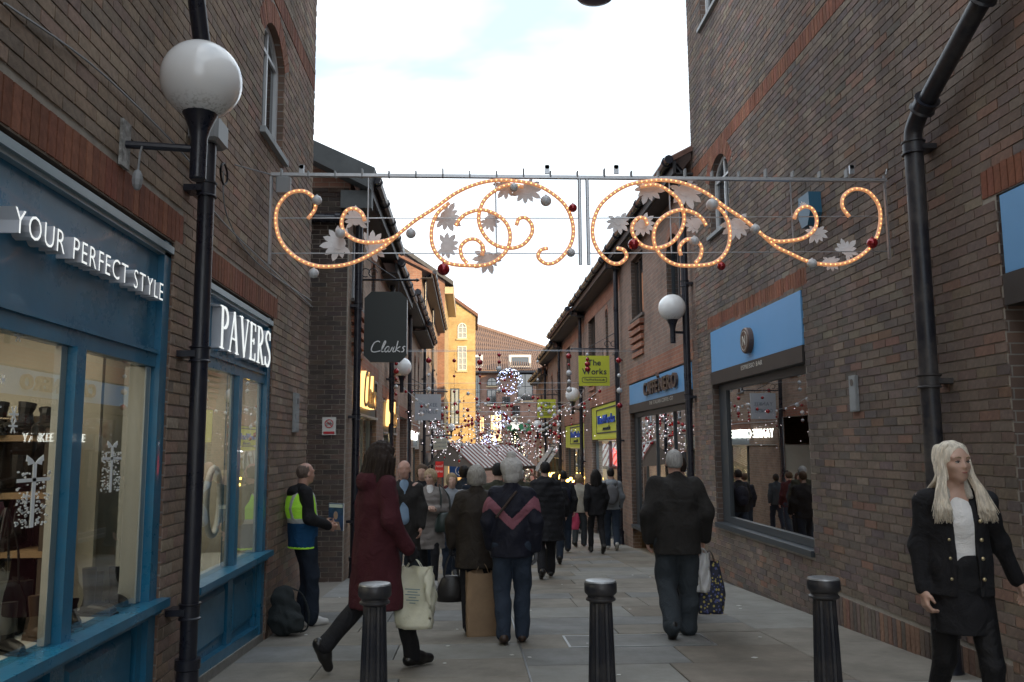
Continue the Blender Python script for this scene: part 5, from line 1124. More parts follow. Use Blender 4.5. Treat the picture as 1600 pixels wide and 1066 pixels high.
def rope(pts, i):
    C3 = [Vector(D7(x, y, -.02-.012*i)) for x, y in catmull(pts, 8)]
    b = MB(); b.tube(C3, .0165, 8); o = obj('rope_light', b, MATS['rope'], dsp, smooth='all')
    # lamp beads at even steps along the rope
    b = MB(); acc = 0; step = .042
    for p, q in zip(C3, C3[1:]):
        L_ = (q-p).length; t = step-acc
        while t <= L_: c = p+(q-p)*(t/L_); b.ball((c.x, c.y-.012, c.z), .0072, 6, 4); t += step
        acc = L_-(t-step)
    obj('lamp_bead', b, MATS['bead'], o, kind='stuff')
mirror = lambda x, y: (911+(911-x)*.968, y-(3 if x < 600 else 0))
for i, p in enumerate(RC): rope(p, i % 3); rope([mirror(*q) for q in p], i % 3)
def leaf(x, y, s, rot, seed):
    r = random.Random(seed); P = []; n = 9; q = MB(); c = D7(x, y, .05)
    sc_ = .86*s/1341*YD
    for k in range(n):                                   # lobes fanned round the stem, each one pointed
        a = rot+(k-(n-1)/2)*2*PI*.78/n; L_ = sc_*r.uniform(.75, 1.05)*(1.1-.25*abs(k-(n-1)/2)/(n/2)); w = L_*.17
        pts = [(0, 0)]
        for f, g in ((.35, .55), (.6, 1.), (.8, .8), (1., 0), (.8, -.8), (.6, -1), (.35, -.55)): pts.append((f*L_*math.cos(a)-g*w*math.sin(a), f*L_*math.sin(a)+g*w*math.cos(a)))
        q.prism([(c[0]+u, c[2]+v) for u, v in pts], -.0015-.0006*k, .0015-.0006*k, WF(c[1]))
    q.prism([(c[0]+sc_*.33*math.cos(t), c[2]+sc_*.33*math.sin(t)) for t in np.linspace(0, 2*PI, 11)[:-1]], -.008, .003, WF(c[1]))
    obj('leaf', q, MATS['leaf_silver'], dsp)
for i, (x, y, s, r_) in enumerate([(530, 380, 38, 3.3), (580, 385, 34, .4), (556, 345, 28, 1.6), (697, 338, 34, -.6), (696, 385, 30, -.2), (763, 402, 32, -1.9), (822, 296, 34, -1.1), (792, 291, 30, -2.2), (764, 344, 26, -.7), (1012, 293, 34, -1.3), (1070, 297, 38, -1.2), (966, 345, 28, -1.4), (1004, 350, 30, -1.), (1150, 350, 36, -1.4), (1276, 362, 26, -1.6), (1322, 392, 26, .8), (1298, 408, 22, -1.4), (1088, 352, 24, 2.6), (1256, 322, 10, 2.)]): leaf(x, y, s, r_, i)
def bauble(x, y, rpx, m, par, name='bauble'):
    c = D7(x, y, -.05); b = MB(); b.ball(c, rpx/1341*YD, 20, 14); k = rpx/1341*YD; b.tube([(c[0], c[1], c[2]+k*.95), (c[0], c[1], c[2]+k*1.15)], k*.2, 8); obj(name, b, MATS[m], par, smooth='all')
for x, y, r in ((495, 313, 8), (490, 427, 8), (642, 365, 8), (853, 314, 9), (892, 395, 7), (803, 293, 7), (1113, 320, 10), (1085, 377, 8), (1180, 358, 8), (1269, 412, 8), (532, 365, 8)): bauble(x, y, r, 'bauble_white', dsp)
for x, y, r in ((895, 325, 7), (693, 421, 10), (990, 382, 9), (1127, 416, 7), (1363, 380, 9)): bauble(x, y, r, 'bauble_red', dsp)
m = MB(); m.tube([D7(424, 273), (XL, 6.7, D7(340, 266)[2]-.02)], .006, 6); m.tube([D7(1384, 273), (XR, 6.95, D7(1425, 262)[2])], .006, 6); obj('tether', m, MATS['box_grey'], dsp)
m = MB(); a = Vector(D7(1395, 276)); m.tube([a, a-Vector((-.02, 0, .15)), a-Vector((0, 0, .25))], .005, 6); m.tube([a-Vector((0, 0, .25)), a-Vector((0, 0, .33))], .02, 8); obj('plug', m, MATS['sign_white'], dsp)
# ------------------------------------------------------------------ garlands of baubles over the street beyond
rg = random.Random(21); emis('pink_led', (.95, .86, .92), 1.3)
bme = {}
for nm in ('bauble_red', 'bauble_white'):
    b = MB(); b.ball((0, 0, 0), 1, 12, 8); b.tube([(0, 0, .95), (0, 0, 1.2)], .18, 6); bme[nm] = b.mesh('bauble', MATS[nm], smooth='all')
def dot(P, r, kind, par, inv):
    o = link('bauble', bme[kind], par); o.location = P; o.scale = (r, r, r)
def garland(Y, zc, sag, n, drops, label, z_end=None):
    t = thing('bauble_garland', label, 'garland', (.86, Y, zc-sag), world=True, group='bauble garlands strung across the street')
    a = Vector((XL+.1, Y, zc)); e = Vector((XR-.1, Y, zc)); P = []
    loops = rg.choice((2, 3)); 
    for i in range(41): f = i/40; P.append(Vector((a.x+(e.x-a.x)*f, Y+.1*math.sin(9*f), zc-sag*(abs(math.sin(loops*PI*f))**.8))))
    m = MB(); m.tube(P, .004 if Y < 30 else .007, 4); m.tube([a+Vector((0, 0, .02)), e+Vector((0, 0, .02))], .004 if Y < 30 else .008, 4); obj('wire', m, MATS['alu'], t, kind='stuff')
    for i in range(n): p = P[int((i+.5)/n*40)]; dot(p+Vector((0, -.03, -.04)), rg.uniform(.035, .065), rg.choice(('bauble_red', 'bauble_white')), t, None)
    wires = MB()
    for i in range(drops):
        f = (i+rg.uniform(.2, .8))/drops; p = P[int(f*40)].copy(); k = rg.randint(3, 6); L_ = rg.uniform(.35, 1.3); z = p.z
        wires.tube([p, p-Vector((0, 0, L_))], .003 if Y < 30 else .006, 4)
        for j in range(k): dot(Vector((p.x, p.y, z-L_*(j+.6)/k)), rg.choice((.03, .04, .06)), rg.choice(('bauble_red', 'bauble_white')), t, None)
    obj('drop_wire', wires, MATS['alu'], t, kind='stuff')
    if Y > 20:
        b = MB()
        for i in range(64):
            p = P[rg.randrange(41)]; b.ball((p.x+rg.uniform(-.1, .1), p.y+rg.uniform(-.2, .2), p.z-rg.random()**1.5*1.1), .010 if Y < 30 else .015, 4, 3)
        obj('bulb', b, MATS['pink_led'], t, kind='stuff')
for i, (Y, z, sag, n, dr, lb) in enumerate([(17.5, 3.35, .0, 0, 9, 'nearest wire of hanging red and white baubles, crossing level with the dark hanging sign'), (22, 3.0, .7, 20, 7, 'looped garland of red and white baubles crossing in front of the yellow hanging sign'), (26, 3.1, .5, 22, 9, 'second looped garland, by the globe lamp of the right row'),
        (30, 2.9, .8, 26, 9, 'garland of baubles between the grey hanging sign and the far yellow sign'), (33, 2.7, .7, 28, 9, 'garland of baubles over the front of the stall roof'), (36, 2.6, .8, 28, 10, 'garland of baubles right above the stall roof'), (39, 2.4, .9, 26, 8, 'dense far garland behind the stall ridge'), (43, 2.5, .9, 24, 7, 'far garland hanging against the foot of the tower'), (47, 2.6, .9, 22, 6, 'farthest garland in front of the long pink building')]): garland(Y, z, sag, n, dr, lb)
# balls of white and blue fairy lights
emis('led', (.45, .55, 1), 4.); emis('led_white', (.85, .88, 1), 3.5)
def lightball(px, py, Y, R, label):
    c = atY(px, py, Y); t = thing('light_ball', label, 'light ball', c, group='openwork balls of fairy lights')
    for ax in range(5):
        m = MB(); th = PI*ax/5; m.tube([(R*math.cos(a)*math.cos(th), R*math.cos(a)*math.sin(th), R*math.sin(a)) for a in np.linspace(0, 2*PI, 25)[:-1]], .006, 4, closed=True); obj('hoop', m, MATS['alu'], t)
    m = MB(); m.mi = 0
    for i in range(120):
        z = rg.uniform(-1, 1); a = rg.random()*2*PI; s = math.sqrt(1-z*z); q = R*rg.uniform(.9, 1.0); m.mi = 0 if rg.random() < .6 else 1
        m.ball((q*s*math.cos(a), q*s*math.sin(a), q*z), .011 if Y < 35 else .015, 5, 4)
    obj('bulb', m, [MATS['led'], MATS['led_white']], t, kind='stuff')
    for i in range(7):
        o = link('bauble', bme[('bauble_red', 'bauble_white')[i % 2]], t); a = rg.random()*6; o.location = (R*.8*math.cos(a), R*.8*math.sin(a), rg.uniform(-.8, .8)*R); o.scale = (.05,)*3
    m = MB(); m.tube([(0, 0, R), (0, 0, R+.9)], .004, 4); obj('suspension_wire', m, MATS['alu'], t)
lightball(796, 596, 30, .47, 'largest openwork ball of blue-white fairy lights hanging highest')
lightball(782, 656, 40, .43, 'middle ball of blue-white fairy lights left of the white star')
lightball(764, 690, 46, .42, 'lowest ball of fairy lights, just above the stall roof')
# christmas tree behind the stall: trunk, needles, baubles, star
xt = thing('christmas_tree', 'decorated christmas tree with a white star behind the market stall', 'christmas tree', (2.35, 44.5, gz(44.5)))
m = MB(); m.lathe([(.12, 0), (.1, .6), (.03, 4.2)], seg=8); obj('trunk', m, MATS['frame_brown'], xt)
m = MB(); mat('needles', (.03, .07, .025), .8); rt = random.Random(4)
for i in range(1500):
    h = rt.random()**1.3; z = .7+3.6*h; r = 1.25*(1-h)**.9*rt.uniform(.35, 1.); a = rt.random()*2*PI; L_ = .2
    c = (r*math.cos(a), r*math.sin(a), z-r*.15); d = (math.cos(a)*L_, math.sin(a)*L_, -.06); n_ = (-math.sin(a)*.05, math.cos(a)*.05, 0)
    m.add([(c[0]-n_[0], c[1]-n_[1], c[2]), (c[0]+n_[0], c[1]+n_[1], c[2]+.03), (c[0]+d[0], c[1]+d[1], c[2]+d[2])], [(0, 1, 2)])
obj('crown', m, MATS['needles'], xt, kind='stuff')
for i in range(110):
    h = rt.random(); z = .9+3.2*h; r = 1.25*(1-h)**.9+.04; a = PI+rt.random()*PI; o = link('bauble', bme[('bauble_red', 'bauble_white')[i % 3 > 0]], xt); o.location = (r*math.cos(a), r*math.sin(a), z); o.scale = (.05,)*3
m = MB(); 
for i in range(150): h = rt.random(); z = .9+3.3*h; r = 1.25*(1-h)**.9+.02; a = PI+rt.random()*PI; m.ball((r*math.cos(a), r*math.sin(a), z), .014, 5, 4)
emis('warm_led', (1, .85, .55), 7); obj('bulb', m, MATS['warm_led'], xt, kind='stuff')
m = MB(); m.prism([(.36*(1 if k % 2 == 0 else .42)*math.sin(2*PI*k/10), 4.55+.36*(1 if k % 2 == 0 else .42)*math.cos(2*PI*k/10)) for k in range(10)], -.05, .05, lambda u, v, w: (u, -w, v)); obj('star', m, mat('star_white', (.7, .68, .64), .5, emit=(1, .95, .85), es=.45), xt)
# underside of a round lamp hung over the street, just entering the top of the view
c = atY(930, -9, 7.6); hl = thing('hanging_lamp', 'underside of a round grey lamp hung over the street at the top edge', 'lamp', c)
m = MB(); m.lathe([(.02, -.07), (.1, -.06), (.17, -.035), (.20, .0), (.18, .03), (.08, .08), (.03, .1)], seg=32); obj('shade', m, mat('lamp_grey', (.12, .09, .13), .5), hl, smooth='all')
m = MB(); m.tube([(-c[0]+XL, 0, .5), (0, 0, .42), (-c[0]+XR, 0, .5)], .005, 5); m.tube([(0, 0, .1), (0, 0, .42)], .01, 6); obj('suspension_wire', m, MATS['iron'], hl)
# ------------------------------------------------------------------ people: smooth-blended volumes meshed by surface nets
def smin(a, b, k):
    h = np.maximum(k-np.abs(a-b), 0)/k; return np.minimum(a, b)-h*h*k*.25
def sdf_mesh(prims, vox, k=.03, cut=None, fold=0., ff=(9, 9, 14), puff=0, seed=0, lock=0.):
    """prims: ('c',a,b,ra,rb,flat) rounded cone, ('e',c,r,R) ellipsoid, ('-e',c,r,R) carve. Returns (verts, quads)"""
    lo = np.full(3, 1e9); hi = -lo
    for p in prims:
        if p[0] == 'c': 
            r = max(p[3], p[4]); a, b = np.array(p[1], float), np.array(p[2], float); lo = np.minimum(lo, np.minimum(a, b)-r); hi = np.maximum(hi, np.maximum(a, b)+r)
        elif p[0] == 'e': r = max(p[2]); c = np.array(p[1], float); lo = np.minimum(lo, c-r); hi = np.maximum(hi, c+r)
    m = .03+vox*2; lo -= m; hi += m; n = np.ceil((hi-lo)/vox).astype(int)+1
    ax = [lo[i]+vox*np.arange(n[i]) for i in range(3)]; D = np.full(n, .2, np.float32)
    for p in prims:
        if p[0] == 'c':
            a, b = np.array(p[1], float), np.array(p[2], float); ra, rb = p[3], p[4]; fl = p[5] if len(p) > 5 else 1.; kk = p[6] if len(p) > 6 else k
            r = max(ra, rb); l, h = np.minimum(a, b)-r-.05, np.maximum(a, b)+r+.05
        else:
            c, rr = np.array(p[1], float), np.array(p[2], float); Rm = p[3] if len(p) > 3 and p[3] is not None else None; kk = p[4] if len(p) > 4 else k
            r = rr.max(); l, h = c-r-.05, c+r+.05
        i0 = np.clip(np.floor((l-lo)/vox).astype(int), 0, n-1); i1 = np.clip(np.ceil((h-lo)/vox).astype(int)+1, 1, n)
        if (i1 <= i0).any(): continue
        X, Y, Z = np.meshgrid(*[ax[i][i0[i]:i1[i]] for i in range(3)], indexing='ij', sparse=True)
        S = (slice(i0[0], i1[0]), slice(i0[1], i1[1]), slice(i0[2], i1[2]))
        if p[0] == 'c':
            bx, by, bz = b[0]-a[0], (b[1]-a[1])/fl, b[2]-a[2]; L2 = bx*bx+by*by+bz*bz+1e-12
            px, py, pz = X-a[0], (Y-a[1])/fl, Z-a[2]; t = np.clip((px*bx+py*by+pz*bz)/L2, 0, 1)
            d = np.sqrt((px-t*bx)**2+(py-t*by)**2+(pz-t*bz)**2)-(ra+(rb-ra)*t)
            if fl < 1: d = d*(.5+.5*fl)
        else:
            px, py, pz = X-c[0], Y-c[1], Z-c[2]
            if Rm is not None: px, py, pz = [Rm[0][j]*px+Rm[1][j]*py+Rm[2][j]*pz for j in range(3)]
            k0 = np.sqrt((px/rr[0])**2+(py/rr[1])**2+(pz/rr[2])**2)+1e-9; k1 = np.sqrt((px/rr[0]**2)**2+(py/rr[1]**2)**2+(pz/rr[2]**2)**2)+1e-9; d = k0*(k0-1)/k1
        d = d.astype(np.float32)
        D[S] = -smin(-D[S], d, kk) if p[0][0] == '-' else smin(D[S], d, kk)
    X, Y, Z = np.meshgrid(*ax, indexing='ij', sparse=True)
    if fold or puff or lock:
        q = seed*1.7; fold = fold*1.5
        if fold: D += (fold*(np.sin(ff[2]*Z+2.3*np.sin(ff[0]*X+q)+1.7*np.sin(ff[1]*Y+2*q))*np.sin(ff[0]*X*1.3+2*np.sin(5*Z+q)+q)+.5*np.sin(ff[2]*2.3*Z+3*np.sin(11*X+q)+2*np.sin(13*Y)))).astype(np.float32)
        if puff: D += (puff*(.5-np.abs(np.sin(Z*PI/.085+.3*np.sin(14*X)+q)))).astype(np.float32)
        if lock: D += (lock*(np.sin(95*X+3*np.sin(9*Z+q)+q)*np.cos(80*Y+2.5*np.sin(7*Z))+.6*np.sin(210*X+4*np.sin(11*Z)+190*Y))).astype(np.float32)
    if cut is not None: D = np.maximum(D, cut(X, Y, Z, D).astype(np.float32))
    ins = D < 0; n = D.shape
    c8 = [ins[i:n[0]-1+i, j:n[1]-1+j, l:n[2]-1+l] for i in (0, 1) for j in (0, 1) for l in (0, 1)]
    sm = sum(c.astype(np.int8) for c in c8); act = (sm > 0) & (sm < 8); idx = np.argwhere(act)
    if len(idx) == 0: return np.zeros((0, 3)), np.zeros((0, 4), int)
    acc = np.zeros((len(idx), 3)); cnt = np.zeros(len(idx))
    offs = [(i, j, l) for i in (0, 1) for j in (0, 1) for l in (0, 1)]; val = {o: D[idx[:, 0]+o[0], idx[:, 1]+o[1], idx[:, 2]+o[2]] for o in offs}
    for o in offs:
        for a in range(3):
            if o[a] == 0:
                o2 = list(o); o2[a] = 1; o2 = tuple(o2); v0, v1 = val[o], val[o2]; s = (v0 < 0) != (v1 < 0)
                t = np.where(s, v0/np.where(s, v0-v1, 1), 0); P = np.tile(np.array(o, float), (len(idx), 1)); P[:, a] = t; acc += P*s[:, None]; cnt += s
    V = (idx+acc/cnt[:, None])*vox+lo
    vid = np.full(act.shape, -1, np.int64); vid[tuple(idx.T)] = np.arange(len(idx)); Fs = []
    for a in range(3):
        b, c = (a+1) % 3, (a+2) % 3; sl0 = [slice(1, -1)]*3; sl0[a] = slice(0, n[a]-1); sl1 = list(sl0); sl1[a] = slice(1, n[a])
        e = ins[tuple(sl0)] != ins[tuple(sl1)]; w = np.argwhere(e); 
        if not len(w): continue
        inside = ins[tuple(sl0)][tuple(w.T)]; w = w.copy(); w[:, b] += 1; w[:, c] += 1
        q = []
        for db, dc in ((-1, -1), (0, -1), (0, 0), (-1, 0)): u = w.copy(); u[:, b] += db; u[:, c] += dc; q.append(vid[tuple(u.T)])
        q = np.array(q).T; q[~inside] = q[~inside][:, ::-1]; Fs.append(q)
    return V, np.concatenate(Fs)
def np_mesh(name, V, Q, m):
    me = bpy.data.meshes.new(name); me.vertices.add(len(V)); me.vertices.foreach_set('co', V.ravel()); me.loops.add(Q.size); me.loops.foreach_set('vertex_index', Q.ravel().astype(np.int32))
    me.polygons.add(len(Q)); me.polygons.foreach_set('loop_start', np.arange(len(Q), dtype=np.int32)*4); me.polygons.foreach_set('loop_total', np.full(len(Q), 4, np.int32)); me.polygons.foreach_set('use_smooth', np.ones(len(Q), bool))
    me.materials.append(m); me.update(); me.validate(); return me
def cloth(name, col, rough=.85, bump=.35, bs=160, var=.12, **k): return mat(name, col, rough, bump=bump, bscale=bs, var=var, vscale=9, spec=.25, wr=.5, **k)
mat('skin', (.56, .36, .28), .5, sss=.12, var=.08, vscale=30); mat('skin_pink', (.52, .30, .23), .5, sss=.12, var=.1, vscale=30); mat('lips', (.30, .09, .08), .4); mat('eye_white', (.6, .58, .56), .2); mat('iris', (.03, .03, .035), .15)
def hairm(n, c, st=(60, 60, 7)): return mat(n, c, .6, bump=.8, bscale=2.2, var=.45, vscale=2., stretch=st, spec=.22)
hairm('hair_dark', (.028, .018, .014)); hairm('hair_black', (.014, .012, .012)); hairm('hair_grey', (.40, .39, .38)); hairm('hair_silver', (.38, .36, .33)); hairm('hair_blonde', (.42, .31, .19)); hairm('hair_platinum', (.76, .69, .58), (30, 30, 3)); hairm('hair_stubble', (.16, .12, .10)); hairm('hair_brown', (.09, .055, .035)); hairm('hair_fair', (.30, .22, .13))
def V3(*a): return np.array(a, float)
def pose(**k):
    J = dict(hipL=(-.085, 0, .93), hipR=(.085, 0, .93), kneeL=(-.095, .03, .5), kneeR=(.095, .03, .5), ankL=(-.095, 0, .085), ankR=(.095, 0, .085), pL=0, pR=0, shL=(-.160, -.005, 1.375), shR=(.160, -.005, 1.375),
             elL=(-.212, -.04, 1.12), elR=(.212, -.04, 1.12), wrL=(-.205, .06, .875), wrR=(.205, .06, .875), pel=(0, 0, .95), chest=(0, .0, 1.25), neck=(0, -.01, 1.45), head=(0, .02, 1.585), yaw=0, tilt=0, roll=0, curlL=.5, curlR=.5, tL=0, tR=0)
    w = k.pop('walk', 0)
    if w:
        f, b = ('R', 'L') if w > 0 else ('L', 'R'); a = abs(w); sx = 1 if f == 'R' else -1
        J['knee'+f] = (.09*sx, .19*a, .52); J['ank'+f] = (.085*sx, .24*a, .1); J['p'+f] = -8*a; J['knee'+b] = (-.09*sx, -.02*a, .5); J['ank'+b] = (-.085*sx, -.30*a, .085+.12*a); J['p'+b] = 48*a
        J['el'+b] = (-.215*sx, .02*a, 1.12); J['wr'+b] = (-.205*sx, .18*a, .90); J['el'+f] = (.215*sx, -.1*a, 1.12); J['wr'+f] = (.215*sx, -.06*a, .88)
    J.update(k); return {a: (V3(*b) if hasattr(b, '__len__') else b) for a, b in J.items()}
def handp(J, s, e=0.):
    w, el = J['wr'+s], J['el'+s]; d = (w-el)/np.linalg.norm(w-el); f = V3(0, 1, 0); f = f-d*(f@d); f /= np.linalg.norm(f); inw = V3(1 if s == 'L' else -1, 0, 0); inw = inw-d*(inw@d)-f*(inw@f); inw /= np.linalg.norm(inw); c = J['curl'+s]
    P = [('c', w-d*.03, w+d*.02, .027+e, .029+e)]
    for i in range(4):
        L_ = (.9, 1.05, 1., .8)[i]; o = f*((1.5-i)*.021); kn = w+d*.085+o; P.append(('c', w+d*.01+o*.6, kn, .017+e, .0125+e, 1., .014))
        a1 = d*math.cos(c)+inw*math.sin(c); a2 = d*math.cos(c*2.2)+inw*math.sin(c*2.2); m = kn+a1*.038*L_; P += [('c', kn, m, .0105+e, .0095+e, 1., .006), ('c', m, m+a2*.034*L_, .0095+e, .0075+e, 1., .006)]
    b = w+d*.02+f*.022; t = b+(d*.55+f*.6+inw*.35)*.045; P += [('c', b, t, .014+e, .0115+e, 1., .01), ('c', t, t+(d*.85+f*.1+inw*.5)*.032, .011+e, .008+e, 1., .006)]
    return P
def headR(J):
    y, t, r = map(math.radians, (J['yaw'], J['tilt'], J['roll'])); Rz = np.array([[math.cos(y), math.sin(y), 0], [-math.sin(y), math.cos(y), 0], [0, 0, 1]]); Rx = np.array([[1, 0, 0], [0, math.cos(t), -math.sin(t)], [0, math.sin(t), math.cos(t)]]); Ry = np.array([[math.cos(r), 0, math.sin(r)], [0, 1, 0], [-math.sin(r), 0, math.cos(r)]])
    return Rz @ Rx @ Ry
def headp(J):
    R_ = headR(J); h = J['head']; q = lambda *p: h+R_ @ V3(*p)
    P = [('e', q(0, -.012, .028), (.072, .09, .086), R_), ('e', q(0, .02, -.03), (.057, .068, .082), R_), ('e', q(0, .046, -.078), (.034, .034, .026), R_), ('c', q(0, .084, .012), q(0, .095, -.020), .006, .009, 1., .012), ('e', q(0, .091, -.024), (.014, .009, .007), R_, .01),
         ('c', q(-.045, .062, .030), q(.045, .062, .030), .012, .012, 1., .02), ('e', q(0, .083, -.047), (.022, .009, .0065), R_, .008), ('e', q(0, .081, -.060), (.019, .009, .0065), R_, .008), ('e', q(.036, .052, -.02), (.024, .024, .022), R_, .02), ('e', q(-.036, .052, -.02), (.024, .024, .022), R_, .02)]
    for s in (-1, 1): P += [('-e', q(.030*s, .092, .006), (.017, .014, .009), R_, .01), ('e', q(.073*s, -.006, -.008), (.009, .019, .03), R_, .008)]
    P.append(('c', J['neck']+V3(0, 0, -.03), h+R_ @ V3(0, -.02, -.06), .058, .054))
    return P
def bodyp(J):
    P = headp(J)
    P += [('c', J['pel'], J['chest'], .135, .15, .68), ('c', J['chest'], J['chest']+V3(0, 0, .09), .15, .12, .66), ('c', J['shL'], J['shR'], .055, .055)]
    for s in 'LR':
        P += [('c', J['sh'+s], J['el'+s], .05, .04), ('c', J['el'+s], J['wr'+s], .04, .027), ('c', J['hip'+s], J['knee'+s], .074, .046), ('c', J['knee'+s], J['ank'+s], .046, .032)]+handp(J, s)+footp(J, s, 0)
    return P
def footp(J, s, e=.012, n=1.):
    a = J['ank'+s]; p = math.radians(J['p'+s]); t = math.radians(J['t'+s]); fd = V3(math.sin(t)*math.cos(p), math.cos(t)*math.cos(p), -math.sin(p)); up = V3(math.sin(t)*math.sin(p), math.cos(t)*math.sin(p), math.cos(p))
    return [('c', a-fd*.035-up*.045, a+fd*.07-up*.045, .032+e, .034+e), ('c', a+fd*.07-up*.045, a+fd*.155*n-up*.056, .034+e, .024+e), ('c', a+up*.02, a-up*.03, .036+e, .036+e), ('c', a-up*.0, a+fd*.07-up*.035, .034+e, .03+e)]
def trousersp(J, r=(.105, .078, .062)):
    P = [('c', J['pel']+V3(0, 0, .06), J['pel']-V3(0, 0, .04), .15, .15, .7)]
    for s in 'LR': P += [('c', J['hip'+s]-V3(0, 0, .03), J['knee'+s], r[0], r[1]), ('c', J['knee'+s], J['ank'+s]+(J['ank'+s]-J['knee'+s])*.04, r[1], r[2], 1., .02)]
    return P
def coatp(J, hem, hr, ch=.185, wa=.175, fl=.66, sl=(.078, .064, .052), cuff=1., collar=.075, hood=False, sleeves=True):
    c = J['chest']; P = [('c', V3(J['pel'][0], J['pel'][1], hem+.0), J['pel']+V3(0, 0, .08), hr, wa, fl), ('c', J['pel']+V3(0, 0, .08), c, wa, ch, fl), ('c', c, c+V3(0, -.005, .075), ch, .115, fl)]
    P += [('c', J['shL']-V3(0, 0, .015), J['shR']-V3(0, 0, .015), .055, .055), ('c', J['shL'], J['neck']-V3(0, 0, .035), .05, .052), ('c', J['shR'], J['neck']-V3(0, 0, .035), .05, .052)]
    if collar: P.append(('c', J['neck']-V3(0, 0, .05), J['neck']+V3(0, -.005, -.012), collar+.006, collar-.008, 1.))
    if hood: P += [('e', J['neck']+V3(0, -.09, -.065), (.12, .06, .075)), ('c', J['neck']+V3(-.07, -.02, -.03), J['neck']+V3(.07, -.02, -.03), .05, .05)]
    if sleeves:
        for s in 'LR': P += [('c', J['sh'+s]-V3(0, 0, .01), J['el'+s], sl[0]*.86, sl[1]), ('c', J['el'+s], J['el'+s]+(J['wr'+s]-J['el'+s])*cuff, sl[1], sl[2])]
    return P
def hairp(J, st, v=0):
    R_ = headR(J); h = J['head']; q = lambda *p: h+R_ @ V3(*p); P = [('e', q(0, -.02, .034), (.083, .098, .092) if st != 'short' else (.077, .096, .090), R_)]
    if st == 'bob': P += [('e', q(0, -.035, -.02), (.092, .085, .09), R_), ('c', q(-.07, -.0, .0), q(-.075, -.005, -.06), .035, .028), ('c', q(.07, -.0, .0), q(.075, -.005, -.06), .035, .028), ('e', q(0, -.03, .03), (.094, .1, .088), R_)]
    if st == 'curly': P += [('e', q(0, -.03, .01), (.097, .1, .1), R_), ('e', q(0, -.05, -.05), (.08, .06, .06), R_)]
    if st == 'long': P += [('e', q(0, -.045, -.02), (.1, .08, .1), R_), ('c', q(-.06, -.05, -.03), q(-.075, -.075, -.19), .06, .045), ('c', q(.06, -.05, -.03), q(.08, -.06, -.2), .06, .045), ('c', q(0, -.07, -.03), q(0, -.095, -.21), .06, .05), ('c', q(.075, .0, 0), q(.085, .01, -.14), .035, .028), ('c', q(-.075, .0, 0), q(-.085, .01, -.14), .035, .028)]
    if st == 'mane': P += [('e', q(0, -.04, -.02), (.118, .105, .125), R_), ('c', q(-.07, -.05, -.05), q(-.085, -.085, -.22), .075, .05), ('c', q(.07, -.05, -.05), q(.09, -.07, -.23), .075, .05), ('c', q(0, -.08, -.05), q(0, -.12, -.24), .07, .055), ('c', q(.085, .01, -.02), q(.1, .03, -.17), .04, .03)]
    if st == 'short': P += [('e', q(0, -.038, .0), (.073, .073, .075), R_)]
    if st == 'hat': P += [('e', q(0, -.015, .045), (.108, .118, .098), R_), ('c', q(0, -.03, .0), q(0, -.035, -.035), .095, .088), ('e', q(0, -.03, .155), (.048, .048, .042), R_)]
    if st == 'platinum': P += [('e', q(0, -.035, -.03), (.088, .078, .1), R_), ('c', q(0, -.06, -.05), q(0, -.09, -.24), .055, .05)]
    # keep the face clear
    Pc = [('-e', q(0, .112, -.022), (.062, .072, .092), R_, .012)]
    if st == 'platinum': Pc += [('-e', q(0, .105, .045), (.05, .06, .05), R_, .02)]
    if st == 'short': Pc += [('-e', q(.08, .04, -.045), (.03, .06, .045), R_, .01), ('-e', q(-.08, .04, -.045), (.03, .06, .045), R_, .01), ('-e', q(0, 0, -.125), (.12, .14, .09), R_, .01)]
    if st == 'bald': P = [('e', q(0, -.02, .022), (.0755, .092, .088), R_)]; Pc += [('-e', q(0, .03, .14), (.09, .12, .075), R_, .01), ('-e', q(0, .0, -.11), (.1, .1, .07), R_, .01), ('-e', q(.08, .05, -.03), (.03, .05, .05), R_, .01), ('-e', q(-.08, .05, -.03), (.03, .05, .05), R_, .01)]
    return P+Pc
PEOPLE = []
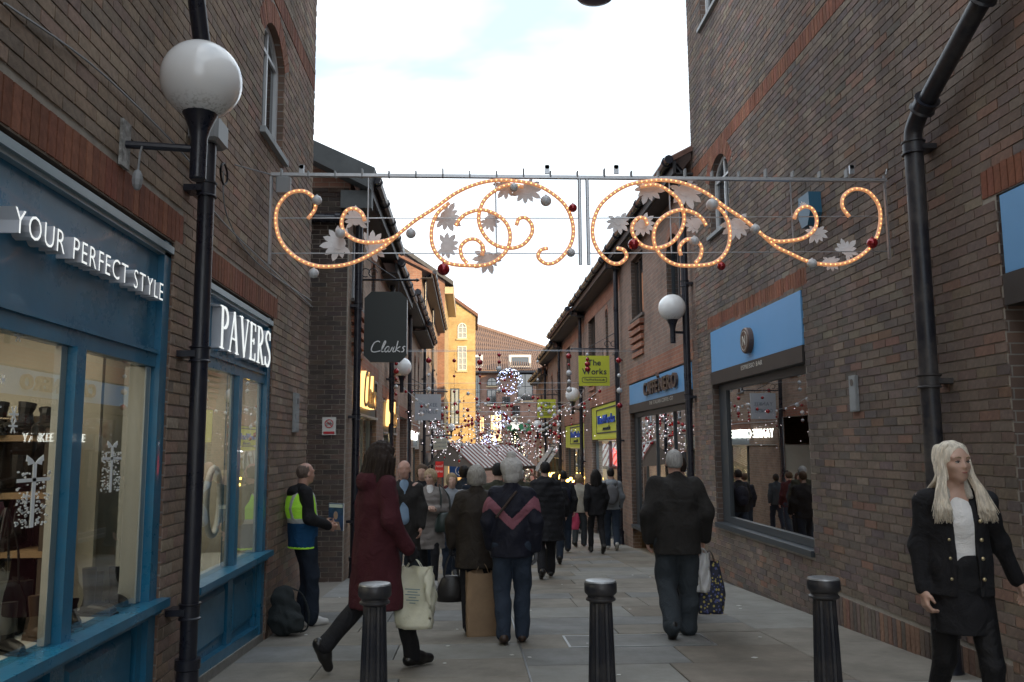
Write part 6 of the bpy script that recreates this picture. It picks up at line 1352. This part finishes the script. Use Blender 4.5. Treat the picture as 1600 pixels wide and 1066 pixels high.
def person(label, x, Y, h, hd, J, parts, skin='skin', vox=.0095, hair=None, seed=0, group='people in the street', z=0, eyes=False):
    """parts: (name, prims, material, options). Everything is built in the person's own frame, facing +Y"""
    s = h/1.70; t = thing('person', label, 'person', (x, Y, gz(Y)+.018+z), -math.radians(hd), group)
    def put(name, P, m, **o):
        V, Q = sdf_mesh(P, o.pop('vox', vox), seed=seed, **o)
        if len(V) == 0: return None
        return link(name, np_mesh(name, V*s, Q, MATS[m]), t)
    parts = [q_ for p_ in parts for q_ in ([(p_[0], p_[1][:len(p_[1])//2], p_[2], p_[3]), (p_[0], p_[1][len(p_[1])//2:], p_[2], p_[3])] if p_[0] in ('shoe', 'glove') and len(p_[1]) > 7 and (p_[0] == 'shoe' or len(p_[1]) > 18) else [p_])]
    put('body', bodyp(J), skin, k=.02, vox=min(vox, .008) if vox < .012 else vox)
    for nm, P, m, o in parts: put(nm, P, m, **dict(o))
    if hair: st, m = hair; put('hat' if st == 'hat' else 'hair', hairp(J, st), m, k=.02, lock=(.006 if hair[0] in ('mane', 'curly') else .0024) if vox < .012 else .003, vox=min(vox, .007) if vox < .012 else vox)
    if eyes:
        R_ = headR(J); q = lambda *p: tuple(s*(J['head']+R_ @ V3(*p))); b = MB(); b.ball(q(-.030, .0705, .005), .0105*s, 12, 8, (1.15, 1, .8)); b.ball(q(.030, .0705, .005), .0105*s, 12, 8, (1.15, 1, .8)); obj('eye', b, MATS['eye_white'], t, smooth='all', kind='stuff')
        b = MB()
        for e in (-1, 1): b.ball(q(.030*e, .0768, .005), .0060*s, 10, 6, (1, 1, .85))
        obj('iris', b, MATS['iris'], t, smooth='all', kind='stuff'); b = MB()
        for e in (-1, 1): b.tube([q((.030-.014)*e, .0775, .0055), q(.025*e, .0815, .0115), q(.033*e, .0815, .012), q(.045*e, .076, .007)], [.0012*s, .0022*s, .0026*s, .0018*s], 6)
        obj('eyelash', b, MATS['hair_dark'], t, smooth='all', kind='stuff')
        b = MB(); b.tube([q(-.017, .0865, -.053), q(-.008, .0905, -.0525), q(0, .0915, -.054), q(.008, .0905, -.0525), q(.017, .0865, -.053)], [.001*s, .0034*s, .003*s, .0034*s, .001*s], 6); obj('lips', b, MATS['lips'], t, smooth='all')
        b = MB()
        for e in (-1, 1): b.tube([q(.016*e, .088, .028), q(.030*e, .088, .033), q(.046*e, .078, .029)], [.003*s, .0035*s, .0015*s], 6)
        obj('eyebrow', b, MATS['hair_fair'], t, smooth='all', kind='stuff')
    M_ = Matrix.Translation(t.location) @ Matrix.Rotation(-math.radians(hd), 4, 'Z')
    t2 = lambda p: tuple(M_ @ Vector([c*s for c in p])); PEOPLE.append((t, J, t2)); return t, t2
def grip(J, t2, s):
    w, el = J['wr'+s], J['el'+s]; d = (w-el)/np.linalg.norm(w-el); return Vector(t2(w+d*.10+V3(.012 if s == 'L' else -.012, 0, 0)))
zc = lambda z, up=False: (lambda X, Y, Z, D: (Z-z)+0*X+0*Y) if up else (lambda X, Y, Z, D: (z-Z)+0*X+0*Y)
cloth('burgundy', (.066, .016, .022)); cloth('black_cloth', (.018, .018, .021)); cloth('black_wool', (.030, .028, .027)); cloth('navy', (.012, .013, .024), .6); cloth('rose', (.26, .10, .13), .6); cloth('denim', (.032, .045, .07)); cloth('denim_dark', (.018, .026, .042)); cloth('brown_leather_coat', (.032, .025, .02), .6); cloth('greige', (.24, .215, .20)); cloth('blue_shirt', (.25, .36, .50)); cloth('hivis', (.38, .75, .06), .6, emit=(.35, .8, .05), es=.04); cloth('vest_blue', (.012, .07, .17)); cloth('reflective', (.45, .47, .47), .35); cloth('white_shirt', (.85, .84, .83)); cloth('sherpa', (.52, .48, .42), .95, bump=1., bs=70); cloth('grey_glove', (.13, .13, .14)); cloth('light_grey', (.24, .26, .29)); cloth('cream_coat', (.40, .38, .33)); cloth('tights', (.012, .012, .014), .6); cloth('grey_trouser', (.045, .055, .065)); cloth('olive', (.05, .05, .035)); cloth('knit_white', (.58, .56, .54), .95, bump=1., bs=90); cloth('teal_scarf', (.25, .36, .36))
mat('shoe_black', (.012, .011, .011), .3); mat('sneaker', (.55, .54, .52), .5); mat('shoe_brown', (.04, .022, .015), .45); mat('gold_button', (.6, .5, .3), .3, metal=.8)
shoes = lambda J, m='shoe_black', **k: ('shoe', footp(J, 'L')+footp(J, 'R'), m, dict(k=.02, **k))
# 1 the woman in the burgundy coat, striding to the right
J = pose(kneeR=(.09, .17, .52), ankR=(.085, .27, .095), pR=0, kneeL=(-.09, -.06, .5), ankL=(-.09, -.36, .22), pL=62, tL=8, elR=(.25, -.02, 1.12), wrR=(.255, .13, .90), elL=(-.22, .06, 1.13), wrL=(-.15, .2, 1.0), curlR=.9, head=(0, .05, 1.575), tilt=-6)
t, T1 = person('woman striding right in a long burgundy hooded coat, carrying a pale plastic bag', -.72, 6.69, 1.72, 55, J,
    [('trousers', trousersp(J, (.10, .075, .06)), 'black_cloth', dict(fold=.004)), shoes(J, vox=.008), ('coat', coatp(J, .46, .265, .20, .205, .72, (.085, .07, .054), .98, .06, True), 'burgundy', dict(fold=.0055, ff=(16, 15, 9), cut=zc(.46))), ('glove', handp(J, 'R', .003)+handp(J, 'L', .003), 'black_cloth', dict(k=.012, vox=.007)), ('scarf', [('c', J['neck']+V3(-.03, 0, .02), J['neck']+V3(.03, 0, .02), .075, .075)], 'teal_scarf', {})], hair=('mane', 'hair_dark'), seed=1)
G1 = grip(J, T1, 'R')
# 2 the woman with the pink chevron
J = pose(ankR=(.09, .06, .09), kneeR=(.1, .08, .5), ankL=(-.08, -.06, .1), pL=12, wrR=(.225, -.01, .86), elR=(.225, -.05, 1.12), elL=(-.225, -.03, 1.12), wrL=(-.20, .06, .88), curlR=.35)
cp = coatp(J, .78, .198, .185, .19, .76, (.085, .07, .055), .98, .076)
chev = lambda X, Y, Z, D: np.maximum(np.maximum(D-.0035, np.abs(Z-(1.085+.62*np.abs(X)-.9*np.maximum(np.abs(X)-.185, 0)*1.2))-.045), 0*X-.0)
def chv(X, Y, Z, D):
    ax_ = np.abs(X); mid = 1.10+.95*np.minimum(ax_, .21)-.7*np.maximum(ax_-.21, 0); return np.abs(Z-mid)-.058+0*Y
cp2 = [tuple(list(p[:3])+[p[3]+.003, p[4]+.003]+list(p[5:])) if p[0] == 'c' else p for p in cp]
t, T2 = person('woman in a black jacket with a pink chevron, jeans and white bobble hat', .37, 7.7, 1.60, 2, J,
    [('jeans', trousersp(J, (.11, .082, .07)), 'denim', dict(fold=.004)), shoes(J, 'shoe_brown'), ('jacket', cp, 'navy', dict(fold=.0045, ff=(14, 14, 12), cut=zc(.79))), ('chevron', cp2, 'rose', dict(fold=.0045, ff=(14, 14, 12), cut=chv)), ('glove', handp(J, 'R', .003)+handp(J, 'L', .003), 'grey_glove', dict(k=.012, vox=.007)), ('strap', [('c', (-.145, -.165, 1.17), (.04, -.145, 1.40), .013, .013)], 'shoe_brown', {})], hair=('hat', 'knit_white'), seed=2)
# 3 the woman in the dark brown coat
J = pose(ankR=(.08, .03, .09), ankL=(-.08, -.06, .1), pL=10, elL=(-.25, .0, 1.12), wrL=(-.27, .06, .88), elR=(.22, .0, 1.12), wrR=(.13, .05, .87), curlL=1., curlR=1., yaw=6)
t, T3 = person('grey-haired woman seen from behind in a dark brown coat, between handbag and paper bag', .06, 8.25, 1.56, 3, J,
    [('trousers', trousersp(J), 'black_cloth', {}), shoes(J), ('coat', coatp(J, .66, .235, .20, .20, .7, (.088, .078, .062), .95, .08), 'brown_leather_coat', dict(fold=.005, ff=(16, 14, 8), cut=zc(.66))), ('glove', handp(J, 'L', .003), 'black_cloth', dict(k=.012, vox=.007))], hair=('bob', 'hair_silver'), seed=3)
G3L, G3R = grip(J, T3, 'L'), grip(J, T3, 'R')
# 4 the big man in the black jacket
J = pose(ankR=(.1, .07, .09), kneeR=(.11, .08, .5), kneeL=(-.1, .05, .5), ankL=(-.09, -.18, .15), pL=50, shL=(-.18, -.005, 1.385), shR=(.18, -.005, 1.385), elL=(-.262, -.05, 1.12), wrL=(-.262, .03, .88), elR=(.27, -.04, 1.12), wrR=(.262, .06, .88), curlR=1., yaw=4)
t, T4 = person('heavy grey-haired man walking away in a black jacket and loose grey trousers', 1.90, 7.88, 1.68, 4, J,
    [('trousers', trousersp(J, (.125, .098, .085)), 'grey_trouser', dict(fold=.006)), shoes(J), ('jacket', coatp(J, .74, .225, .22, .225, .76, (.095, .08, .062), .97, .082), 'black_wool', dict(fold=.006, ff=(13, 12, 10), cut=zc(.75)))], skin='skin_pink', hair=('short', 'hair_grey'), seed=4)
G4 = grip(J, T4, 'R')
# 5 the blonde woman by the right wall
J = pose(kneeL=(-.10, .10, .50), ankL=(-.10, .10, .09), kneeR=(.09, -.05, .5), ankR=(.12, -.24, .14), pR=35, elR=(.198, -.03, 1.12), wrR=(.20, .02, .885), elL=(-.26, -.10, 1.13), wrL=(-.36, -.14, .92), yaw=-16, head=(0, .03, 1.585), neck=(0, 0, 1.455), curlR=.7, pel=(0, .02, .95))
jk = coatp(J, .86, .165, .165, .160, .74, (.070, .050, .043), .99, 0)
openf = lambda X, Y, Z, D: np.maximum((.86-Z)+0*X+0*Y, np.where(Y > .02, (.050+.02*(1.3-Z))-np.abs(X-.0), -1.)+0*Z)
t, T5 = person('young blonde woman in an open black jacket, white top and black skirt', 2.52, 4.36, 1.57, 190, J,
    [('tights', trousersp(J, (.082, .060, .042)), 'tights', {}), shoes(J), ('top', [('c', (0, .015, .98), (0, .012, 1.25), .135, .138, .74), ('c', (0, .012, 1.25), (0, .0, 1.42), .135, .066, .85)], 'white_shirt', dict(fold=.004, cut=zc(1.0))), ('skirt', [('c', (0, .01, .58), (0, .01, 1.03), .165, .135, .8)], 'black_cloth', dict(fold=.003, cut=lambda X, Y, Z, D: np.maximum(.66-Z, Z-1.045)+0*X+0*Y)),
     ('jacket', jk, 'black_cloth', dict(fold=.004, ff=(15, 15, 13), cut=openf, vox=.0075)), ('collar', [('c', (-.055, .0, 1.455), (-.06, .062, 1.40), .034, .018), ('c', (.055, .0, 1.455), (.06, .062, 1.40), .034, .018), ('c', (-.05, -.03, 1.46), (.05, -.03, 1.46), .045, .045)], 'sherpa', dict(lock=.002))],
    hair=('platinum', 'hair_platinum'), seed=5, vox=.0075, eyes=True)
s5 = 1.57/1.7; b = MB()
for z in (1.27, 1.17, 1.07, .96): b.ball((-.078*s5, .137*s5, z*s5), .010, 10, 6, (1, .5, 1)); b.ball((.088*s5, .132*s5, z*s5), .008, 8, 5, (1, .5, 1))
obj('button', b, MATS['gold_button'], t, smooth='all', kind='stuff')
b = MB(); rh = random.Random(9); R_ = headR(J); q = lambda p: tuple(s5*(J['head']+R_ @ V3(*p)))
for i in range(620):
    sd = rh.choice((-1, 1)); a = rh.random(); y0 = .028-.12*a; fr = a < .62
    d_ = rh.uniform(0, 1); zl = rh.uniform(-.33, -.26) if fr else rh.uniform(-.34, -.2); w = rh.uniform(-.008, .008)
    p0 = (sd*.004, y0, .118-.5*max(0, abs(y0+.015)-.03)); p1 = (sd*(.052+w), y0*.9+.0, .088+w); p2 = (sd*(.078+.010*d_), y0*.75, .02+w); p3 = (sd*(.082+.016*d_+w), .02+y0*.5, -.07); p4 = (sd*(.088+.05*d_+w), (.062 if fr else -.04)+y0*.3, -.16); p5 = (sd*(.080+.095*d_+w*2), (.108-.02*d_ if fr else -.09)+w, zl)
    body = [q(p) for p in (p0, p1, p2)]; 
    # below the chin the hair hangs from the turned head down over the chest
    low = [s5*(J['head']+R_ @ V3(*p3))]; Rh = .45*R_+.55*np.eye(3)
    low += [s5*(J['head']+Rh @ V3(*p4)), s5*(J['head']+Rh @ V3(*p5))]
    C3 = catmull([np.array(c) for c in body]+low, 4); r = rh.uniform(.0018, .0034); b.tube([tuple(c) for c in C3], [r*(1-.45*k/(len(C3)-1)) for k in range(len(C3))], 5)
obj('hair_strand', b, MATS['hair_platinum'], t, smooth='all', kind='stuff')
# 6 the magazine seller
J = pose(pel=(0, -.02, .95), chest=(0, -.05, 1.25), neck=(0, -.04, 1.45), head=(0, .0, 1.58), shL=(-.165, -.05, 1.395), shR=(.165, -.05, 1.395), kneeL=(-.1, .08, .5), kneeR=(.1, .06, .5), ankL=(-.11, .02, .085), ankR=(.11, .06, .085), elR=(.22, -.02, 1.12), wrR=(.17, .2, 1.03), elL=(-.22, .0, 1.12), wrL=(-.12, .24, 1.05), yaw=-14, curlR=.9, curlL=.9)
vp = lambda e: coatp(J, .84, .19+e, .195+e, .185+e, .74, collar=0, sleeves=False)
arm = [('-e', J['shR']+V3(.03, 0, -.02), (.075, .1, .11)), ('-e', J['shL']+V3(-.03, 0, -.02), (.075, .1, .11))]
t, T6 = person('shaven-headed man in a lime and blue safety vest selling magazines against the left wall', -1.69, 8.9, 1.62, 62, J,
    [('jeans', trousersp(J, (.105, .08, .072)), 'denim_dark', dict(fold=.005)), shoes(J, 'sneaker'), ('hoodie', coatp(J, .84, .175, .18, .175, .72, (.078, .068, .05), .97, .07, True), 'black_cloth', dict(fold=.004, cut=zc(.9))),
     ('vest', vp(.012)+arm, 'hivis', dict(fold=.003, cut=zc(1.06))), ('vest_skirt', vp(.014), 'vest_blue', dict(fold=.003, cut=lambda X, Y, Z, D: np.maximum(Z-1.08, .80-Z)+0*X+0*Y)), ('vest_stripe', vp(.016)+arm, 'reflective', dict(fold=.003, cut=lambda X, Y, Z, D: np.minimum(np.abs(Z-1.09)-.028+0*X, np.maximum(np.abs(np.abs(X)-.10)-.022, 1.06-Z))+0*Y)), ('vest_hem', vp(.0165), 'hivis', dict(fold=.003, cut=lambda X, Y, Z, D: np.abs(Z-.812)-.011+0*X+0*Y))], skin='skin_pink', hair=('bald', 'hair_stubble'), seed=6, eyes=True)
g6 = Vector(T6(J['wrL']+V3(.06, .13, .03)))
mz = thing('magazine', 'magazine with a portrait cover held up by the man in the lime vest', 'magazine', g6, -math.radians(38))
b = MB(); b.box(-.11, .11, -.006, .006, -.12, .16); obj('pages', b, MATS['white_shirt'], mz)
mat('cover_blue', (.05, .1, .22), .35, var=.8, vscale=14); b = MB(); b.box(-.11, .11, -.009, -.006, -.12, .16); obj('cover', b, MATS['cover_blue'], mz)
b = MB(); b.prism([(.032*math.cos(a), .035+.042*math.sin(a)) for a in np.linspace(0, 2*PI, 15)[:-1]], -.0105, -.0092, lambda u, v, w: (u, w, v)); b.prism([(-.08, -.115), (.08, -.115), (.05, -.03), (-.05, -.03)], -.0104, -.0091, lambda u, v, w: (u, w, v)); obj('portrait', b, MATS['skin'], mz)
b = MB(); b.box(-.1, .1, -.0106, -.0091, .115, .15); obj('masthead', b, MATS['letter_white'], mz)
# 7 the woman in the grey coat, facing the camera
J = pose(kneeL=(-.08, .12, .5), ankL=(-.07, .12, .09), ankR=(.06, -.16, .13), pR=30, elR=(.21, -.02, 1.13), wrR=(.02, .2, 1.16), elL=(-.23, -.02, 1.13), wrL=(-.08, .2, 1.12), yaw=24, tilt=-8, roll=5, curlL=.9, curlR=.9)
t, T7 = person('fair-haired woman in a greige coat walking towards the camera', -.56, 11.95, 1.60, 178, J,
    [('leggings', trousersp(J, (.085, .062, .048)), 'black_cloth', {}), shoes(J, 'sneaker'), ('coat', coatp(J, .55, .23, .195, .19, .72, (.082, .072, .058), .95, .07), 'greige', dict(fold=.005, puff=.006, cut=zc(.56))), ('shirt', [('c', (0, .07, 1.28), (0, .045, 1.44), .055, .05)], 'white_shirt', {})], hair=('curly', 'hair_blonde'), seed=7, eyes=True)
G7 = Vector(T7((-.22, .12, .93)))
bk = lambda col: [('backpack', [('e', (0, -.19, 1.16), (.15, .09, .21)), ('e', (0, -.25, 1.05), (.10, .05, .10)), ('c', (-.12, -.05, 1.42), (-.12, -.14, 1.3), .02, .02), ('c', (.12, -.05, 1.42), (.12, -.14, 1.3), .02, .02)], col, {})]
def walker(label, x, Y, h, hd, w, top, bot, hair, hem=.8, hr=.19, shoe='shoe_black', skin='skin', vox=.0135, extra=(), fat=1., hood=False, seed=1, puff=0, slim=False, **pk):
    J = pose(walk=w, **pk); r = (.085, .064, .05) if slim else (.105, .08, .068)
    return person(label, x, Y, h, hd, J, [('trousers', trousersp(J, r), bot, dict(fold=.004)), shoes(J, shoe), ('coat', coatp(J, hem, hr*fat, .19*fat, .18*fat, .72, (.08, .07, .055), .96, .075, hood), top, dict(fold=.005, puff=puff, cut=zc(hem)))]+list(extra), skin=skin, hair=hair, seed=seed, vox=vox)
WK = walker
WK('bald man in a dark open coat over a pale blue shirt', -.80, 10.4, 1.68, 176, .5, 'black_wool', 'grey_trouser', ('bald', 'hair_grey'), .62, .21, skin='skin_pink', extra=[('shirt', [('c', (0, .10, 1.0), (0, .055, 1.42), .075, .055)], 'blue_shirt', {})], seed=8)
WK('dark-haired person in black glimpsed between the burgundy coat and the greige coat', -.74, 13.2, 1.70, 182, -.5, 'black_cloth', 'denim_dark', ('curly', 'hair_brown'), seed=9)
WK('fair-haired woman in a pale grey jacket just behind the greige coat', -.28, 12.9, 1.56, 172, .6, 'light_grey', 'denim_dark', ('curly', 'hair_fair'), seed=10)
WK('dark-haired person seen from behind between the bobble hat and the grey bob', .36, 11.2, 1.66, 0, .6, 'olive', 'black_cloth', ('short', 'hair_black'), seed=11)
WK('dark-haired walker further left in the crowd beyond the grey bob', .08, 14.4, 1.66, 5, -.6, 'denim_dark', 'black_cloth', ('short', 'hair_brown'), seed=12)
WK('person in a bulky black padded coat walking away beside the bobble hat', 1.13, 12.9, 1.72, -3, .6, 'black_cloth', 'black_cloth', ('short', 'hair_black'), .55, .24, fat=1.2, hood=True, puff=.008, seed=13)
WK('young man with a navy backpack, dark jacket and jeans walking away', 1.92, 17.6, 1.66, 2, .8, 'black_cloth', 'denim', ('short', 'hair_black'), .82, fat=1.1, extra=bk('navy'), seed=14)
WK('woman in a cream jacket facing away beside the navy backpack', 2.45, 19.3, 1.62, 20, .4, 'cream_coat', 'grey_trouser', ('bob', 'hair_fair'), .8, seed=15)
WK('slim woman all in black walking away left of the grey backpack', 2.56, 17.4, 1.68, -4, -.8, 'black_cloth', 'black_cloth', ('long', 'hair_black'), .78, slim=True, seed=16)
WK('youth in a grey hoodie and jeans with a grey backpack near the yellow shop', 3.02, 18.3, 1.72, 6, -.7, 'light_grey', 'denim', ('short', 'hair_black'), .84, shoe='sneaker', extra=bk('grey_glove'), hood=True, seed=17)
WK('dark figure half hidden behind the heavy man in the black jacket', 2.22, 9.0, 1.66, 0, .4, 'black_cloth', 'black_cloth', ('short', 'hair_dark'), seed=18)
rq = random.Random(31); tops = ['black_cloth', 'denim_dark', 'olive', 'navy', 'black_wool', 'burgundy', 'grey_trouser', 'light_grey']; hs = ['hair_black', 'hair_brown', 'hair_dark', 'hair_grey', 'hair_fair']
far = [(1.5, 15.2, 'dark-coated walker between the padded coat and the navy backpack'), (-.12, 16.2, 'walker seen beyond the grey bob, deeper in the crowd'), (.95, 16.6, 'walker just past the bobble hat and the padded coat'), (1.15, 19.6, 'small figure in the crowd left of the navy backpack'), (-.9, 17.5, 'dark-coated shopper beyond the woman in greige'), (-.45, 21, 'shopper in the far crowd under the grey hanging sign'), (.25, 18.6, 'walker in the crowd just beyond the grey bob'), (.75, 22, 'walker in the middle of the street in front of the stall'), (1.25, 26, 'far walker right of the stall counter'), (1.7, 23.5, 'far walker behind the navy backpack'), (2.2, 29, 'tiny far walker by the striped blinds'), (-.2, 27, 'tiny far walker by the stall corner'), (.5, 31, 'tiny far walker before the stall counter'), (3.05, 24.5, 'shopper outside the larger yellow shop window'), (-1.2, 24, 'shopper close to the left shopfronts by the grey shop'), (1.9, 34, 'tiny walker beyond the crowd on the right')]
for i, (x, Y, lb) in enumerate(far): WK(lb, x, Y, rq.uniform(1.58, 1.76), rq.choice((0, 180))+rq.uniform(-15, 15), rq.choice((-.7, .7, .5)), tops[i % 8], rq.choice(('black_cloth', 'denim', 'denim_dark')), (rq.choice(('short', 'bob', 'curly')), rq.choice(hs)), vox=.02, seed=20+i)
# ------------------------------------------------------------------ things carried
def sack(name, label, cat, hook, w, h, d, m, rz=0, top=.12, handle='shoe_black', crumple=.012, seed=0, square=False, sw=0., print_=None):
    """carrier bag hanging by two handles from a hand at hook"""
    t = thing(name, label, cat, (hook[0], hook[1], hook[2]-h-top), rz); r = random.Random(seed); vs = []; nz_, ns = 14, 32
    for i in range(nz_+1):
        f = i/nz_
        for k in range(ns):
            a = 2*PI*k/ns; e = .35 if square else .6; cx_ = math.copysign(abs(math.cos(a))**e, math.cos(a)); cy_ = math.copysign(abs(math.sin(a))**e, math.sin(a))
            ww = w/2*(1 if square else (.84+.2*math.sin(PI*min(1, f*1.1))))*(1-.12*f*(0 if square else 1)); dd = d/2*(1-(.75 if not square else .15)*f)
            c = crumple*(math.sin(3*a+5*f+seed)+.7*math.sin(7*a-9*f+seed)+.5*math.sin(13*a+17*f)); vs.append((ww*cx_+c+sw*f, dd*cy_+c*.8, h*f+(.01*math.sin(5*a) if i == nz_ else 0)))
    fs = [tuple(range(ns-1, -1, -1))]
    for i in range(nz_):
        for k in range(ns): fs.append((i*ns+k, i*ns+(k+1) % ns, (i+1)*ns+(k+1) % ns, (i+1)*ns+k))
    b = MB(); b.add(vs, fs); obj('bag_body', b, m, t, smooth='all')
    for s_ in (-1, 1): b = MB(); b.tube(catmull([(-w*.2+sw, s_*d*.1, h*.98), (-w*.1+sw*.5, s_*.01, h+top*.7), (0, 0, h+top), (w*.1+sw*.5, s_*.01, h+top*.7), (w*.2+sw, s_*d*.1, h*.98)], 5), .006, 6, flat=.5); obj('handle', b, MATS[handle], t)
    return t
def plastic(name, c, tr, band=None):
    m = mat(name, c, .28, bump=.5, bscale=9, var=.12, vscale=7); b = m.node_tree.nodes['Principled BSDF']; b.inputs['Transmission Weight'].default_value = 0; b.inputs['Subsurface Weight'].default_value = tr; b.inputs['Subsurface Radius'].default_value = (.1, .1, .07); return m
plastic('bag_plastic', (.66, .65, .52), .3); plastic('bag_white', (.6, .6, .6), .2); mat('kraft', (.30, .20, .12), .8, var=.15, vscale=7, bump=.2); mat('bag_pink', (.55, .06, .14), .5)
def speck():
    m = mat('floral', (.03, .035, .06), .7); t = m.node_tree; b = t.nodes['Principled BSDF']; tc = N(t, 'ShaderNodeTexCoord'); v = N(t, 'ShaderNodeTexVoronoi', inp={'Scale': 34}); r = N(t, 'ShaderNodeMapRange', inp={1: .34, 2: .42, 3: 1, 4: 0}); hs_ = N(t, 'ShaderNodeValToRGB'); e = hs_.color_ramp.elements
    e[0].color = (.5, .42, .12, 1); e[1].color = (.55, .55, .5, 1); x_ = hs_.color_ramp.elements.new(.5); x_.color = (.1, .12, .3, 1); hs_.color_ramp.interpolation = 'CONSTANT'; mx_ = N(t, 'ShaderNodeMixRGB', inp={1: (.025, .03, .055, 1)}); sp = N(t, 'ShaderNodeSeparateXYZ')
    l = t.links.new; l(tc.outputs['Object'], v.inputs['Vector']); l(v.outputs['Distance'], r.inputs[0]); l(v.outputs['Color'], sp.inputs[0]); l(sp.outputs[0], hs_.inputs[0]); l(hs_.outputs[0], mx_.inputs[2]); l(r.outputs[0], mx_.inputs[0]); l(mx_.outputs[0], b.inputs['Base Color'])
speck()
pb = sack('carrier_bag', 'crumpled cream plastic carrier bag hanging from the hand of the woman in burgundy', 'carrier bag', G1, .33, .44, .16, MATS['bag_plastic'], rz=-.35, top=.06, handle='bag_plastic', crumple=.014, seed=3)
b = MB(); mat('print_teal', (.22, .30, .30), .5)
for k, (w_, z_) in enumerate(((.12, .29), (.08, .27), (.12, .25), (.06, .23), (.1, .21), (.05, .19))): b.box(.03-w_/2, .03+w_/2, -.103+.0004*k, -.098, z_, z_+.007)
obj('print', b, MATS['print_teal'], pb, kind='stuff')
sack('paper_bag', 'tall brown paper carrier bag between the brown coat and the chevron jacket', 'paper bag', Vector((.11, 8.12, .30)), .30, .60, .15, MATS['kraft'], rz=.12, top=.08, handle='kraft', crumple=.004, seed=5, square=True)
bag('handbag', 'soft black handbag hanging from the left hand of the woman in the brown coat', (G3L.x, G3L.y-.02, G3L.z-.44), .1, .27, .24, .13, .2, MATS['leather_black'], top=(0, 0, .44))
sack('shopping_bag', 'dark floral shopping bag low beside the heavy man', 'shopping bag', G4+Vector((.07, 0, -.03)), .26, .46, .16, MATS['floral'], rz=.1, top=.1, crumple=.01, seed=7)
sack('carrier_bag', 'slim white plastic bag in front of the floral shopping bag', 'carrier bag', G4+Vector((-.015, -.06, 0)), .13, .34, .09, MATS['bag_white'], rz=.3, top=.05, handle='bag_white', crumple=.012, seed=9, sw=.03)
bag('handbag', 'dark green shoulder bag on the hip of the woman in greige', (G7.x, G7.y, G7.z-.12), .3, .28, .26, .12, .42, mat('leather_green', (.02, .035, .03), .35), top=(-.05, .08, .62))
sack('carrier_bag', 'small pink bag carried between the navy backpack and the woman in black', 'carrier bag', Vector((2.20, 18.4, gz(18.4)+.85)), .28, .34, .12, MATS['bag_pink'], top=.06, handle='bag_pink', seed=11)
bp = thing('rucksack', 'slumped dark grey rucksack on the ground at the feet of the magazine seller', 'rucksack', (-1.74, 8.3, gz(8.3)+.016), .4)
V, Q = sdf_mesh([('e', (0, 0, .16), (.16, .12, .17)), ('e', (-.02, .0, .33), (.11, .09, .12)), ('e', (.05, -.1, .12), (.11, .06, .10)), ('c', (-.08, 0, .4), (.03, 0, .42), .03, .03)], .009, fold=.006, ff=(22, 20, 25), cut=zc(.0)); obj('bag_body', np_mesh('bag_body', V, Q, cloth('rucksack_grey', (.03, .036, .038))), None, bp)
for k in (0, 1): b = MB(); b.tube(catmull([(.06, .05+.05*k, .42), (.16, .03+.04*k, .36), (.22, -.02+.05*k, .2), (.2, -.05, .06), (.13, -.06, .03)], 6), .014, 8, flat=.4); obj('strap', b, MATS['rucksack_grey'], bp)
